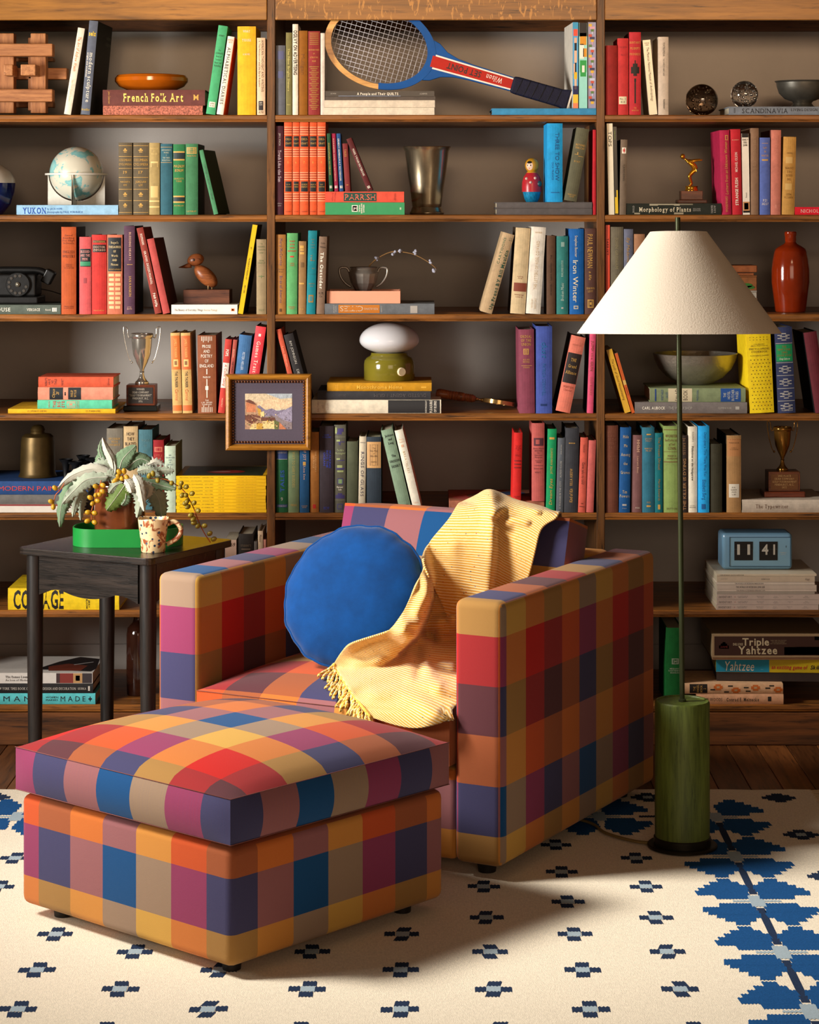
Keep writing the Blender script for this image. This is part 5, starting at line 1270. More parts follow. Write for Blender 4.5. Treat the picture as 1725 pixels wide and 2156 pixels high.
# row 5
def bell(zb):
    Y = 6.60; s = Y/FP; f = lambda y: (1002-y)*s; lathing('brass_bell', 'old brass bell on the lying blue art book', 'bell', 79.5, Y, zb,
        [(40*s, 0), (40.5*s, .002), (39*s, .005), (37*s, f(994)), (36*s, f(960)), (35*s, f(930)), (33*s, f(918)), (27*s, f(913)), (15.5*s, f(911.5)), (14*s, f(908)), (15.5*s, f(904)), (12.5*s, f(897)), (8*s, f(894)), (0, f(893))],
        metal((84, 66, 34), .42, .25, 20, .7), seg=56)
def candle(zb):
    Y = 6.60; s = Y/FP; t = thing('candle_holder', 'black iron holder of joined flared candle cups between bell and plant', 'candle holder', (XX(165, Y), Y, zb)); ir = M((20, 20, 22), .5, .3, .1, name='black_iron')
    cups = [(141, 962, -.02), (163, 966, -.035), (172, 958, .03), (196, 961, .0)]
    g = G()
    for cx_, cy_, dy in cups:
        h = (1000-cy_)*s; G().lathe([(6*s, 0), (5*s, .004), (5.5*s, h*.3), (8*s, h*.75), (14*s, h*.96), (15*s, h), (12*s, h), (4*s, h*.6)], (XX(cx_, Y), Y+dy, zb+.0004), 24).obj('candle_cup', ir, t, True, auto=40)
    for a, b in ((0, 1), (1, 2), (2, 3), (1, 3)):
        G().tube([(XX(cups[a][0], Y), Y+cups[a][2], zb+(1000-cups[a][1])*s-.008), (XX(cups[b][0], Y), Y+cups[b][2], zb+(1000-cups[b][1])*s-.008)], 3*s, 8).obj('link_bar', ir, t, True)
def goldtrophy(zb):
    trophy('gold_trophy', 'small gold trophy cup on a wooden block at the right', 1648, 6.58, zb, dict(base=1051, p1=1039, b1=998, rim=906), dict(plinth=43, block=33, rim=19),
        metal((156, 108, 44), .14, .1), wood((112, 58, 30), (70, 36, 20), 0, .3, 2, name='walnut'), wood((112, 52, 30), (80, 36, 22), 0, .3, 2, name='walnut'), ('2ND PLACE|DEAR COMPANY|GOLF TOURNAMENT|PINEHURST, N.C.|1977', M((104, 66, 38), .3, .4, .1, 60, 0, name='brass_plaque')), (176, 136, 86))
def clock(zb):
    Y = 6.56; s = Y/FP; x = lambda p: XX(p, Y); X0, X1 = x(1521), x(1669); hz = 77*s; z0 = zb+.0006
    t = thing('flip_clock', 'light blue flip clock standing on the stack of white magazines', 'clock', (x(1595), Y, zb), 0)
    cb = M((128, 174, 206), .28, 0, .03, 20, 0, name='blue_plastic')
    b = G().box((X0, Y, z0), (X1, Y+.10, z0+hz)).obj('case', cb, t); bev(b, .011, 4, 30)
    fx0, fx1 = x(1537), x(1664); fz0, fz1 = z0+8*s, z0+hz-9*s
    G().box((fx0, Y-.0012, fz0), (fx1, Y+.0002, fz1)).obj('face_panel', M((134, 180, 208), .35, 0, 0, bmp=0, name='blue_plastic'), t)
    rim = G()
    for a, b_ in (((fx0-.0015, fz0-.0015), (fx1+.0015, fz0)), ((fx0-.0015, fz1), (fx1+.0015, fz1+.0015)), ((fx0-.0015, fz0), (fx0, fz1)), ((fx1, fz0), (fx1+.0015, fz1))): rim.box((a[0], Y-.0030, a[1]), (b_[0], Y, b_[1]))
    rim.obj('face_rim', M((60, 96, 124), .2, bmp=0, name='clear_plastic'), t)
    blk = M((20, 19, 18), .5, 0, 0, bmp=0, name='black_flap'); wt = M((206, 202, 190), .5, 0, 0, bmp=0, name='ink')
    for a, b_, tx in ((1546.5, 1585.5, '1 1'), (1599, 1637.5, '4 1')):
        zl, zh = z0+20*s, z0+59.5*s; zm = z0+43.5*s
        G().box((x(a), Y-.0020, zl), (x(b_), Y-.0013, zm-.0002)).obj('flap', blk, t); G().box((x(a), Y-.0024, zm+.0002), (x(b_), Y-.0013, zh)).obj('flap', blk, t)
        V_, F_ = layout(tx, 'Lb', 28*s, 22*s); mk('digits', [((x(a)+x(b_))/2+u, Y-.0028, zm+v) for u, v in V_], F_, wt, t)
    V_, F_ = layout('TWEMCO', 'Ln', 14*s, 2.6*s); mk('title_lettering', [(x(1649)+u, Y-.0016, z0+36*s+v) for u, v in V_], F_, wt, t)
    V_, F_ = layout('QUARTZ', 'Ln', 10*s, 1.8*s); mk('title_lettering', [(x(1649)+u, Y-.0016, z0+32.5*s+v) for u, v in V_], F_, wt, t)
    G().box((x(1655), Y-.0018, z0+47*s), (x(1656), Y-.0013, z0+51*s)).obj('alarm_mark', blk, t)
lathing('dark_bottle', 'dark brown glazed bottle on the lowest shelf behind the table leg', 'bottle', 291, 6.62, ZR[6],
    [(.030, 0), (.032, .003), (.033, .05), (.033, .17), (.030, .19), (.016, .205), (.013, .215), (.013, .235), (.015, .24), (.012, .242)], M((46, 22, 14), .1, 0, .3, 20, .05, 60, .6, name='dark_glaze'))
# ------------------------------------------------------------------ books, row by row (pixels of the photograph, colour, label, spine lettering)
GT, GC, GR = 'books in the left bay', 'books in the middle bay', 'books in the right bay'
def row(r): RB[0] = r; LAST[0] = None
LV_ = dict(group=GT); CV_ = dict(group=GC); RV_ = dict(group=GR)
# --- row 1
row(0)
V(134, 149, 58, (232, 222, 200), 'white book tilting right beside the wooden stick puzzle', [('The Art of Andrew Wyeth', .1, .5, 'Li', 'o'), ('New York Graphic Society', .6, .85, 'Ln', 'p')], lean=30, cov=(150, 130, 110), **LV_)
V(170, 189, 43, (92, 98, 112), 'tall black art book with grey spine lettered modern sculpture', [('modern sculpture', .34, .87, 'Ls', 'w', .40, .86), ('origins and evolution', .34, .60, 'Ln', 'w', .12, .34), ('selz', .11, .16, 'Xb', 'y', .1, .9), ('braziller', .93, .96, 'Xs', 'y', .05, .95)], lean=18, d=.24, yaw=-2, cov=(24, 23, 22), cover_text=('modern|sculpture', .62, .96, .10, .23, 'Ls', (96, 92, 80)), **LV_)
H(217, 427, 220, 239.5, (172, 92, 80), 'red and cream patterned book at the bottom of the pair under the orange bowl', d=.2, on=False, mat=M((176, 104, 84), .8, 0, .85, 240, .3, 500, name='woven_pattern'), **LV_)
H(216.5, 432, 187, 220, (104, 58, 52), 'maroon book lettered French Folk Art under the orange bowl', [('French Folk Art', .20, .79, 'Lsb', (236, 204, 100), .24, .80), ('June Cabernier', .055, .075, 'Yi', 'g', .1, .9), ('M', .885, .94, 'Lsb', 'g', .35, .7)], d=.2, **LV_)
bowl_orange(LAST[0])
V(433, 453, 53, (72, 166, 112), 'light green book leaning right behind the diaries book', [('The|COMPLETE|Book of|Furniture|Repair and|Refinishing', .26, .47, 'Xn', (40, 70, 50), .1, .9), ('KENNEY', .10, .125, 'Xn', (40, 70, 50), .2, .8), (.86, .92, (226, 222, 200), .2, .85), ('684|K55', .865, .915, 'Xn', 'k', .3, .75)], lean=27, **LV_)
V(455.5, 470, 76, (234, 226, 212), 'white spined orange covered book lettered Alphabetical Diaries', [('ALPHABETICAL DIARIES', .14, .87, 'Ls', 'k', .22, .72), ('SHEILA|HETI', .03, .09, 'Xn', 'o', .1, .9)], lean=24, cov=(232, 84, 36), **LV_)
V(500, 539, 56, (232, 176, 34), 'thick plain yellow book near the end of the top left shelf', [('WHAT', .04, .07, 'Xs', 'w', .3, .7), ('YOUSE', .14, .17, 'Xs', 'w', .25, .75), ('A NOVEL', .30, .33, 'Xs', 'w', .3, .7)], d=.20, **LV_)
V(541, 559, 80, (222, 192, 158), 'cream book against the upright lettered American Thought and Writing', [('AMERICAN THOUGHT AND WRITING', .03, .70, 'Ls', 'd', .55, .8), ('II. The Revolution and the Early Republic', .03, .65, 'Ln', 'd', .22, .4), (.82, .94, (40, 36, 40), .2, .75), ('HM|CO', .83, .88, 'Xs', 'w', .3, .65), ('ATH', .95, .98, 'Xs', 'd', .2, .75)], **LV_)
V(580, 601, 96, (96, 98, 106), 'grey blue cloth book at the left end of the top middle shelf', [(.08, .20, (84, 88, 122), .15, .85), (.37, .47, (84, 88, 122), .2, .8)], **CV_)
V(602, 615, 69, (118, 112, 66), 'narrow olive book beside the white advertising book', [('The Nine Bright Shiners', .1, .8, 'Ln', (190, 180, 110), .3, .7), ('MAXX', .86, .89, 'Xn', (190, 180, 110), .2, .8)], **CV_)
V(616, 628, 51, (226, 216, 196), 'white book lettered in black about advertising on the top shelf', [('OGILVY ON ADVERTISING', .07, .56, 'Lb', 'k', .18, .85)], **CV_)
V(628.5, 648, 65, (140, 86, 20), 'plain ochre brown book left of the red gilt book', [('Mulligan', .2, .6, 'Ln', (110, 64, 14), .3, .7)], **CV_)
V(649, 674, 66, (138, 46, 44), 'red book with gold ornament lettered Backgrounds of Literature', [('BACKGROUNDS|OF|LITERATURE|MABIE', .20, .38, 'Xs', 'g', .05, .95)]+[(.02+.022*k, .028+.022*k, 'G', .12, .88) for k in range(7)]+[(.42+.022*k, .429+.022*k, 'G', .10+.1*(k % 3), .90-.1*(k % 3)) for k in range(24)], **CV_)
V(675, 684, 70, (212, 202, 188), 'thin plain white book right of the red gilt book', **CV_)
H(682.5, 915, 225.5, 241, (216, 204, 182), 'cream linen book at the bottom of the stack under the racket', d=.22, on=False, **CV_)
H(684, 916, 210, 225.3, (212, 198, 176), 'cream linen book second from the bottom under the racket', d=.22, **CV_)
H(685, 917, 202.5, 209.8, (88, 78, 70), 'thin grey brown book third from the bottom under the racket', d=.22, **CV_)
H(685, 915, 191, 202.3, (26, 25, 26), 'black glossy book about quilts on which the racket rests', [('A People and Their QUILTS', .29, .67, 'Lsb', 'w', .25, .75), ('IRWIN', .05, .10, 'Ls', 's', .4, .65), ('SCHIFFER', .865, .935, 'Ls', 's', .35, .65), (.12, .69, (120, 130, 150), .02, .12)], d=.22, pb=1, **CV_)
H(1036, 1256, 228, 241.8, (56, 130, 172), 'flat light blue book under the racket grip', d=.22, on=False, **CV_)
z_ = LAST[0]
V(1206.5, 1218, 47, (40, 140, 190), 'picture book with a bright painted spine of small figures', [(0, .08, (60, 150, 190)), (.08, .16, (226, 80, 60), .1, .9), (.18, .24, (226, 170, 140), .25, .75), (.24, .33, (30, 24, 24), .3, .7), (.33, .47, (226, 180, 150), .25, .75), (.47, .58, (30, 24, 24), .38, .62), (.48, .60, (226, 180, 150), .12, .36), (.58, .66, (228, 180, 40), .2, .8), (.66, .78, (226, 180, 150), .3, .7), (.74, .84, (20, 30, 80)), (.84, .94, (226, 190, 60)), (.94, 1, (224, 130, 90))], zb=z_, d=.21, yaw=3, pb=1, cov=(206, 198, 184), **CV_)
V(1219.5, 1237, 48, (120, 190, 180), 'picture book with pale teal spine and painted orange and green shapes', [(0, .16, (34, 30, 30)), (.12, .26, (206, 140, 40), .1, .9), (.25, .42, (232, 226, 212), .05, .6), (.30, .40, (206, 140, 40), .5, .95), (.44, .50, (40, 150, 70), .1, .9), (.50, .58, (40, 150, 70), .1, .35), (.50, .58, (40, 150, 70), .68, .9), (.50, .58, (230, 226, 212), .36, .67), (.58, .63, (40, 150, 70), .15, .85)], zb=z_, d=.2, pb=1, **CV_)
V(1238, 1256, 47, (120, 120, 150), 'book with a busy flowered spine against the right upright on the top shelf', [(.02+.03*k, .05+.03*k, [(210, 170, 60), (60, 60, 90), (190, 80, 60), (180, 190, 210), (90, 120, 70), (200, 150, 170)][(k*5) % 6], .1+.13*(k % 4), .5+.12*((k*3) % 4)) for k in range(31)], zb=z_, d=.2, pb=1, **CV_)
V(1275.5, 1300, 96, (128, 30, 26), 'short dark red book at the left end of the top right shelf', **RV_)
V(1300.5, 1324, 81, (172, 46, 46), 'worn red library book with a small paper label near its foot', [('THE GREEN', .10, .13, 'Xs', 'm', .15, .85), ('Heath', .2, .23, 'Xs', 'm', .3, .7), (.76, .86, (216, 204, 170), .12, .82), ('No. 2|B24', .77, .85, 'Xs', 'k', .2, .75)], **RV_)
V(1325, 1350, 68, (166, 40, 46), 'red pilgrim book with a black sword and helmet on its spine', [("BUNYAN'S|PILGRIM'S|PROGRESS", .09, .30, 'Xs', 'g', .04, .96), (.34, .38, 'k', .45, .55), (.38, .42, 'k', .3, .7), (.42, .50, 'k', .15, .85), (.50, .53, 'k', .35, .65), (.56, .60, 'k', .42, .58), (.60, .86, 'k', .44, .56), ('THE|WINSTON', .90, .96, 'Xs', 'g', .2, .8)], cov=(70, 20, 20), **RV_)
V(1368.5, 1385, 83.5, (214, 198, 166), 'cream museum book tilting left between the red and grey books', [('The Mexican National Museum of Anthropology', .10, .82, 'Ln', 'k', .38, .72), ('MARCIA|WIESE', .03, .08, 'Xn', 'd', .2, .8)], lean=-15, pb=1, **RV_)
V(1386, 1408, 78, (180, 165, 148), 'grey linen book lettered Textilepedia', [('TEXTILEPEDIA', .07, .25, 'Ln', 'k', .45, .65), ('THE COMPLETE FABRIC GUIDE', .28, .50, 'Ln', 'k', .45, .62), ('FASHIONARY', .80, .93, 'Lb', 'k', .48, .66)], **RV_)
H(1535, 1742, 227, 244.5, (104, 110, 118), 'grey book lettered Scandinavia lying under the pewter bowl', [('SCANDINAVIA', .13, .60, 'Ls', (36, 38, 44), .2, .8), ('LIVING DESIGN', .63, .90, 'Ls', (36, 38, 44), .45, .8), ('BEER', .05, .065, 'Yn', (36, 38, 44), .2, .8)], d=.22, yaw=0, on=False, **RV_)
glass2(LAST[0]); pewter(LAST[0])
# --- row 2
row(1)
H(35, 249, 429, 449.5, (146, 186, 212), 'light blue book about the Yukon lying under the globe', [('YUKON', .06, .29, 'Lsb', (24, 70, 156), .12, .76), ('by JACK HOPE', .30, .45, 'Ln', (50, 100, 160), .52, .72), ('photographs by PAUL VON BAICH', .30, .65, 'Ln', (50, 100, 160), .18, .40)], d=.24, on=False, **LV_)
globe(LAST[0])
for x0, x1, n_, lab, l2 in ((249.5, 278.5, '19', 'first of two brown gilt encyclopedia volumes beside the globe', 'MARGARITA|MOB'), (280, 313.5, '17', 'second of two brown gilt encyclopedia volumes, left of the tan gilt book', 'JORDAN|LIV')):
    V(x0, x1, 300.5, (94, 82, 62), lab, [('COLUMBIAN|CYCLOPEDIA', .21, .33, 'Xs', 'g', .03, .97), (n_, .39, .43, 'Xs', 'g', .35, .65), (l2, .52, .61, 'Xs', 'g', .15, .85)]+[(p, p+.005, 'g') for p in (.04, .19, .355, .48, .645, .80, .965)]+[q for p in (.08, .69, .84) for q in ((p, p+.03, 'g', .44, .56), (p+.02, p+.035, 'g', .36, .64), (p+.045, p+.055, 'g', .40, .60))], d=.2, **LV_)
V(314, 336.5, 301, (164, 140, 88), 'tan gilt book between the brown volumes and the blue book', [('THE BOOK|OF|WATER', .06, .17, 'Xs', (214, 186, 120), .1, .9), (.26, .28, (214, 186, 120), .15, .85), (.28, .34, (190, 160, 100), .15, .25), (.28, .34, (190, 160, 100), .75, .85), (.60, .76, (204, 174, 110), .15, .85), (.80, .82, (214, 186, 120)), (.88, .90, (214, 186, 120))], **LV_)
V(338, 363, 303, (46, 92, 104), 'teal blue works volume beside the banded green book', [("ALEXANDRE'S|WORKS|2|THE THREE|MUSKETEERS", .07, .25, 'Xs', (190, 190, 160), .1, .9), (.045, .05, 'g'), (.26, .265, 'g')], **LV_)
V(364.5, 389.5, 304, (42, 114, 66), 'green book with two dark gilt bands on the second left shelf', [(.10, .12, 'g'), (.12, .21, (26, 44, 44)), (.21, .23, 'g'), ('MAGNUM|BONUM', .28, .40, 'Xi', 'g', .06, .94), ('CHARLOTTE|YONGE', .47, .54, 'Xs', 'g', .08, .92), (.73, .75, 'g'), (.75, .81, (26, 44, 44)), (.81, .83, 'g'), ('MACMILLAN', .86, .88, 'Xs', 'g', .1, .9)], **LV_)
V(390.5, 417, 303, (62, 118, 78), 'green book with a gilt title box left of the leaning green book', [(.05, .14, 'g', .1, .9), (.058, .132, (62, 118, 78), .14, .86), ('LITERARY|LIKINGS', .06, .13, 'Xs', 'g', .16, .84), ('BURTON', .16, .18, 'Xs', 'g', .15, .85), ('LOTHROP', .94, .96, 'Xs', 'g', .12, .88)], d=.2, cov=(28, 50, 36), **LV_)
V(450.5, 460.5, 315, (70, 130, 88), 'thin worn green book leaning left on the second left shelf', [('LITTLE ALBUM OF VERSE', .2, .8, 'Ln', (60, 90, 70), .3, .7)], lean=-33, d=.16, yaw=-7, cov=(38, 54, 30), **LV_)
V(580.5, 597, 265.5, (72, 32, 42), 'maroon book against the left upright lettered Truth Like the Sun', [('JIM LYNCH', .08, .22, 'Ls', 's', .40, .65), ('Truth Like the Sun', .27, .63, 'Ls', (200, 180, 180), .30, .72), ('ALFRED A.|KNOPF', .86, .91, 'Xs', 's', .15, .85)], **CV_)
for i, (x0, x1) in enumerate(((598.3, 615.5), (616.3, 630.5), (631.3, 650), (650.8, 667.5), (668.3, 686))):
    nm = ['first', 'second', 'third', 'fourth', 'last'][i]
    V(x0, x1, 257, (222, 88, 44), '%s from the left of five matching orange childrens encyclopedia volumes' % nm, [(.15, .265, (24, 26, 28), .12, .95), ('CHILD-|CRAFT', .16, .25, 'Xs', 'g', .16, .92), (.64, .75, (24, 26, 28), .14, .92), (['NATURE|EXCURSION', 'MAKING|THINGS', 'GUIDE|INDEX', 'MAGIC IN|SCIENCE', 'PLAY|ACTIVITIES'][i], .66, .71, 'Xs', 'g', .18, .88), (str(i+5), .42, .445, 'Xs', 'g', .4, .6), ('CHILDCRAFT', .955, .975, 'Xs', 'd', .12, .9)]+[(p, p+.007, (232, 160, 120)) for p in (.05, .075, .10, .125, .29, .315, .34, .365, .54, .565, .59, .615, .77, .795, .82, .845)]+[(p, p+.005, (120, 50, 36)) for p in (.062, .088, .113, .303, .328, .353, .553, .578, .603, .783, .808, .833)], d=.19, group='five orange encyclopedia volumes')
H(685, 852, 426, 452, (50, 146, 90), 'green bartending book lying at the bottom of the pair by the silver cup', [("MEEHAN'S|BARTENDER|MANUAL", .42, .50, 'Yb', 'w', .1, .9), ('10', .94, .96, 'Yb', 'w', .3, .7), (.335, .41, 'w', .25, .78), (.345, .40, (50, 146, 90), .31, .72), ('JM', .352, .394, 'Ln', 'w', .40, .62)], d=.2, on=False, pb=1, **CV_)
H(685, 851, 403.5, 426, (226, 84, 62), 'coral book lettered Parrish lying on the green bartending book', [(.235, .65, (36, 72, 60), .10, .90), ('PARRISH', .25, .635, 'Ln', (230, 100, 76), .22, .78), ('Mildred|Savage', .08, .14, 'Yn', (160, 60, 50), .1, .9), ('SIMON AND|SCHUSTER', .87, .90, 'Yn', (110, 50, 40), .15, .85)], d=.18, **CV_)
z_ = LAST[0]
V(693.5, 701.5, 281, (32, 78, 48), 'small dark green notebook, first of the row on the coral book', [('SHAKESPEARE NOTEBOOK', .16, .72, 'Ls', 'g', .25, .65), ('III', .90, .95, 'Yn', 'w', .2, .8)], lean=-5, zb=z_, d=.12, **CV_)
V(704, 713, 281, (152, 32, 66), 'small crimson notebook second in the row on the coral book', [('ALEXANDER HAMILTON NOTEBOOK', .08, .83, 'Ls', 'p', .25, .65), ('III', .90, .95, 'Yn', 'w', .2, .8)], lean=-6, zb=z_, d=.12, **CV_)
V(715, 724, 281, (36, 74, 124), 'small blue notebook third in the row on the coral book', [('ERNEST HEMINGWAY NOTEBOOK', .09, .82, 'Ls', 'w', .25, .65), ('III', .90, .95, 'Yn', 'w', .2, .8)], lean=-6.5, zb=z_, d=.12, cov=(24, 40, 70), **CV_)
V(727, 738.5, 302, (126, 46, 46), 'short brownish red book fourth in the row on the coral book', [('TALES', .12, .28, 'Ls', 'g', .3, .7), (.86, .87, 'g', .3, .7)], lean=-6, zb=z_, d=.12, **CV_)
V(774.5, 787, 289, (88, 32, 32), 'dark red notebook leaning steeply at the end of the row on the coral book', [('MARK TWAIN NOTEBOOK', .20, .72, 'Ls', 'w', .3, .7), ('III', .91, .96, 'Yn', 'w', .2, .8)], lean=-47, zb=z_, d=.12, **CV_)
H(1046, 1247, 439.6, 453, (84, 78, 76), 'lower of two plain grey books lying under the painted doll', d=.24, on=False, **CV_)
H(1046, 1247, 426.5, 439.4, (88, 82, 80), 'upper of two plain grey books lying under the painted doll', d=.24, **CV_)
z_ = LAST[0]; doll(z_)
V(1152, 1185, 260, (28, 140, 196), 'bright blue book lettered Three to Show on the grey books', [('THREE TO SHOW', .12, .73, 'Ln', (20, 80, 140), .52, .78), ('DICK FRANCIS', .50, .72, 'Ln', (20, 80, 140), .30, .42), (.875, .885, (20, 80, 140), .25, .8)], zb=z_, d=.18, **CV_)
V(1186.5, 1214, 268, (86, 84, 64), 'worn olive mountain book leaning right on the grey books', [('BEYOND|MALCAI', .21, .29, 'Xs', 'g', .15, .9), (.36, .365, 'g', .2, .5), (.33, .36, 'g', .40, .46), (.38, .385, 'g', .5, .9), ('BY ROY', .445, .47, 'Xs', 'g', .25, .75), ('WHITTLESEY|HOUSE', .90, .95, 'Xs', 'g', .2, .9)], lean=28, zb=z_, **CV_)
V(1248.5, 1256.8, 273.5, (168, 30, 40), 'thin red book standing against the right upright on the second shelf', d=.17, **CV_)
V(1282, 1294.5, 260, (214, 204, 178), 'white book hand-lettered Tops', [('TOPS', .06, .28, 'Ln', 'k', .2, .8)], lean=-4, pb=1, d=.2, **RV_)
V(1295.3, 1303, 267, (42, 38, 30), 'narrow black book with a yellow foot beside the white one', [('VIGILANCE', .04, .15, 'Ln', (120, 140, 60), .3, .6), (.80, .985, 'y', .1, .95), (.72, .80, 'y', .55, .95)], lean=-4, pb=1, d=.2, **RV_)
V(1304, 1318.5, 294, (106, 90, 74), 'grey brown canoeing book with a round red cross badge', [('CANOEING', .33, .55, 'Ls', 'k', .42, .68), (.105, .185, 'w', .22, .82), (.13, .16, 'r', .34, .70), (.115, .175, 'r', .46, .58)], lean=3, d=.16, cov=(44, 38, 32), **RV_)
H(1320, 1519, 429, 453, (34, 36, 28), 'black botany book with plant silhouettes lying under the diver trophy', [('Morphology of Plants', .13, .68, 'Lsb', (204, 190, 160), .28, .68), ('BOLD', .06, .08, 'Xs', 's', .2, .8), ('SECOND|EDITION', .70, .78, 'Ls', 's', .3, .6), ('HARPER|& ROW', .885, .945, 'Xs', 's', .15, .85), (.24, .56, (160, 150, 124), .80, .97), (.33, .50, (34, 36, 28), .80, .86), (.56, .70, (120, 112, 92), .86, .98), (.50, .60, (150, 140, 116), .04, .2), (.08, .14, (150, 140, 116), .04, .18)], d=.18, on=False, **RV_)
diver(LAST[0])
V(1520, 1541.3, 274, (152, 26, 60), 'crimson book lettered in gold script right of the diver trophy', [('Letters from an Unknown Woman', .14, .76, 'Ri', 'g', .42, .74), ('WOODWARD', .78, .97, 'Rs', 'g', .4, .65), (.06, .12, 'g', .55, .85), (.068, .112, (152, 26, 60), .61, .79)], lean=-5, d=.2, **RV_)
V(1542, 1563.5, 272, (166, 30, 40), 'red book lettered Strange Flesh', [('STRANGE FLESH', .57, .89, 'Rb', 'w', .35, .65), ('MICHAEL OLSON', .27, .50, 'Rb', (220, 190, 180), .38, .64), ('BLOOMSBURY', .11, .14, 'Xs', 'p', .15, .85)], lean=-4, d=.18, **RV_)
V(1565, 1580, 281, (206, 196, 180), 'white book with a black top and an orange emblem', [(0, .05, 'k'), ('DAILY|DELI|JUNK', .06, .16, 'Xb', 'k', .1, .9), (.84, .95, (196, 140, 90)), (.855, .935, 'k', .2, .8), (.87, .92, (196, 140, 90), .35, .65), (.95, .975, 'k'), ('Rizzoli', .73, .79, 'Rn', 'k', .4, .6)], lean=-3, pb=1, **RV_)
V(1580.8, 1598, 270, (122, 94, 72), 'taupe book with faint lettering between white and blue books', [('KIPLING A LIFE', .10, .48, 'Ls', (150, 120, 92), .3, .7)], d=.2, **RV_)
V(1600, 1622, 290, (76, 92, 152), 'blue library book with white shelf numbers', [(.07, .075, 'g', .2, .8), ('Light|IN|WINTER', .10, .26, 'Xs', 'g', .15, .85), (.28, .30, 'g', .2, .8), ('PZ1|.H227', .79, .88, 'Xs', 'w', .15, .85)], **RV_)
V(1622.8, 1644, 274, (176, 106, 90), 'dusty pink book with embossed lettering down its spine', [('INVITATION TO A MURDER', .06, .45, 'Rs', (206, 134, 116), .35, .7), (.88, .92, (206, 134, 116), .4, .6)], d=.2, lean=1, cov=(90, 50, 42), **RV_)
V(1646, 1673, 288, (170, 126, 62), 'gold tan book whose lettering stands upside down', [('VIKING', .20, .22, 'Ys', (110, 76, 30), .25, .75), ('THE|BIRDS|FALL|DOWN', .38, .57, 'Ys', (122, 84, 36), .18, .8), ('REBECCA|WEST', .72, .80, 'Ys', (110, 76, 30), .15, .85), (.26, .34, (204, 164, 96), .2, .75), (.60, .68, (204, 164, 96), .2, .75)], lean=4, **RV_)
H(1674, 1742, 437, 453.5, (196, 26, 42), 'red book lying at the right end of the second shelf', [('NICHOLS', .18, .82, 'Ls', (232, 190, 180), .28, .72)], on=False, **RV_)
# --- row 3
row(2)
H(-60, 128, 641, 660.5, (86, 94, 84), 'grey green house book lying under the toy telephone', [('HOUSE', .24, .44, 'Ls', 'w', .3, .72), ('VERSACE', .62, .77, 'Ls', 'w', .35, .65), ('Rizzoli', .83, .89, 'Ls', 'w', .38, .6), (.905, .955, 'w', .28, .70), (.918, .925, (86, 94, 84), .28, .70), (.935, .942, (86, 94, 84), .28, .70)], d=.24, on=False, **LV_)
phone(LAST[0])
V(129, 160.5, 478, (178, 80, 36), 'tall orange school reader right of the toy telephone', [('Good|Reading|for High|Schools', .08, .20, 'Xs', (110, 46, 20), .08, .9), ('ENGLISH|WRITERS', .26, .36, 'Xs', (110, 46, 20), .06, .92), ('CROSS|SMITH|STAUFFER', .42, .48, 'Xs', (110, 46, 20), .2, .85), ('GINN AND|COMPANY', .90, .94, 'Xs', (110, 46, 20), .15, .85)], d=.18, cov=(48, 40, 36), **LV_)
V(167, 192, 499, (206, 86, 86), 'pink book with a black and green title block', [(.155, .32, (24, 30, 32), .06, .96), ('BLESSED|ARE THE|MEEK', .165, .31, 'Xs', (226, 150, 140), .1, .9), (.32, .375, (50, 130, 90), .06, .96), (.375, .385, 'k', .06, .96), (.53, .60, (150, 60, 64), .36, .64)], **LV_)
V(193, 224.5, 494.5, (192, 50, 44), 'red novel with two black title bands beside the pink book', [(.07, .10, (50, 22, 22), .08, .96), ('PASTERNAK', .073, .097, 'Xs', 'g', .12, .92), (.125, .22, (36, 22, 22), .06, .97), ('DOCTOR|ZHIVAGO', .135, .21, 'Xs', 'p', .1, .93), ('PANTHEON', .945, .96, 'Xs', 'g', .15, .85)], d=.19, **LV_)
V(225.5, 258, 494.5, (196, 108, 80), 'salmon thesaurus with a large black title panel', [(.035, .46, (26, 28, 32), .06, .93), ("Roget's|THESAURUS|OF|Words|AND|Phrases", .07, .40, 'Xs', (224, 196, 140), .10, .90), ('GROSSET & DUNLAP', .425, .445, 'Xs', 'g', .12, .9), (.465, .47, 'g')]+[(.49+.058*k, .525+.058*k, (222, 178, 128), .10+.04*(k % 2), .46) for k in range(8)]+[(.49+.058*k, .525+.058*k, (222, 178, 128), .54, .9-.04*(k % 2)) for k in range(8)], d=.19, **LV_)
V(261, 284, 476, (84, 54, 72), 'purple book lettered Bleeding Hearts', [('BLEEDING HEARTS', .07, .39, 'Ls', 'p', .48, .68), (.435, .44, 'g', .3, .8), ('IAN RANKIN', .57, .80, 'Ls', 'g', .48, .70), ('LITTLE,|BROWN', .91, .95, 'Xs', 'p', .3, .75)], d=.2, cov=(30, 24, 26), **LV_)
V(326.6, 341.4, 478, (140, 54, 42), 'worn rust red manual leaning left, nearer the purple book', [('HOFMANN', .07, .20, 'Ls', 'w', .35, .7), ('GRAPHIC DESIGN MANUAL', .27, .66, 'Ls', 'w', .35, .7), ('760 H71s', .76, .92, 'Lb', 'w', .35, .7)], lean=-40, d=.16, yaw=-1.5, **LV_)
V(343.5, 359, 501, (176, 72, 66), 'salmon red cloth book leaning left onto the rust red manual', lean=-35, d=.17, yaw=-3, cov=(92, 40, 32), **LV_)
H(361, 500, 641, 661, (234, 228, 216), 'white paperback lettered The Beauty of Everyday Things under the bird', [('The Beauty of Everyday Things', .045, .475, 'Ln', (110, 96, 84), .34, .56), ('Soetsu Yanagi', .49, .69, 'Ln', (190, 170, 140), .34, .56), (.905, .955, 'o', .32, .60), (.918, .942, 'w', .38, .54)], d=.16, pb=1, on=False, **LV_)
bird(LAST[0])
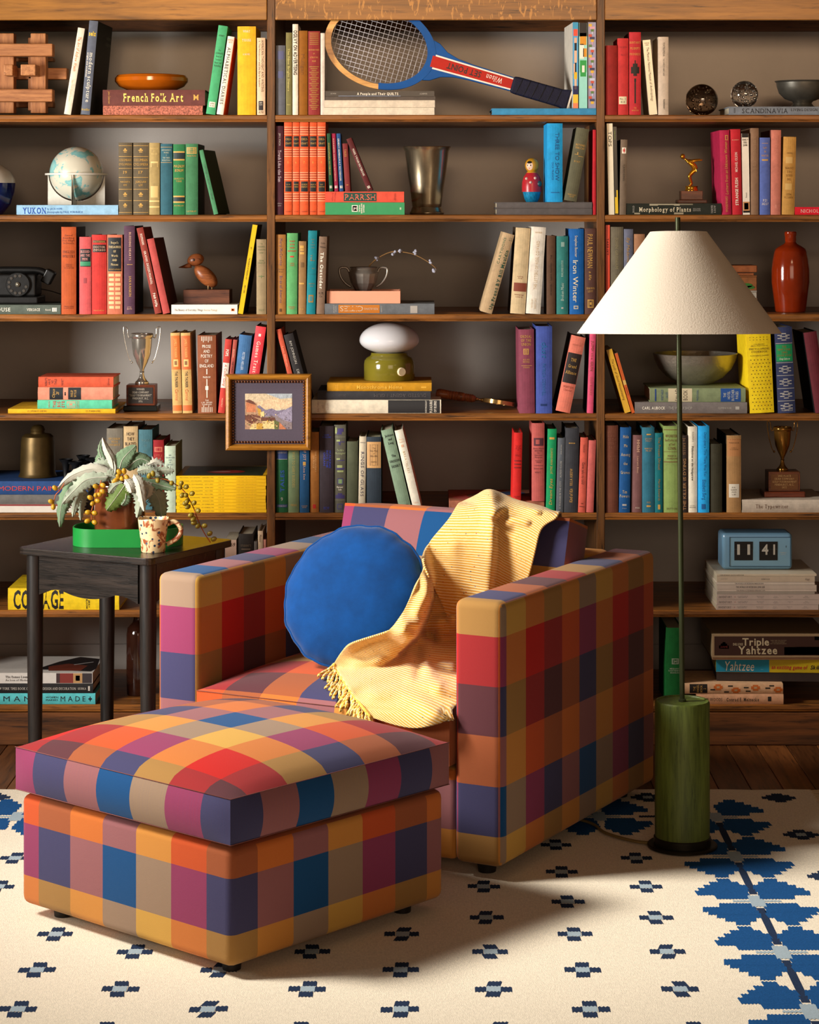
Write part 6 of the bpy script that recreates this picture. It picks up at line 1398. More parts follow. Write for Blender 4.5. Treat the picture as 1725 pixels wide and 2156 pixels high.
V(500.8, 511.5, 472.6, (226, 182, 18), 'thin yellow museum book leaning right by the left upright', [('ART', .25, .28, 'Ln', 'k', .35, .65), ('THE MUSEUM OF MODERN ART', .37, .62, 'Ln', 'k', .35, .65), ('NEW YORK', .68, .77, 'Ln', 'k', .35, .65)], lean=31, d=.2, pb=1, cov=(56, 46, 14), **LV_)
V(540, 561, 504, (152, 132, 98), 'frayed tan book of adventures between the yellow book and the upright', [('THE|WONDERFUL|ADVENTURES|OF NILS', .04, .20, 'Xs', (96, 110, 70), .1, .9), ('SELMA|LAGERLOF', .27, .33, 'Xs', (96, 110, 70), .12, .88), (.49, .50, (96, 110, 70), .2, .8), (.48, .52, (110, 116, 76), .46, .54), ('GROSSET|DUNLAP', .93, .96, 'Xs', (96, 110, 70), .2, .8)], **LV_)
V(580, 602, 494, (166, 112, 54), 'ochre book against the left upright lettered in purple', [('Mary McCarthy', .05, .39, 'Ls', (92, 74, 110), .38, .66), ('Harcourt|Brace', .42, .48, 'Xs', (92, 74, 60), .15, .85), ('Birds of America', .52, .86, 'Ls', (92, 74, 110), .38, .66), (.93, .97, (90, 60, 30), .35, .6)], **CV_)
V(603, 626, 491, (92, 162, 98), 'light green plant guide with red lettering', [('PLANTS|OF THE|PACIFIC|NORTHWEST', .08, .24, 'Xb', (190, 60, 46), .08, .9), (.28, .30, (190, 60, 46), .3, .65), ('CRAIG|CHAN', .36, .41, 'Xs', (190, 60, 46), .3, .7), ('BINFORDS|& MORT', .90, .94, 'Xs', (190, 60, 46), .2, .8)], lean=1, d=.18, **CV_)
V(628, 644, 508, (150, 112, 68), 'small brown gilt book between the light green and teal ones', [(.06, .10, 'g', .15, .7), (.11, .13, 'g', .2, .7), (.15, .18, 'g', .15, .75), (.29, .36, (110, 80, 46), .3, .7), (.57, .59, 'g', .1, .75), ('PHI', .92, .94, 'Xs', 'g', .2, .7)], lean=1, **CV_)
V(644.8, 664, 485.5, (20, 122, 132), 'bright teal book beside the book lettered The Outsider', [('HEROES|AND|OUTLAWS|OF THE', .09, .22, 'Xs', 'G', .3, .8), ('BILL', .25, .40, 'Rs', 'G', .3, .5), ('OLD|WEST', .31, .50, 'Xs', 'G', .5, .85), (.52, .525, (16, 90, 100)), ('GREENWICH|HOUSE', .62, .68, 'Xs', 'G', .2, .85), (.77, .86, 'G', .2, .75), (.785, .845, (20, 122, 132), .28, .66)], lean=4, d=.18, **CV_)
V(665.8, 683, 498, (126, 100, 80), 'brown book lettered The Outsider', [('Colin|Wilson', .06, .16, 'Xs', 'k', .15, .85), ('The Outsider', .20, .68, 'Lsb', 'w', .28, .68), ('H. M.|Co.', .71, .79, 'Xs', 'k', .2, .8)], lean=6, d=.17, **CV_)
H(684, 915, 638.8, 661, (104, 106, 108), 'grey cloth book with an upside-down orange title panel under the pink box', [(.125, .50, (186, 110, 36), .10, .90), ('CITIES', .14, .35, 'Rn', (200, 170, 140), .25, .78), ('REBUILDING', .36, .485, 'Rn', (200, 170, 140), .40, .60), ('ARCHITECT|GALLION', .075, .11, 'Xn', 's', .12, .88), ('REINHOLD', .51, .525, 'Xn', 's', .2, .8), (.78, .845, (168, 160, 150), .1, .8)], d=.22, on=False, **CV_)
z_ = LAST[0]
bxp = thing('pink_box', 'open salmon pink card box under the pewter sugar bowl', 'box', (XX(765, YF+.02), YF+.02, z_)); s0 = (YF+.02)/FP; a_, b_ = XX(688, YF+.02), XX(843, YF+.02); hh = 26*s0; pk = M((240, 166, 132), .6, 0, .02, 30, .05, name='pink_card'); y_ = YF+.02
for q_, r_ in (((a_, y_, z_), (b_, y_+.003, z_+hh)), ((a_, y_+.150, z_), (b_, y_+.153, z_+hh)), ((a_, y_+.0031, z_), (a_+.003, y_+.1499, z_+hh)), ((b_-.003, y_+.0031, z_), (b_, y_+.1499, z_+hh))): G().box(q_, r_).obj('box_wall', pk, bxp)
G().box((a_+.0032, y_+.0032, z_), (b_-.0032, y_+.1498, z_+hh-.008)).obj('box_fill', M((150, 66, 52), .7, name='card'), bxp)
pewtercup(z_+hh-.0078, 0)
V(1009, 1035.6, 488, (176, 148, 112), 'beige war book leaning right at the end of its row', [('Up Front BY Bill Mauldin', .20, .95, 'Rsb', (46, 84, 66), .62, .88), ('HENRY|HOLT', .04, .09, 'Ys', (100, 100, 80), .6, .95), ('CARTOONS', .05, .4, 'Rs', (86, 112, 84), .2, .4)], lean=50, d=.17, **CV_)
V(1074, 1105.5, 479, (196, 172, 132), 'cream book with a brown label printed upside down', [('Ray|Bagle', .56, .60, 'Ys', (130, 50, 36), .3, .7), (.64, .74, (130, 64, 46), .12, .98), ('Robert|McAlmon', .77, .82, 'Ys', (130, 50, 36), .2, .8)], lean=12, d=.2, cov=(60, 46, 32), **CV_)
V(1107, 1138, 477, (216, 206, 190), 'white book of letters with pale gold lettering', [('THE LETTERS OF NOEL COWARD', .16, .72, 'Rs', (196, 168, 128), .40, .62), ('EDITED BY|BARRY DAY', .82, .94, 'Rs', (196, 168, 128), .25, .7), ('KNOPF', .055, .075, 'Ys', (196, 168, 128), .25, .75)], lean=12, d=.2, **CV_)
V(1151, 1170, 496, (86, 60, 42), 'dark brown book between the white and teal books', [('airwords * lygeia bassman * fog', .25, .76, 'Rn', (40, 28, 20), .35, .55)], **CV_)
V(1172, 1197, 497.5, (44, 110, 104), 'teal green book lettered Broken Music', [('Broken Music', .60, .83, 'Ri', (170, 190, 176), .35, .62), ('MARJORIE EOTUS', .31, .52, 'Rs', (170, 190, 176), .38, .58), (.075, .135, (130, 160, 150), .38, .68), (.91, .93, 's', .4, .58)], d=.16, **CV_)
V(1199, 1229.5, 482, (20, 86, 152), 'blue book lettered Iron Winter', [('Iron Winter', .37, .86, 'Ln', (226, 210, 170), .25, .62), ('Stephen Baxter', .08, .33, 'Ln', (206, 196, 170), .38, .58), (.90, .94, (190, 180, 150), .3, .62), (.91, .93, (20, 86, 152), .36, .56)], d=.18, **CV_)
V(1231, 1256.6, 481, (82, 54, 46), 'brown biography with gold lettering against the right upright', [('PAUL NEWMAN', .07, .46, 'Ln', 'g', .24, .76), ('a life', .50, .60, 'Li', 'g', .38, .62), ('SHAWN|LEVY', .68, .75, 'Xs', 'g', .16, .88), (.83, .925, 'g', .26, .8), (.84, .915, (82, 54, 46), .31, .75), (.86, .89, 'g', .42, .64)], d=.19, **CV_)
V(1275.5, 1284.5, 474, (218, 76, 52), 'thin orange red book beside the right upright left of the lampshade', [('TAKE IVY', .14, .35, 'Ls', 'k', .3, .75)], pb=1, d=.19, **RV_)
V(1285.3, 1313, 478, (100, 92, 74), 'olive grey novel half hidden by the lampshade', [('JOHN GRISHAM', .12, .48, 'Ls', (140, 128, 92), .38, .62), ('SYCAMORE ROW', .55, .9, 'Ls', (140, 128, 92), .38, .62)], d=.19, **RV_)
V(1314, 1333.6, 482.5, (96, 98, 114), 'slate blue book beside the lampshade with ochre script', [('By Madame Marie', .1, .55, 'Li', (170, 130, 70), .3, .65)], d=.18, **RV_)
V(1335, 1358, 493, (150, 106, 76), 'tan book whose top corner shows beside the lampshade', **RV_)
V(1360, 1380, 503, (60, 104, 100), 'teal book almost hidden behind the lampshade', **RV_)
# --- row 4
row(3)
H(17, 243, 858.5, 868, (222, 170, 30), 'flat yellow book at the bottom of the pile on the fourth left shelf', [('DRAKE DORNATZI', .18, .36, 'Rn', (150, 106, 20), .3, .7), ('SOUTHERN & CO.', .72, .86, 'Rn', (120, 84, 16), .3, .7)], d=.24, on=False, **LV_)
H(79, 236, 839.5, 857.8, (92, 192, 152), 'mint green book lettered The Big Eye, third down in its pile', [('THE|BIG|EYE', .20, .37, 'Xsb', (190, 60, 50), .12, .9), ('EHRLICH', .145, .165, 'Xn', (190, 90, 70), .15, .85), (.395, .51, (200, 130, 100), .10, .86), (.40, .505, (92, 192, 152), .15, .81), (.43, .47, (200, 130, 100), .4, .6), ('SCIENCE|FICTION', .52, .565, 'Xn', (190, 90, 70), .12, .9)], d=.15, **LV_)
H(80, 238, 812.5, 839.3, (216, 138, 112), 'pink novel with two black labels, second in its pile', [(.155, .335, (28, 32, 36), .03, .97), ('Opus|21', .18, .29, 'Xi', 'g', .15, .85), (.34, .40, (216, 138, 112)), (.355, .375, 'k', .35, .62), (.405, .575, (28, 32, 36), .03, .97), ('PHILIP|WYLIE', .43, .52, 'Xs', 'g', .2, .8)], d=.15, **LV_)
H(81, 239, 791, 812.3, (206, 86, 56), 'orange red book on top of the pile beside the silver trophy', [('ROBOTS|HAVE|NO|TAILS', .08, .25, 'Xn', (60, 36, 40), .12, .92), ('PADGETT', .305, .33, 'Xn', (60, 36, 40), .15, .85), ('Gnome', .92, .945, 'Xi', (120, 50, 40), .15, .85)], d=.15, **LV_)
V(364, 384, 700.7, (206, 164, 100), 'left one of two matching cream and orange humour books', [(.035, .455, (206, 108, 46)), ('JAMES THURBER', .07, .31, 'Ls', (232, 180, 110), .4, .68), (.33, .42, (226, 186, 116), .25, .75), (.35, .40, (120, 80, 50), .35, .62), ('THE THURBER', .48, .68, 'Lsb', (40, 40, 44), .34, .66), ('Carnival', .70, .84, 'Li', (200, 96, 56), .32, .66), (.90, .97, (206, 108, 46))], lean=-5, d=.16, group='two matching humour books')
V(385, 405.5, 700.7, (206, 164, 100), 'right one of two matching cream and orange humour books', [(.035, .455, (200, 100, 50)), ('JAMES THURBER', .07, .31, 'Ls', (232, 180, 110), .4, .68), (.33, .42, (226, 186, 116), .25, .75), (.35, .40, (120, 80, 50), .35, .62), ('THE THURBER', .48, .68, 'Lsb', (40, 40, 44), .34, .66), ('Carnival', .70, .84, 'Li', (200, 96, 56), .32, .66), (.90, .97, (200, 100, 50))], lean=-4.5, d=.16, group='two matching humour books')
V(417, 456, 706, (138, 78, 48), 'thick worn brown book lettered Prose and Poetry', [('PROSE|AND|POETRY|OF|ENGLAND', .11, .42, 'Xn', 'w', .12, .88), ('McGRAW', .52, .55, 'Xn', 'w', .3, .7), (.43, .50, 'w', .48, .53), (.56, .65, 'w', .48, .53), (.65, .70, 'w', .42, .58), (.70, .80, 'w', .48, .53), ('THE|L.W. SINGER|COMPANY', .82, .90, 'Xn', 'w', .2, .8)]+[(.015, .07+.02*(k % 3 == 1), 'w', .22+.09*k, .25+.09*k) for k in range(7)]+[(.92-.02*(k % 3 == 1), .985, 'w', .22+.09*k, .25+.09*k) for k in range(7)], lean=-1, d=.2, **LV_)
V(458.5, 473, 713.6, (190, 60, 52), 'slim red book with a white band left of the picture frame', [('POPE', .14, .23, 'Lb', 'w', .3, .75), (.32, .66, (214, 206, 190), .03, .97), ('A Cook Gang', .34, .63, 'Li', 'r', .3, .7), ('MONTHLY', .80, .92, 'Ln', 'p', .35, .6)], lean=15.5, d=.16, **LV_)
V(474, 483, 715, (168, 78, 66), 'narrow dusty red book between the slim red and blue ones', [('EDITH', .12, .25, 'Ln', 'p', .3, .7), ('HIS MAN UNCOUNTED', .3, .7, 'Ln', 'k', .3, .7)], lean=17, d=.17, **LV_)
V(484, 511, 704, (62, 106, 152), 'blue book standing behind the picture frame', [('PETER HELLER', .22, .45, 'Ln', (190, 200, 214), .42, .64), ('THE RIVER', .52, .75, 'Ln', (190, 200, 214), .42, .64)], lean=20, d=.17, **LV_)
V(512, 534, 686, (232, 66, 74), 'bright red book leaning on the left upright behind the frame', [(.085, .115, 'w', .38, .62), ('Games Traitors Play', .17, .78, 'Ls', 'w', .32, .70)], lean=27, d=.18, cov=(60, 24, 26), **LV_)
V(626, 637, 692, (198, 84, 58), 'slim orange red book leaning left beside the picture frame', [('Lost Shadows', .15, .5, 'Ln', (230, 150, 120), .3, .7)], lean=-45, d=.15, **CV_)
V(641, 662, 700.7, (42, 38, 38), 'black book leaning left beside the picture frame', [('RM JOHNSON', .09, .38, 'Ln', 's', .4, .66), ('DECEIT', .45, .62, 'Ln', 's', .4, .66)], lean=-45, d=.17, **CV_)
H(657, 929, 842.5, 871, (226, 212, 186), 'half white half black book at the bottom of the pile under the mushroom lamp', [(.59, .99, (44, 42, 42), .02, .98), ('JEAN STARRY|AND|HUDSON', .03, .14, 'Xn', (170, 140, 120), .1, .9), ('PLEASURE|OF RUINS', .905, .97, 'Xsb', 'w', .04, .96), ('ROSE MACAULAY', .875, .89, 'Xn', 'w', .05, .95)], d=.24, on=False, **CV_)
H(669, 907, 824.5, 842.3, (54, 52, 54), 'charcoal book in the middle of the pile under the mushroom lamp', [('DUSTED AGENT / GIUM', .50, .96, 'Rn', (82, 76, 76), .3, .72), ('2020', .19, .25, 'Rn', (82, 76, 76), .38, .62)], d=.23, **CV_)
H(689, 909, 807, 824.3, (198, 140, 26), 'mustard book lettered Monochrome Home under the mushroom lamp', [('Monochrome Home', .285, .72, 'Lb', (222, 170, 60), .28, .72), ('CHRONICLE|BOOKS', .075, .11, 'Yn', (222, 170, 60), .15, .85), (.90, .95, (222, 170, 60), .4, .55)], d=.23, **CV_)
mushroom(LAST[0]); magnifier()
V(1094, 1127, 693.5, (124, 58, 74), 'thick plum book of history lettered in gold', [('ORDEAL|OF THE|UNION', .06, .20, 'Xs', 'g', .10, .86), (.23, .30, 'g', .30, .64), (.236, .294, (124, 58, 74), .34, .60), ('I', .24, .29, 'Xs', 'g', .42, .52), ('ALLAN|NEVINS', .345, .40, 'Xs', 'g', .26, .70), (.43, .434, 'g', .15, .85), ('SCRIBNERS', .445, .46, 'Xs', 'g', .26, .70)], lean=-2, d=.2, **CV_)
V(1128.5, 1163, 687, (62, 78, 148), 'blue book lettered dust', [('dust', .18, .36, 'Li', (30, 100, 150), .35, .72), ('PATRICIA CORNWELL', .43, .80, 'Ln', (40, 96, 150), .38, .60), (.89, .915, (26, 50, 100), .28, .68)], d=.2, **CV_)
V(1168.5, 1200, 705, (206, 112, 92), 'salmon book with a black title block leaning towards the right upright', [(.225, .62, (40, 30, 28), .03, .98), ('THE|Grand|Alliance', .27, .52, 'Xs', 'g', .12, .88), ('WINSTON|Churchill', .65, .73, 'Xs', (150, 70, 56), .15, .85), ('HOUGHTON', .10, .13, 'Xs', (170, 90, 70), .2, .8)], lean=35, d=.18, cov=(60, 28, 26), **CV_)
V(1236.5, 1250, 700, (200, 76, 106), 'pink book by the right upright just under the lampshade', [('JUMP the GUN', .10, .48, 'Ls', (130, 70, 40), .3, .68), ('ZOE BURKE', .55, .78, 'Ls', (170, 90, 70), .32, .62)], lean=6, d=.17, cov=(60, 30, 40), **CV_)
V(1317, 1330, 734, (200, 152, 44), 'curved yellow booklet leaning left right of the right upright', [('The Lady of Good Housekeeping', .15, .8, 'Li', (110, 76, 20), .3, .7)], lean=-41, d=.17, pb=1, **RV_)
V(1331, 1338, 743, (182, 80, 30), 'thin rust booklet leaning on the yellow booklet', [(.45, .53, (210, 170, 90)), ('ROASTS', .56, .72, 'Ln', (90, 30, 14), .3, .7)], lean=-37, d=.17, pb=1, **RV_)
H(1337, 1573.5, 848.5, 872, (108, 100, 96), 'grey book about a workshop lying under the green salad book', [('CARL AUBOCK', .065, .27, 'Lb', 'w', .36, .62), ('THE WORKSHOP', .30, .51, 'Ln', 's', .36, .62), ('CLEMENS KOIS', .74, .86, 'Ln', 's', .40, .58), (.895, .93, 's', .35, .62)], d=.24, on=False, **RV_)
H(1369, 1570, 819, 848.3, (116, 126, 92), 'green cloth salad book lying under the hammered bowl', [(.19, .44, (206, 190, 156)), ('SALAD|BOOK', .24, .41, 'Xn', (80, 70, 60), .08, .92), (.05, .065, (40, 66, 120), .06, .94), ('VEGETABLES|SAUCE', .10, .20, 'Xn', (50, 76, 120), .10, .9), (.74, .95, (36, 76, 140), .02, .98), ('THE|HOTEL|BUTCHER|PAGES', .76, .93, 'Xn', (190, 190, 170), .1, .9), ('MACDOUGALL', .48, .51, 'Xn', (50, 76, 120), .1, .9)], d=.2, **RV_)
hbowl(LAST[0])
V(1579.5, 1631, 700, (228, 176, 18), 'thick yellow cookbook with black dots under the lampshade edge', [('CULINARY|ARTS INSTITUTE', .13, .17, 'Xs', 'd', .15, .85), ('ENCYCLOPEDIC|COOKBOOK', .18, .25, 'Xs', 'd', .08, .92), ('RUTH BEROLZHEIMER', .275, .29, 'Xs', 'd', .12, .88)]+[(.33+.044*k, .341+.044*k, (70, 50, 14), .12+.14*j+.07*(k % 2), .155+.14*j+.07*(k % 2)) for k in range(15) for j in range(6)]+[(.05+.03*k, .058+.03*k, (70, 50, 14), .12+.14*j, .155+.14*j) for k in range(2) for j in range(6)], lean=-8, d=.2, **RV_)
V(1639, 1676, 688, (42, 48, 78), 'navy cookbook with a green title panel and silver ornaments', [(.20, .40, (20, 132, 76), .03, .97), ('THE|NEW YORK|TIMES|COOK BOOK', .21, .345, 'Xs', 'G', .08, .92), ('Craig Claiborne', .355, .38, 'Xi', 'w', .2, .8)]+[(p, p+.006, 's') for p in (.185, .41, .56, .71, .855)]+[q for p in (.07, .45, .60, .745, .885) for q in ((p, p+.012, 's', .36, .64), (p+.02, p+.03, 's', .15, .40), (p+.02, p+.03, 's', .60, .85), (p+.035, p+.045, 's', .28, .72), (p+.055, p+.065, 's', .15, .40), (p+.055, p+.065, 's', .60, .85), (p+.075, p+.085, 's', .36, .64))]+[('Harper & Row', .955, .975, 'Xs', 's', .2, .85)], lean=-8, d=.2, **RV_)
V(1718, 1746, 697, (86, 28, 36), 'maroon book leaning left at the right edge of the picture', lean=-26, d=.2, cov=(22, 18, 18), **RV_)
# --- row 5
row(4)
H(-80, 158, 1061, 1078.5, (206, 196, 184), 'white book with a red top edge at the bottom of the pile under the bell', [(0, 1, (120, 30, 30), .80, .99)], d=.27, on=False, pb=1, **LV_)
H(-80, 160, 1041, 1060.7, (100, 96, 92), 'grey cloth book in the middle of the pile under the bell', d=.27, **LV_)
H(-80, 186, 1012.5, 1040.7, (34, 66, 116), 'large blue book lettered Modern Painting under the bell', [('MODERN PAINTING', .27, .92, 'Ln', (176, 50, 50), .30, .66)], d=.27, **LV_)
bell(LAST[0]); candle(LAST[0])
V(224.5, 259, 902, (120, 112, 98), 'worn grey book standing behind the plant, title upside down', [('COMPANY|BOOK|AMERICAN', .11, .22, 'Ys', 'g', .12, .85)], d=.18, cov=(70, 60, 48), dy=.06, **LV_)
V(260, 290.5, 897.6, (196, 166, 122), 'tan book lettered How They Blazed the Way', [('HOW|THEY|BLAZED|THE|WAY', .06, .36, 'Xn', (50, 36, 26), .12, .88)], d=.17, dy=.06, cov=(90, 60, 40), **LV_)
V(292, 321, 904.6, (70, 112, 122), 'blue teal cloth book behind the plant', [('WORLD|OF|ART', .1, .3, 'Xs', (100, 130, 130), .2, .8)], d=.17, dy=.06, **LV_)
V(322.5, 345, 926.5, (150, 30, 36), 'short red book behind the plant with ornament', [(.10, .17, (196, 100, 80), .12, .88), (.115, .155, (150, 30, 36), .2, .8), ('LITTLE|SHIPS', .20, .30, 'Xs', (196, 100, 80), .12, .88)], d=.17, dy=.06, **LV_)
V(346.5, 370, 939, (184, 200, 176), 'pale green book right of the plant beside the yellow magazines', [('BIRD|IDENTIFICATION|GUIDE|OF|THE WEST', .12, .30, 'Xn', (70, 90, 110), .1, .9)], d=.18, cov=(140, 146, 100), **LV_)
zm = None; mn = ['bottom', 'second', 'third', 'fourth', 'fifth', 'sixth', 'seventh', 'eighth', 'ninth', 'tenth', 'top']
months = ['DECEMBER 1982', 'NOVEMBER 1981', 'SEPTEMBER 1982', 'AUGUST 1982', 'FEBRUARY 1982', 'MAY 1982', 'MAY 1983', 'JUNE 1982', 'JULY 1982', 'MARCH 1982', 'JANUARY 1982']
for k in range(11):
    o_m = H(371+random.uniform(-.6, 1.2), 561+random.uniform(-1.5, .5), 1077.8-6.72*(k+1), 1077.8-6.72*k, (238, 186, 14), '%s magazine %sof the yellow magazine pile' % (mn[k], '' if k in (0, 10) else 'from the bottom '), [('NATIONAL GEOGRAPHIC  '+months[k], .04, .42, 'Ls', (70, 56, 20), .36, .66), ('VOL. 16%d' % (k % 4), .46, .54, 'Ls', (70, 56, 20), .38, .62), ('SHARK REEF  THE WINTER SEA', .62, .94, 'Ls', (150, 90, 20), .40, .62)], d=.25, on=k > 0, pb=1, group='yellow magazines', cat_='magazine', name='magazine')
s2 = (YF+.012)/FP; zt_ = LAST[0]-.0002; x0_ = (371-CX)*s2
pc = G(); pc.box((x0_+.016, YF+.022, zt_), (x0_+.24, YF+.25, zt_+.0003), 0); pc.add([(x0_+.13+.055*math.cos(2*math.pi*k/20), YF+.11+.04*math.sin(2*math.pi*k/20), zt_+.0005) for k in range(20)], [tuple(range(20))], 1)
pc.add([(x0_+.115+.03*math.cos(2*math.pi*k/20), YF+.11+.016*math.sin(2*math.pi*k/20), zt_+.0007) for k in range(20)], [tuple(range(20))], 2)
for v_ in range(len(pc.V)): pc.V[v_] = tuple(Vector(pc.V[v_])-Vector(o_m.location))
pc.obj('cover_photo', [M((44, 54, 36), .3, 0, .4, 30, 0, name='print'), M((170, 40, 40), .3, 0, .2, 30, 0, name='print'), M((210, 130, 130), .3, bmp=0, name='print')], o_m, world=False)
V(582, 606, 925, (30, 88, 52), 'green volume with blue bands at the left end below the picture frame', [(0, .27, (42, 62, 110)), ('CALL|OF|ADVENTURE', .09, .20, 'Xs', 's', .1, .9), (.27, .275, 's'), ('TALES', .42, .72, 'Rb', (40, 80, 150), .35, .7), ('9', .79, .84, 'Xs', 's', .38, .60), (.89, .93, (42, 62, 110)), ('DOUBLEDAY', .90, .92, 'Xs', 's', .1, .9)], **CV_)
V(606.8, 630, 928, (112, 132, 96), 'sage green book below the picture frame', [('THE WAY TO GARY BUDDIES', .06, .65, 'Ls', (180, 160, 90), .38, .64), ('VIKING', .88, .91, 'Xs', 'g', .2, .8)], **CV_)
V(631, 651.4, 922, (30, 82, 128), 'blue book below the picture frame lettered in gold', [('ISLE OF JOY', .05, .30, 'Ls', 'p', .4, .7), (.32, .37, 'g', .35, .65), ('Lisa See', .38, .56, 'Ls', 'p', .4, .62), ('RANDOM|HOUSE', .90, .94, 'Xs', 'g', .2, .8)], **CV_)
V(653, 672, 909.7, (166, 106, 46), 'ochre book right of the picture frame corner', [('THE DISCOVERY|OF PEACE', .24, .50, 'Ls', (206, 170, 120), .3, .75), (.90, .95, 'r', .3, .65)], **CV_)
V(672.8, 703, 897, (62, 52, 58), 'dark plum book lettered in blue about the ocean', [('DAVID|WHELLAMS', .09, .14, 'Xb', (50, 60, 140), .2, .82), ('WALKING|INTO THE|OCEAN', .27, .49, 'Lb', (50, 66, 160), .25, .85), ('ECW', .93, .96, 'Xb', (50, 60, 140), .3, .7)], d=.2, **CV_)
V(703.8, 728.4, 894.6, (96, 94, 80), 'olive grey book with a bluebird and branches on its spine', [(.04, .08, (66, 58, 110), .3, .8), (.08, .11, (66, 58, 110), .2, .65), (.03, .10, (160, 170, 110), .08, .22), (.135, .14, (130, 126, 108)), (.19, .20, (66, 58, 110), .3, .9), (.20, .23, (66, 58, 110), .4, .55), (.17, .19, (160, 170, 110), .2, .5), ('To Kill a|Mockingbird', .27, .34, 'Xi', (170, 180, 130), .08, .95), (.40, .41, (66, 58, 110), .3, .9), (.38, .40, (160, 170, 110), .2, .5), (.49, .51, (66, 58, 110), .15, .9), (.46, .49, (160, 170, 110), .25, .7), (.52, .54, (160, 170, 110), .25, .8), (.61, .68, (66, 58, 110), .28, .78), (.62, .67, (140, 170, 110), .34, .72), ('Harper|Lee', .695, .75, 'Xb', 'w', .22, .78), (.80, .84, (66, 58, 110), .1, .9), (.78, .80, (66, 58, 110), .3, .7), (.855, .86, (130, 126, 108)), (.90, .965, (70, 66, 110), .25, .75), (.912, .952, (96, 94, 80), .33, .67)], d=.2, **CV_)
V(729.5, 753, 929.5, (82, 86, 64), 'shorter faded olive book left of the book lettered Rings of Glass', [('YOUTH', .1, .14, 'Xs', (96, 100, 76), .2, .8)], lean=1, **CV_)
V(754, 769, 919, (206, 192, 166), 'narrow cream book lettered Rings of Glass', [('RINGS OF GLASS', .20, .79, 'Ls', (60, 60, 80), .28, .72), ('HOWARD', .07, .09, 'Xs', (60, 60, 80), .12, .88)], lean=2.5, **CV_)
V(772, 803, 920, (46, 56, 66), 'navy book with a wide tan title label', [(.065, .41, (196, 150, 96), .02, .98), (.10, .375, (120, 90, 60), .15, .85), (.105, .37, (196, 150, 96), .165, .835), ('The|Best Plays|of|1943-1944', .13, .27, 'Xs', (80, 60, 44), .24, .78), ('MANTLE', .32, .34, 'Xs', (80, 60, 44), .3, .7)], d=.2, **CV_)
V(842.8, 869, 901, (126, 148, 122), 'sage desert book leaning left', [('Jackman|and|Long', .05, .19, 'Xsb', (30, 34, 34), .2, .95), ('The|OREGON|DESERT', .29, .48, 'Xsb', (30, 34, 34), .12, .98), ('CAXTON', .91, .95, 'Xsb', (30, 34, 34), .1, .8)], lean=-42, d=.18, **CV_)
V(872, 890.5, 903, (226, 216, 196), 'white book lettered Breathless leaning on the sage desert book', [('Annie|Swihkel', .10, .16, 'Xs', 'p', .2, .85), (.18, .21, 'p', .35, .65), ('BREATHLESS', .26, .53, 'Ls', (196, 170, 130), .38, .64), ('VIKING', .88, .90, 'Xs', 'p', .2, .8)], lean=-42, d=.18, **CV_)
yb_ = YF+.016; s3 = yb_/FP; gb = thing('game_box', 'worn flat brown board game box behind the draped blanket', 'box', ((1046-CX)*s3, yb_, ZR[4]), 0); zt_ = ZR[4]+.0004+23.5*s3
a_, b_ = (946-CX)*s3, (1147-CX)*s3
bev(G().box((a_, yb_, ZR[4]+.0004), (b_, yb_+.26, zt_)).obj('box_lid', M((164, 98, 72), .75, 0, .3, 50, .2, 200, name='worn_card'), gb), .0012, 1)
pg = G()
for k, (x, y, rx, ry, m) in enumerate(((.06, .08, .05, .05, 0), (.11, .12, .06, .06, 1), (.16, .09, .03, .04, 2), (.18, .17, .04, .04, 3), (.21, .07, .03, .03, 0))): pg.add([(a_+x+rx*math.cos(2*math.pi*i/14), yb_+y+ry*math.sin(2*math.pi*i/14), zt_+.0002+.0001*k) for i in range(14)], [tuple(range(14))], m)
pg.obj('printed_top', [M((190, 90, 80), .7, 0, .3, 40, 0, name='print'), M((120, 90, 60), .7, 0, .3, 40, 0, name='print'), M((206, 160, 50), .7, bmp=0, name='print'), M((70, 90, 130), .7, bmp=0, name='print')], gb)
V(1079, 1097, 911, (192, 32, 28), 'bright red book standing on the brown game box', [('THE STORY|OF THE|WESTERN|SHIP', .18, .26, 'Xs', (110, 20, 20), .12, .88), ('HOLT', .31, .35, 'Xs', (110, 20, 20), .2, .8), (.40, .42, (130, 24, 22), .1, .9), (.45, .47, (130, 24, 22), .1, .9), (.50, .52, (130, 24, 22), .1, .9), ('DOUBLE|DAY', .92, .96, 'Xs', (110, 20, 20), .15, .85)], lean=3.5, zb=zt_, d=.15, **CV_)
V(1120, 1147, 891, (172, 82, 76), 'rose pink biography standing on the brown game box', [(.19, .29, (80, 40, 50), .15, .9), (.21, .27, (172, 82, 76), .3, .6), ('Henry Ward|BEECHER|An|American|Portrait', .31, .45, 'Xs', (70, 36, 44), .1, .92), ('PAXTON|HIBBEN', .47, .51, 'Xs', (70, 36, 44), .25, .78), (.54, .545, (70, 36, 44), .15, .88), ('Sinclair Lewis', .57, .59, 'Xs', (70, 36, 44), .15, .88), ('M.B.C.', .62, .64, 'Xs', (70, 36, 44), .25, .75)], zb=zt_, d=.16, **CV_)
V(1149, 1168.5, 903, (20, 136, 82), 'green book lettered Dream Eyes', [('Dream Eyes', .60, .91, 'Ri', 'g', .3, .66), ('JAYNE ANN KRENTZ', .23, .54, 'Rs', 'g', .38, .62), (.10, .125, 'g', .22, .78)], lean=4, d=.18, **CV_)
V(1170.7, 1186, 922, (82, 86, 92), 'slate grey book lettered A Walker in the City', [('A WALKER IN THE CITY', .58, .95, 'Rs', 's', .38, .64), ('ALFRED KAZIN', .31, .53, 'Rs', 's', .38, .64), ('HARCOURT BRACE', .09, .22, 'Ln', 's', .4, .62)], lean=4, d=.17, **CV_)
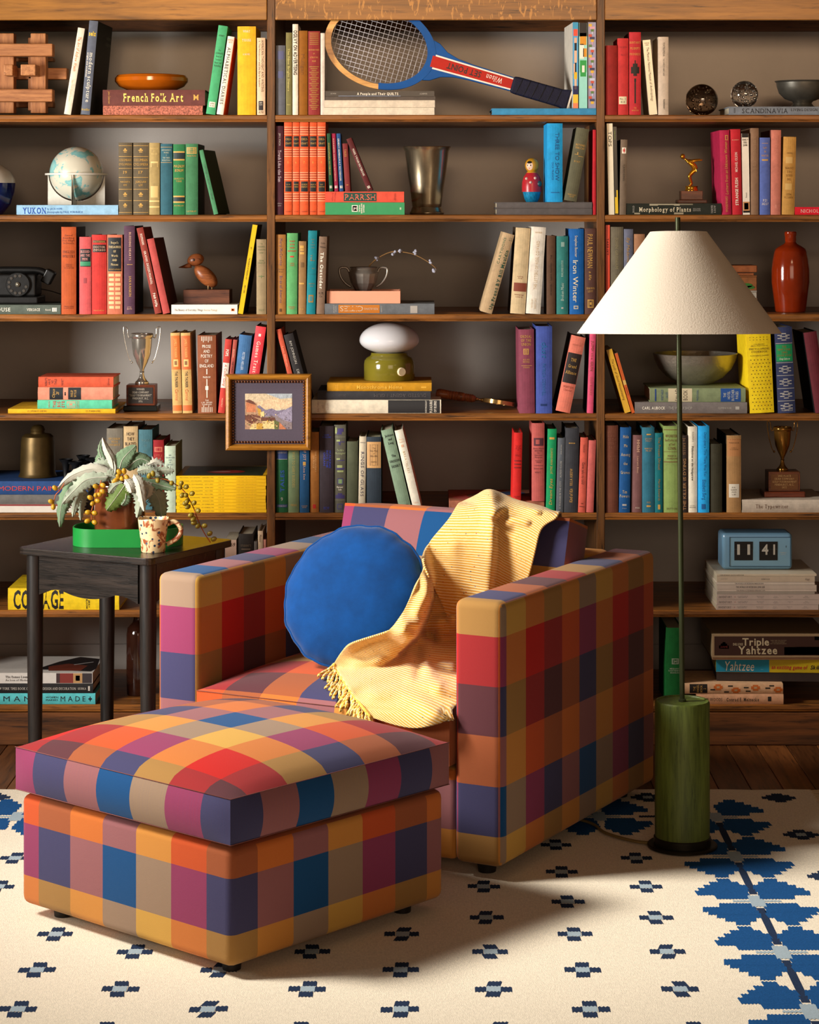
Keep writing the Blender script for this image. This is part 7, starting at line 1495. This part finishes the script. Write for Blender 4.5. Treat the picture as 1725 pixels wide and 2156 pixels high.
V(1187, 1216, 901, (50, 50, 54), 'black book with gold lettering near the right upright', [('Kind of Kin', .72, .88, 'Ri', 'g', .36, .62), ('RILLA ASKEW', .48, .68, 'Rs', 'g', .38, .58), ('ecco', .165, .185, 'Xb', 'g', .25, .72)], lean=4, d=.19, **CV_)
V(1216.8, 1233, 921, (188, 82, 66), 'terracotta book lettered Come take my hand', [('Come take my hand', .33, .62, 'Li', (60, 30, 26), .32, .68), ('KULCHUR', .10, .20, 'Ln', (90, 40, 32), .4, .62), ('FUNK|WAGNALLS', .86, .94, 'Xb', (60, 30, 26), .15, .85)], lean=5.5, d=.17, **CV_)
V(1234, 1250, 927, (182, 88, 82), 'plain rose book beside the right upright', [('THE|BELLE', .44, .52, 'Xs', (200, 110, 100), .2, .8), ('ANONYMOUS', .12, .3, 'Ln', (200, 110, 100), .4, .6)], lean=5.5, d=.17, **CV_)
V(1275.5, 1302, 896, (96, 52, 36), 'reddish brown book left end of the fifth right shelf', [('GANGES|ISLANDS|OF THE|GREAT|EAST', .05, .27, 'Xs', (124, 76, 56), .1, .95), ('DAVID|CAPT', .34, .40, 'Xs', (124, 76, 56), .15, .9)], d=.18, **RV_)
V(1303, 1326.5, 899.7, (20, 72, 124), 'blue book lettered Hide Me Among the Graves', [('Hide|Me|Among|the|Graves', .055, .58, 'Xs', (196, 176, 130), .1, .95), ('Tim|Powers', .73, .83, 'Xs', (196, 176, 130), .06, .94), (.90, .92, 's', .3, .68), ('MORROW', .945, .955, 'Xs', 's', .3, .7)], lean=3, d=.17, **RV_)
V(1329, 1351, 916, (112, 76, 74), 'mauve brown book lettered with four letters at its top', [('HHhH', .06, .22, 'Lsb', 'p', .48, .76), ('Laurent Binet', .27, .49, 'Li', 'p', .5, .7), ('FSG', .93, .95, 'Xs', 'w', .4, .8)], lean=2, d=.17, **RV_)
V(1352.3, 1378.4, 900, (40, 96, 114), 'greenish blue book with small gilt emblem between mauve and dark teal books', [(.075, .09, 'g', .35, .72), ("JACOB'S|FOLLY", .12, .17, 'Xs', 'g', .22, .82), ('REBECCA|MILLER', .235, .285, 'Xs', 'g', .2, .84), ('FSG', .87, .89, 'Xs', 'g', .38, .68), (.915, .935, 'g', .35, .7)], d=.18, **RV_)
V(1379.2, 1396, 912, (16, 96, 102), 'narrow dark teal book lettered The Frozen Shroud', [('The Frozen Shroud', .05, .46, 'Ln', 'G', .4, .75), ('Martin Edwards', .58, .85, 'Ln', 'G', .42, .72), (.90, .96, 'g', .38, .68)], d=.17, **RV_)
V(1397, 1431, 897, (122, 142, 78), 'green book behind the lamp pole with maroon lettering', [('WORKERS|before and|after|LENIN', .09, .28, 'Xs', (110, 50, 40), .1, .95), (.04, .047, (110, 50, 40)), (.295, .299, (110, 50, 40)), ('MANYA|GORDON', .33, .39, 'Xs', (110, 50, 40), .2, .85), (.41, .418, (110, 50, 40)), ('DUTTON', .945, .965, 'Xs', (90, 60, 40), .2, .85)], d=.2, **RV_)
V(1434, 1448.5, 917, (46, 36, 32), 'dark book right of the lamp pole with tan letters', [('THE KILLER IS DYING', .30, .97, 'Rb', (150, 110, 70), .3, .75), ('Jo SALLIS', .03, .25, 'Ls', (150, 110, 70), .3, .7)], d=.17, **RV_)
V(1449.3, 1468.5, 898, (206, 196, 176), 'white book lettered Philistines at the Hedgerow', [('Philistines at the Hedgerow', .23, .63, 'Lb', (50, 44, 40), .36, .58), ('GAINES', .06, .18, 'Ls', (120, 110, 100), .42, .62), ('LITTLE,|BROWN', .91, .95, 'Xs', (70, 64, 60), .15, .8)], d=.19, **RV_)
V(1470, 1494, 897, (32, 146, 212), 'brightest sky blue book on the fifth right shelf', [('Once Upon a Time There Was You', .07, .58, 'Ln', (30, 90, 150), .5, .74), ('Elizabeth Berg', .62, .85, 'Ln', (30, 90, 150), .38, .7), (.90, .96, (30, 90, 150), .3, .65)], d=.19, **RV_)
V(1495.3, 1521, 934.7, (46, 43, 30), 'shorter dark olive book between the sky blue and tan books', [('LITTLE', .1, .13, 'Xs', (66, 62, 44), .2, .8)], d=.17, **RV_)
V(1530.5, 1561, 917, (142, 106, 66), 'tan library book with a torn label and white call number', [(.04, .27, (170, 116, 70), .04, .98), (.05, .055, (110, 76, 46), .06, .96), ('PURIFICATOR', .085, .105, 'Xs', (110, 80, 50), .15, .85), ('LADY|ELEANOR', .15, .19, 'Xs', (110, 80, 50), .2, .8), (.63, .805, (206, 196, 178), .14, .86), ('PA|5009|.F09|v.10', .66, .78, 'Xn', (110, 100, 90), .25, .7)], d=.22, cov=(30, 26, 20), **RV_)
H(1563, 1742, 1053.5, 1080.5, (166, 152, 136), 'beige linen book lettered The Typewriter under the gold trophy', [('The Typewriter', .155, .54, 'Ls', (110, 84, 68), .34, .66)], d=.25, on=False, **RV_)
goldtrophy(LAST[0])
# --- row 6
row(5)
V(474, 498, 1137, (196, 166, 146), 'cream booklet glimpsed between the table and the chair arm', [('1969', .04, .1, 'Xi', 'd', .15, .85)], pb=1, dy=.05, **LV_)
V(502, 534, 1124, (40, 34, 30), 'thick black student book behind the side table', [("STUDENT'S", .14, .18, 'Xs', (110, 92, 70), .15, .85), (.20, .22, (90, 76, 60), .2, .8)], d=.17, dy=.05, **LV_)
V(535, 542, 1140, (104, 98, 92), 'thin grey book beside the black student book', dy=.05, **LV_)
V(543, 554, 1118, (206, 180, 148), 'thin cream book near the foot of the left upright', [('Menus', .05, .15, 'Ls', 'd', .3, .7)], dy=.05, **LV_)
V(554.8, 561, 1136, (196, 128, 110), 'thin pinkish book touching the left upright behind the chair', dy=.05, **LV_)
H(17, 251, 1237, 1282.5, (228, 192, 24), 'yellow book lettered Collage behind the side table legs', [('COLLAGE', .05, .50, 'Lbc', 'k', .06, .94), ('JERRY|BLOOM', .70, .74, 'Yb', 'k', .06, .5)], d=.24, on=False, **LV_)
zc_ = LAST[0]; s_c = (YF+.012)/FP; Vc, Fc = layout('MAKING', 'Lsb', .16, .06)
oc = bpy.data.objects[[o.name for o in bpy.data.objects if o.get('label', '').startswith('yellow book lettered Collage')][0]]
mk('title_lettering', [(.11+a, .13+b, .0612) for a, b in Vc], Fc, ink('k'), oc, world=False)
for vtx in oc.children[-1].data.vertices if False else []: pass
lettop = [c_ for c_ in bpy.data.objects if c_.parent == oc and c_.name.startswith('title_lettering')][-1]
lettop.location.z = (LAST[0]-oc.location.z-.0004)-.0612+.0006
MG = [(1509, 1724, 1275.3, 1286, 'bottom', (176, 160, 152), 'INVENTORY'), (1510, 1726, 1264.6, 1275.1, 'second', (176, 160, 152), 'INVENTORY'), (1510, 1726, 1253.6, 1264.4, 'third', (176, 160, 152), 'INVENTORY'), (1510, 1716, 1248.2, 1253.4, 'fourth', (150, 140, 130), ''), (1511, 1720, 1243, 1248, 'fifth', (186, 172, 160), 'THE WORLD OF INTERIORS FEBRUARY 2014'),
      (1510, 1720, 1234.3, 1242.8, 'sixth', (180, 166, 154), 'THE WORLD OF INTERIORS JUNE 2015'), (1508, 1716, 1228.4, 1234.1, 'seventh', (190, 178, 166), 'THE WORLD OF INTERIORS MARCH 2014'), (1510, 1716, 1216, 1228.2, 'eighth', (176, 160, 140), 'KINFOLK'), (1510, 1720, 1211.5, 1215.8, 'top', (186, 172, 150), 'ELMER NEWBERRY CRAFTED PAPER HOUSE')]
for x0, x1, y0, y1, nm, c, tx in MG:
    it = []
    if tx == 'INVENTORY': it = [(tx, .02, .145, 'Ls', (60, 50, 50), .28, .72), ('8', .172, .18, 'Ls', (170, 60, 60), .35, .65), ('VOLUME 04 NUMBER 08|SPRING SUMMER 2013', .20, .30, 'Ln', (110, 100, 96), .25, .75), ('Mark Borthwick|Tim Coppens', .39, .46, 'Ln', (110, 100, 96), .25, .75), ('Porter|Neighbour', .55, .60, 'Ln', (110, 100, 96), .25, .75), ('Andrea Lee|Bros', .69, .74, 'Ln', (110, 100, 96), .25, .75), ('Nicole|Ashley Dawn', .84, .90, 'Ln', (110, 100, 96), .25, .75)]
    elif tx == 'KINFOLK': it = [(tx, .455, .54, 'Ls', (80, 66, 56), .38, .62), ('Oggi', .90, .945, 'Li', (90, 76, 66), .35, .65), ('VOLUME TWENTY', .04, .11, 'Ln', (120, 100, 86), .45, .6)]
    elif tx: it = [(tx, (.03 if 'ELMER' in tx else .19), (.27 if 'ELMER' in tx else .48), 'Lsb', (50, 42, 40), .3, .72)]
    H(x0, x1, y0, y1, c, '%s magazine %sof the pale pile under the blue clock' % (nm, '' if nm in ('top', 'bottom') else 'from the bottom '), it, d=.27, pb=1, on=nm != 'bottom', group='pale magazines under the clock', cat_='magazine', name='magazine')
clock(LAST[0])
# --- row 7
row(6)
V(1403, 1437, 1322, (16, 84, 36), 'tall dark green manual behind the lamp pole on the lowest shelf', [("MEEHAN'S|BARTENDER|MANUAL", .52, .60, 'Xb', (150, 160, 140), .14, .96), (.40, .475, (150, 160, 140), .34, .78), (.41, .465, (16, 84, 36), .40, .72), ('JM', .425, .45, 'Xb', (150, 160, 140), .46, .66)], d=.2, **RV_)
H(1466, 1650, 1462.8, 1484.5, (190, 142, 110), 'pale woods book lying at the bottom of the stack behind the lamp base', [('IN THE WOODS', .03, .30, 'Ls', (70, 56, 44), .30, .66), ('Conrad E. Meinecke', .345, .72, 'Lsb', (70, 56, 44), .30, .66), (.82, .86, (40, 32, 26), .3, .75)], d=.18, on=False, **RV_)
H(1442, 1649, 1441, 1462.6, (190, 150, 116), 'cream book with orange flowers and dark leaves behind the lamp base', [(.05, .23, (30, 24, 22), .08, .95), ('THE|ANGEL|BOOK|2', .08, .22, 'Xn', 'g', .12, .9)]+[q for x, a in ((.34, .65), (.52, .35), (.72, .6), (.95, .4)) for q in ((x-.045, x+.045, (206, 106, 40), a-.14, a+.14), (x-.028, x+.028, (206, 106, 40), a-.28, a+.28), (x-.015, x+.015, (190, 170, 130), a-.1, a+.1))]+[(x, x+.05, (36, 32, 26), a, a+.13) for x, a in ((.26, .35), (.44, .70), (.60, .55), (.62, .2), (.82, .5), (.86, .72), (.40, .12))], d=.18, **RV_)
zb_y = LAST[0]
def gamebox(name, label, x0, x1, ybot, hpx, lidpx, yaw, lidc, basec, zb, items, d=.26, ov=.0015, dy=0):
    ys = YF+.02+dy; s = ys/FP; t = thing(name, label, 'board game', ((x0-CX)*s, ys, zb), R(yaw)); L_ = (x1-x0)*s; h = hpx*s; hl = lidpx*s
    bev(G().box((ov, ov, .0004), (L_-ov, d-ov, h-.002)).obj('box_base', M(basec, .6, 0, .1, 40, .05, name='card'), t, world=False), .0006, 1)
    bev(G().box((0, 0, h-hl), (L_, d, h)).obj('box_lid', M(lidc, .45, 0, .04, 40, .03, name='printed_card'), t, world=False), .0008, 1)
    z0 = h-hl; fn = lambda p, a, e=.0007: (p, -e, z0+a)
    decor(items, L_, hl, fn, t); return zb+h
z1_ = gamebox('game_box', 'yellow and blue board game box slanting under the brown one', 1508, 1740, 1436, 47, 28, -3.0, (214, 186, 20), (60, 48, 44), zb_y, [(0, .48*1.0, (20, 140, 176), .02, .98), ('Yahtzee', .07, .34, 'Li', 'w', .12, .86), ('.....', .36, .47, 'Ln', 'w', .22, .32), ('an exciting game of', .50, .82, 'Lbi', (190, 40, 40), .28, .58), ('Skill an', .85, .99, 'Lbi', 'k', .28, .58)], dy=.02)
gamebox('game_box', 'brown and cream board game box on top of the stack at lower right', 1499.6, 1745, 1382, 55, 50, 0, (176, 148, 112), (150, 110, 80), z1_, [(.02, 1.0, (62, 34, 26), .10, .90), (.62, 1.0, (124, 66, 30), .12, .45), ('Triple', .26, .49, 'Lb', (206, 190, 156), .52, .84), ('Yahtzee', .225, .56, 'Lb', (206, 190, 156), .16, .50), ('DELUXE', .18, .265, 'Lsb', (206, 190, 156), .52, .62), ('THREE TIMES THE STRATEGY|FUN AND EXCITEMENT|FOR YAHTZEE ENTHUSIASTS', .50, .64, 'Ln', (150, 130, 100), .56, .76), (.06, .145, (190, 50, 36), .38, .52), (.075, .13, (190, 50, 36), .52, .60), (.09, .115, (190, 50, 36), .60, .66), ('GAME', .072, .135, 'Lb', (100, 24, 20), .42, .50), (.66, .99, (146, 84, 34), .12, .30), (.70, .98, (84, 60, 92), .22, .36), (.73, .95, (104, 74, 96), .34, .46), (.80, .82, (190, 50, 40), .36, .42), (.86, .88, (190, 50, 40), .40, .46), (.88, .99, (196, 120, 60), .74, .90)])
H(-60, 201, 1459.5, 1482.5, (86, 186, 190), 'turquoise book about women makers at the bottom of the lowest left pile', [('W O M A N', .04, .49, 'Ln', (24, 34, 40), .28, .78), ('WOMEN|MAKERS', .60, .70, 'Ln', (24, 34, 40), .28, .78), ('M A D E', .72, .92, 'Ln', (24, 34, 40), .28, .78), (.955, .962, (24, 34, 40), .28, .72), (.945, .972, (24, 34, 40), .42, .58)], d=.24, on=False, **LV_)
H(-60, 196, 1439.2, 1459.3, (32, 30, 30), 'black decoration book in the middle of the lowest left pile', [('NEW YORK TIMES BOOK OF INTERIOR DESIGN AND DECORATION', .20, .86, 'Ls', (190, 182, 170), .36, .64), ('SKURKA', .875, .945, 'Ls', (190, 182, 170), .36, .64), (.96, .975, (190, 182, 170), .25, .75)], d=.24, **LV_)
H(-60, 195, 1416.8, 1439, (206, 200, 192), 'white lounge chair book on top of the lowest left pile', [('The Eames Lounge Chair', .28, .56, 'Lsb', (60, 54, 50), .52, .74), ('An Icon of Modern Design', .28, .56, 'Ls', (60, 54, 50), .22, .42), (.70, .73, (60, 40, 40), .03, .97), (.73, .84, (120, 44, 36), .03, .97), (.84, .915, (170, 130, 84), .03, .97), (.86, .895, (40, 30, 24), .25, .75), (.915, .995, (52, 44, 46), .03, .97)], d=.24, pb=1, **LV_)
oe = [o for o in bpy.data.objects if o.get('label', '').startswith('white lounge chair book')][0]; zt_ = LAST[0]-oe.location.z-.0004+.0005
cg = G()
for pts, m in (([(.17, .05), (.33, .02), (.34, .06), (.33, .20), (.27, .23), (.22, .16)], 0), ([(.21, .03), (.30, .03), (.31, .10), (.25, .13), (.20, .09)], 1), ([(.27, .11), (.32, .15), (.318, .155), (.268, .116)], 2)):
    cg.add([(x, y, zt_+.0002*m) for x, y in pts], [tuple(range(len(pts)))], m)
cg.obj('cover_print', [M((30, 28, 30), .35, bmp=0, var=0, name='print'), M((110, 50, 36), .35, 0, .2, 30, 0, name='print'), M((200, 196, 190), .35, bmp=0, var=0, name='print')], oe, world=False)
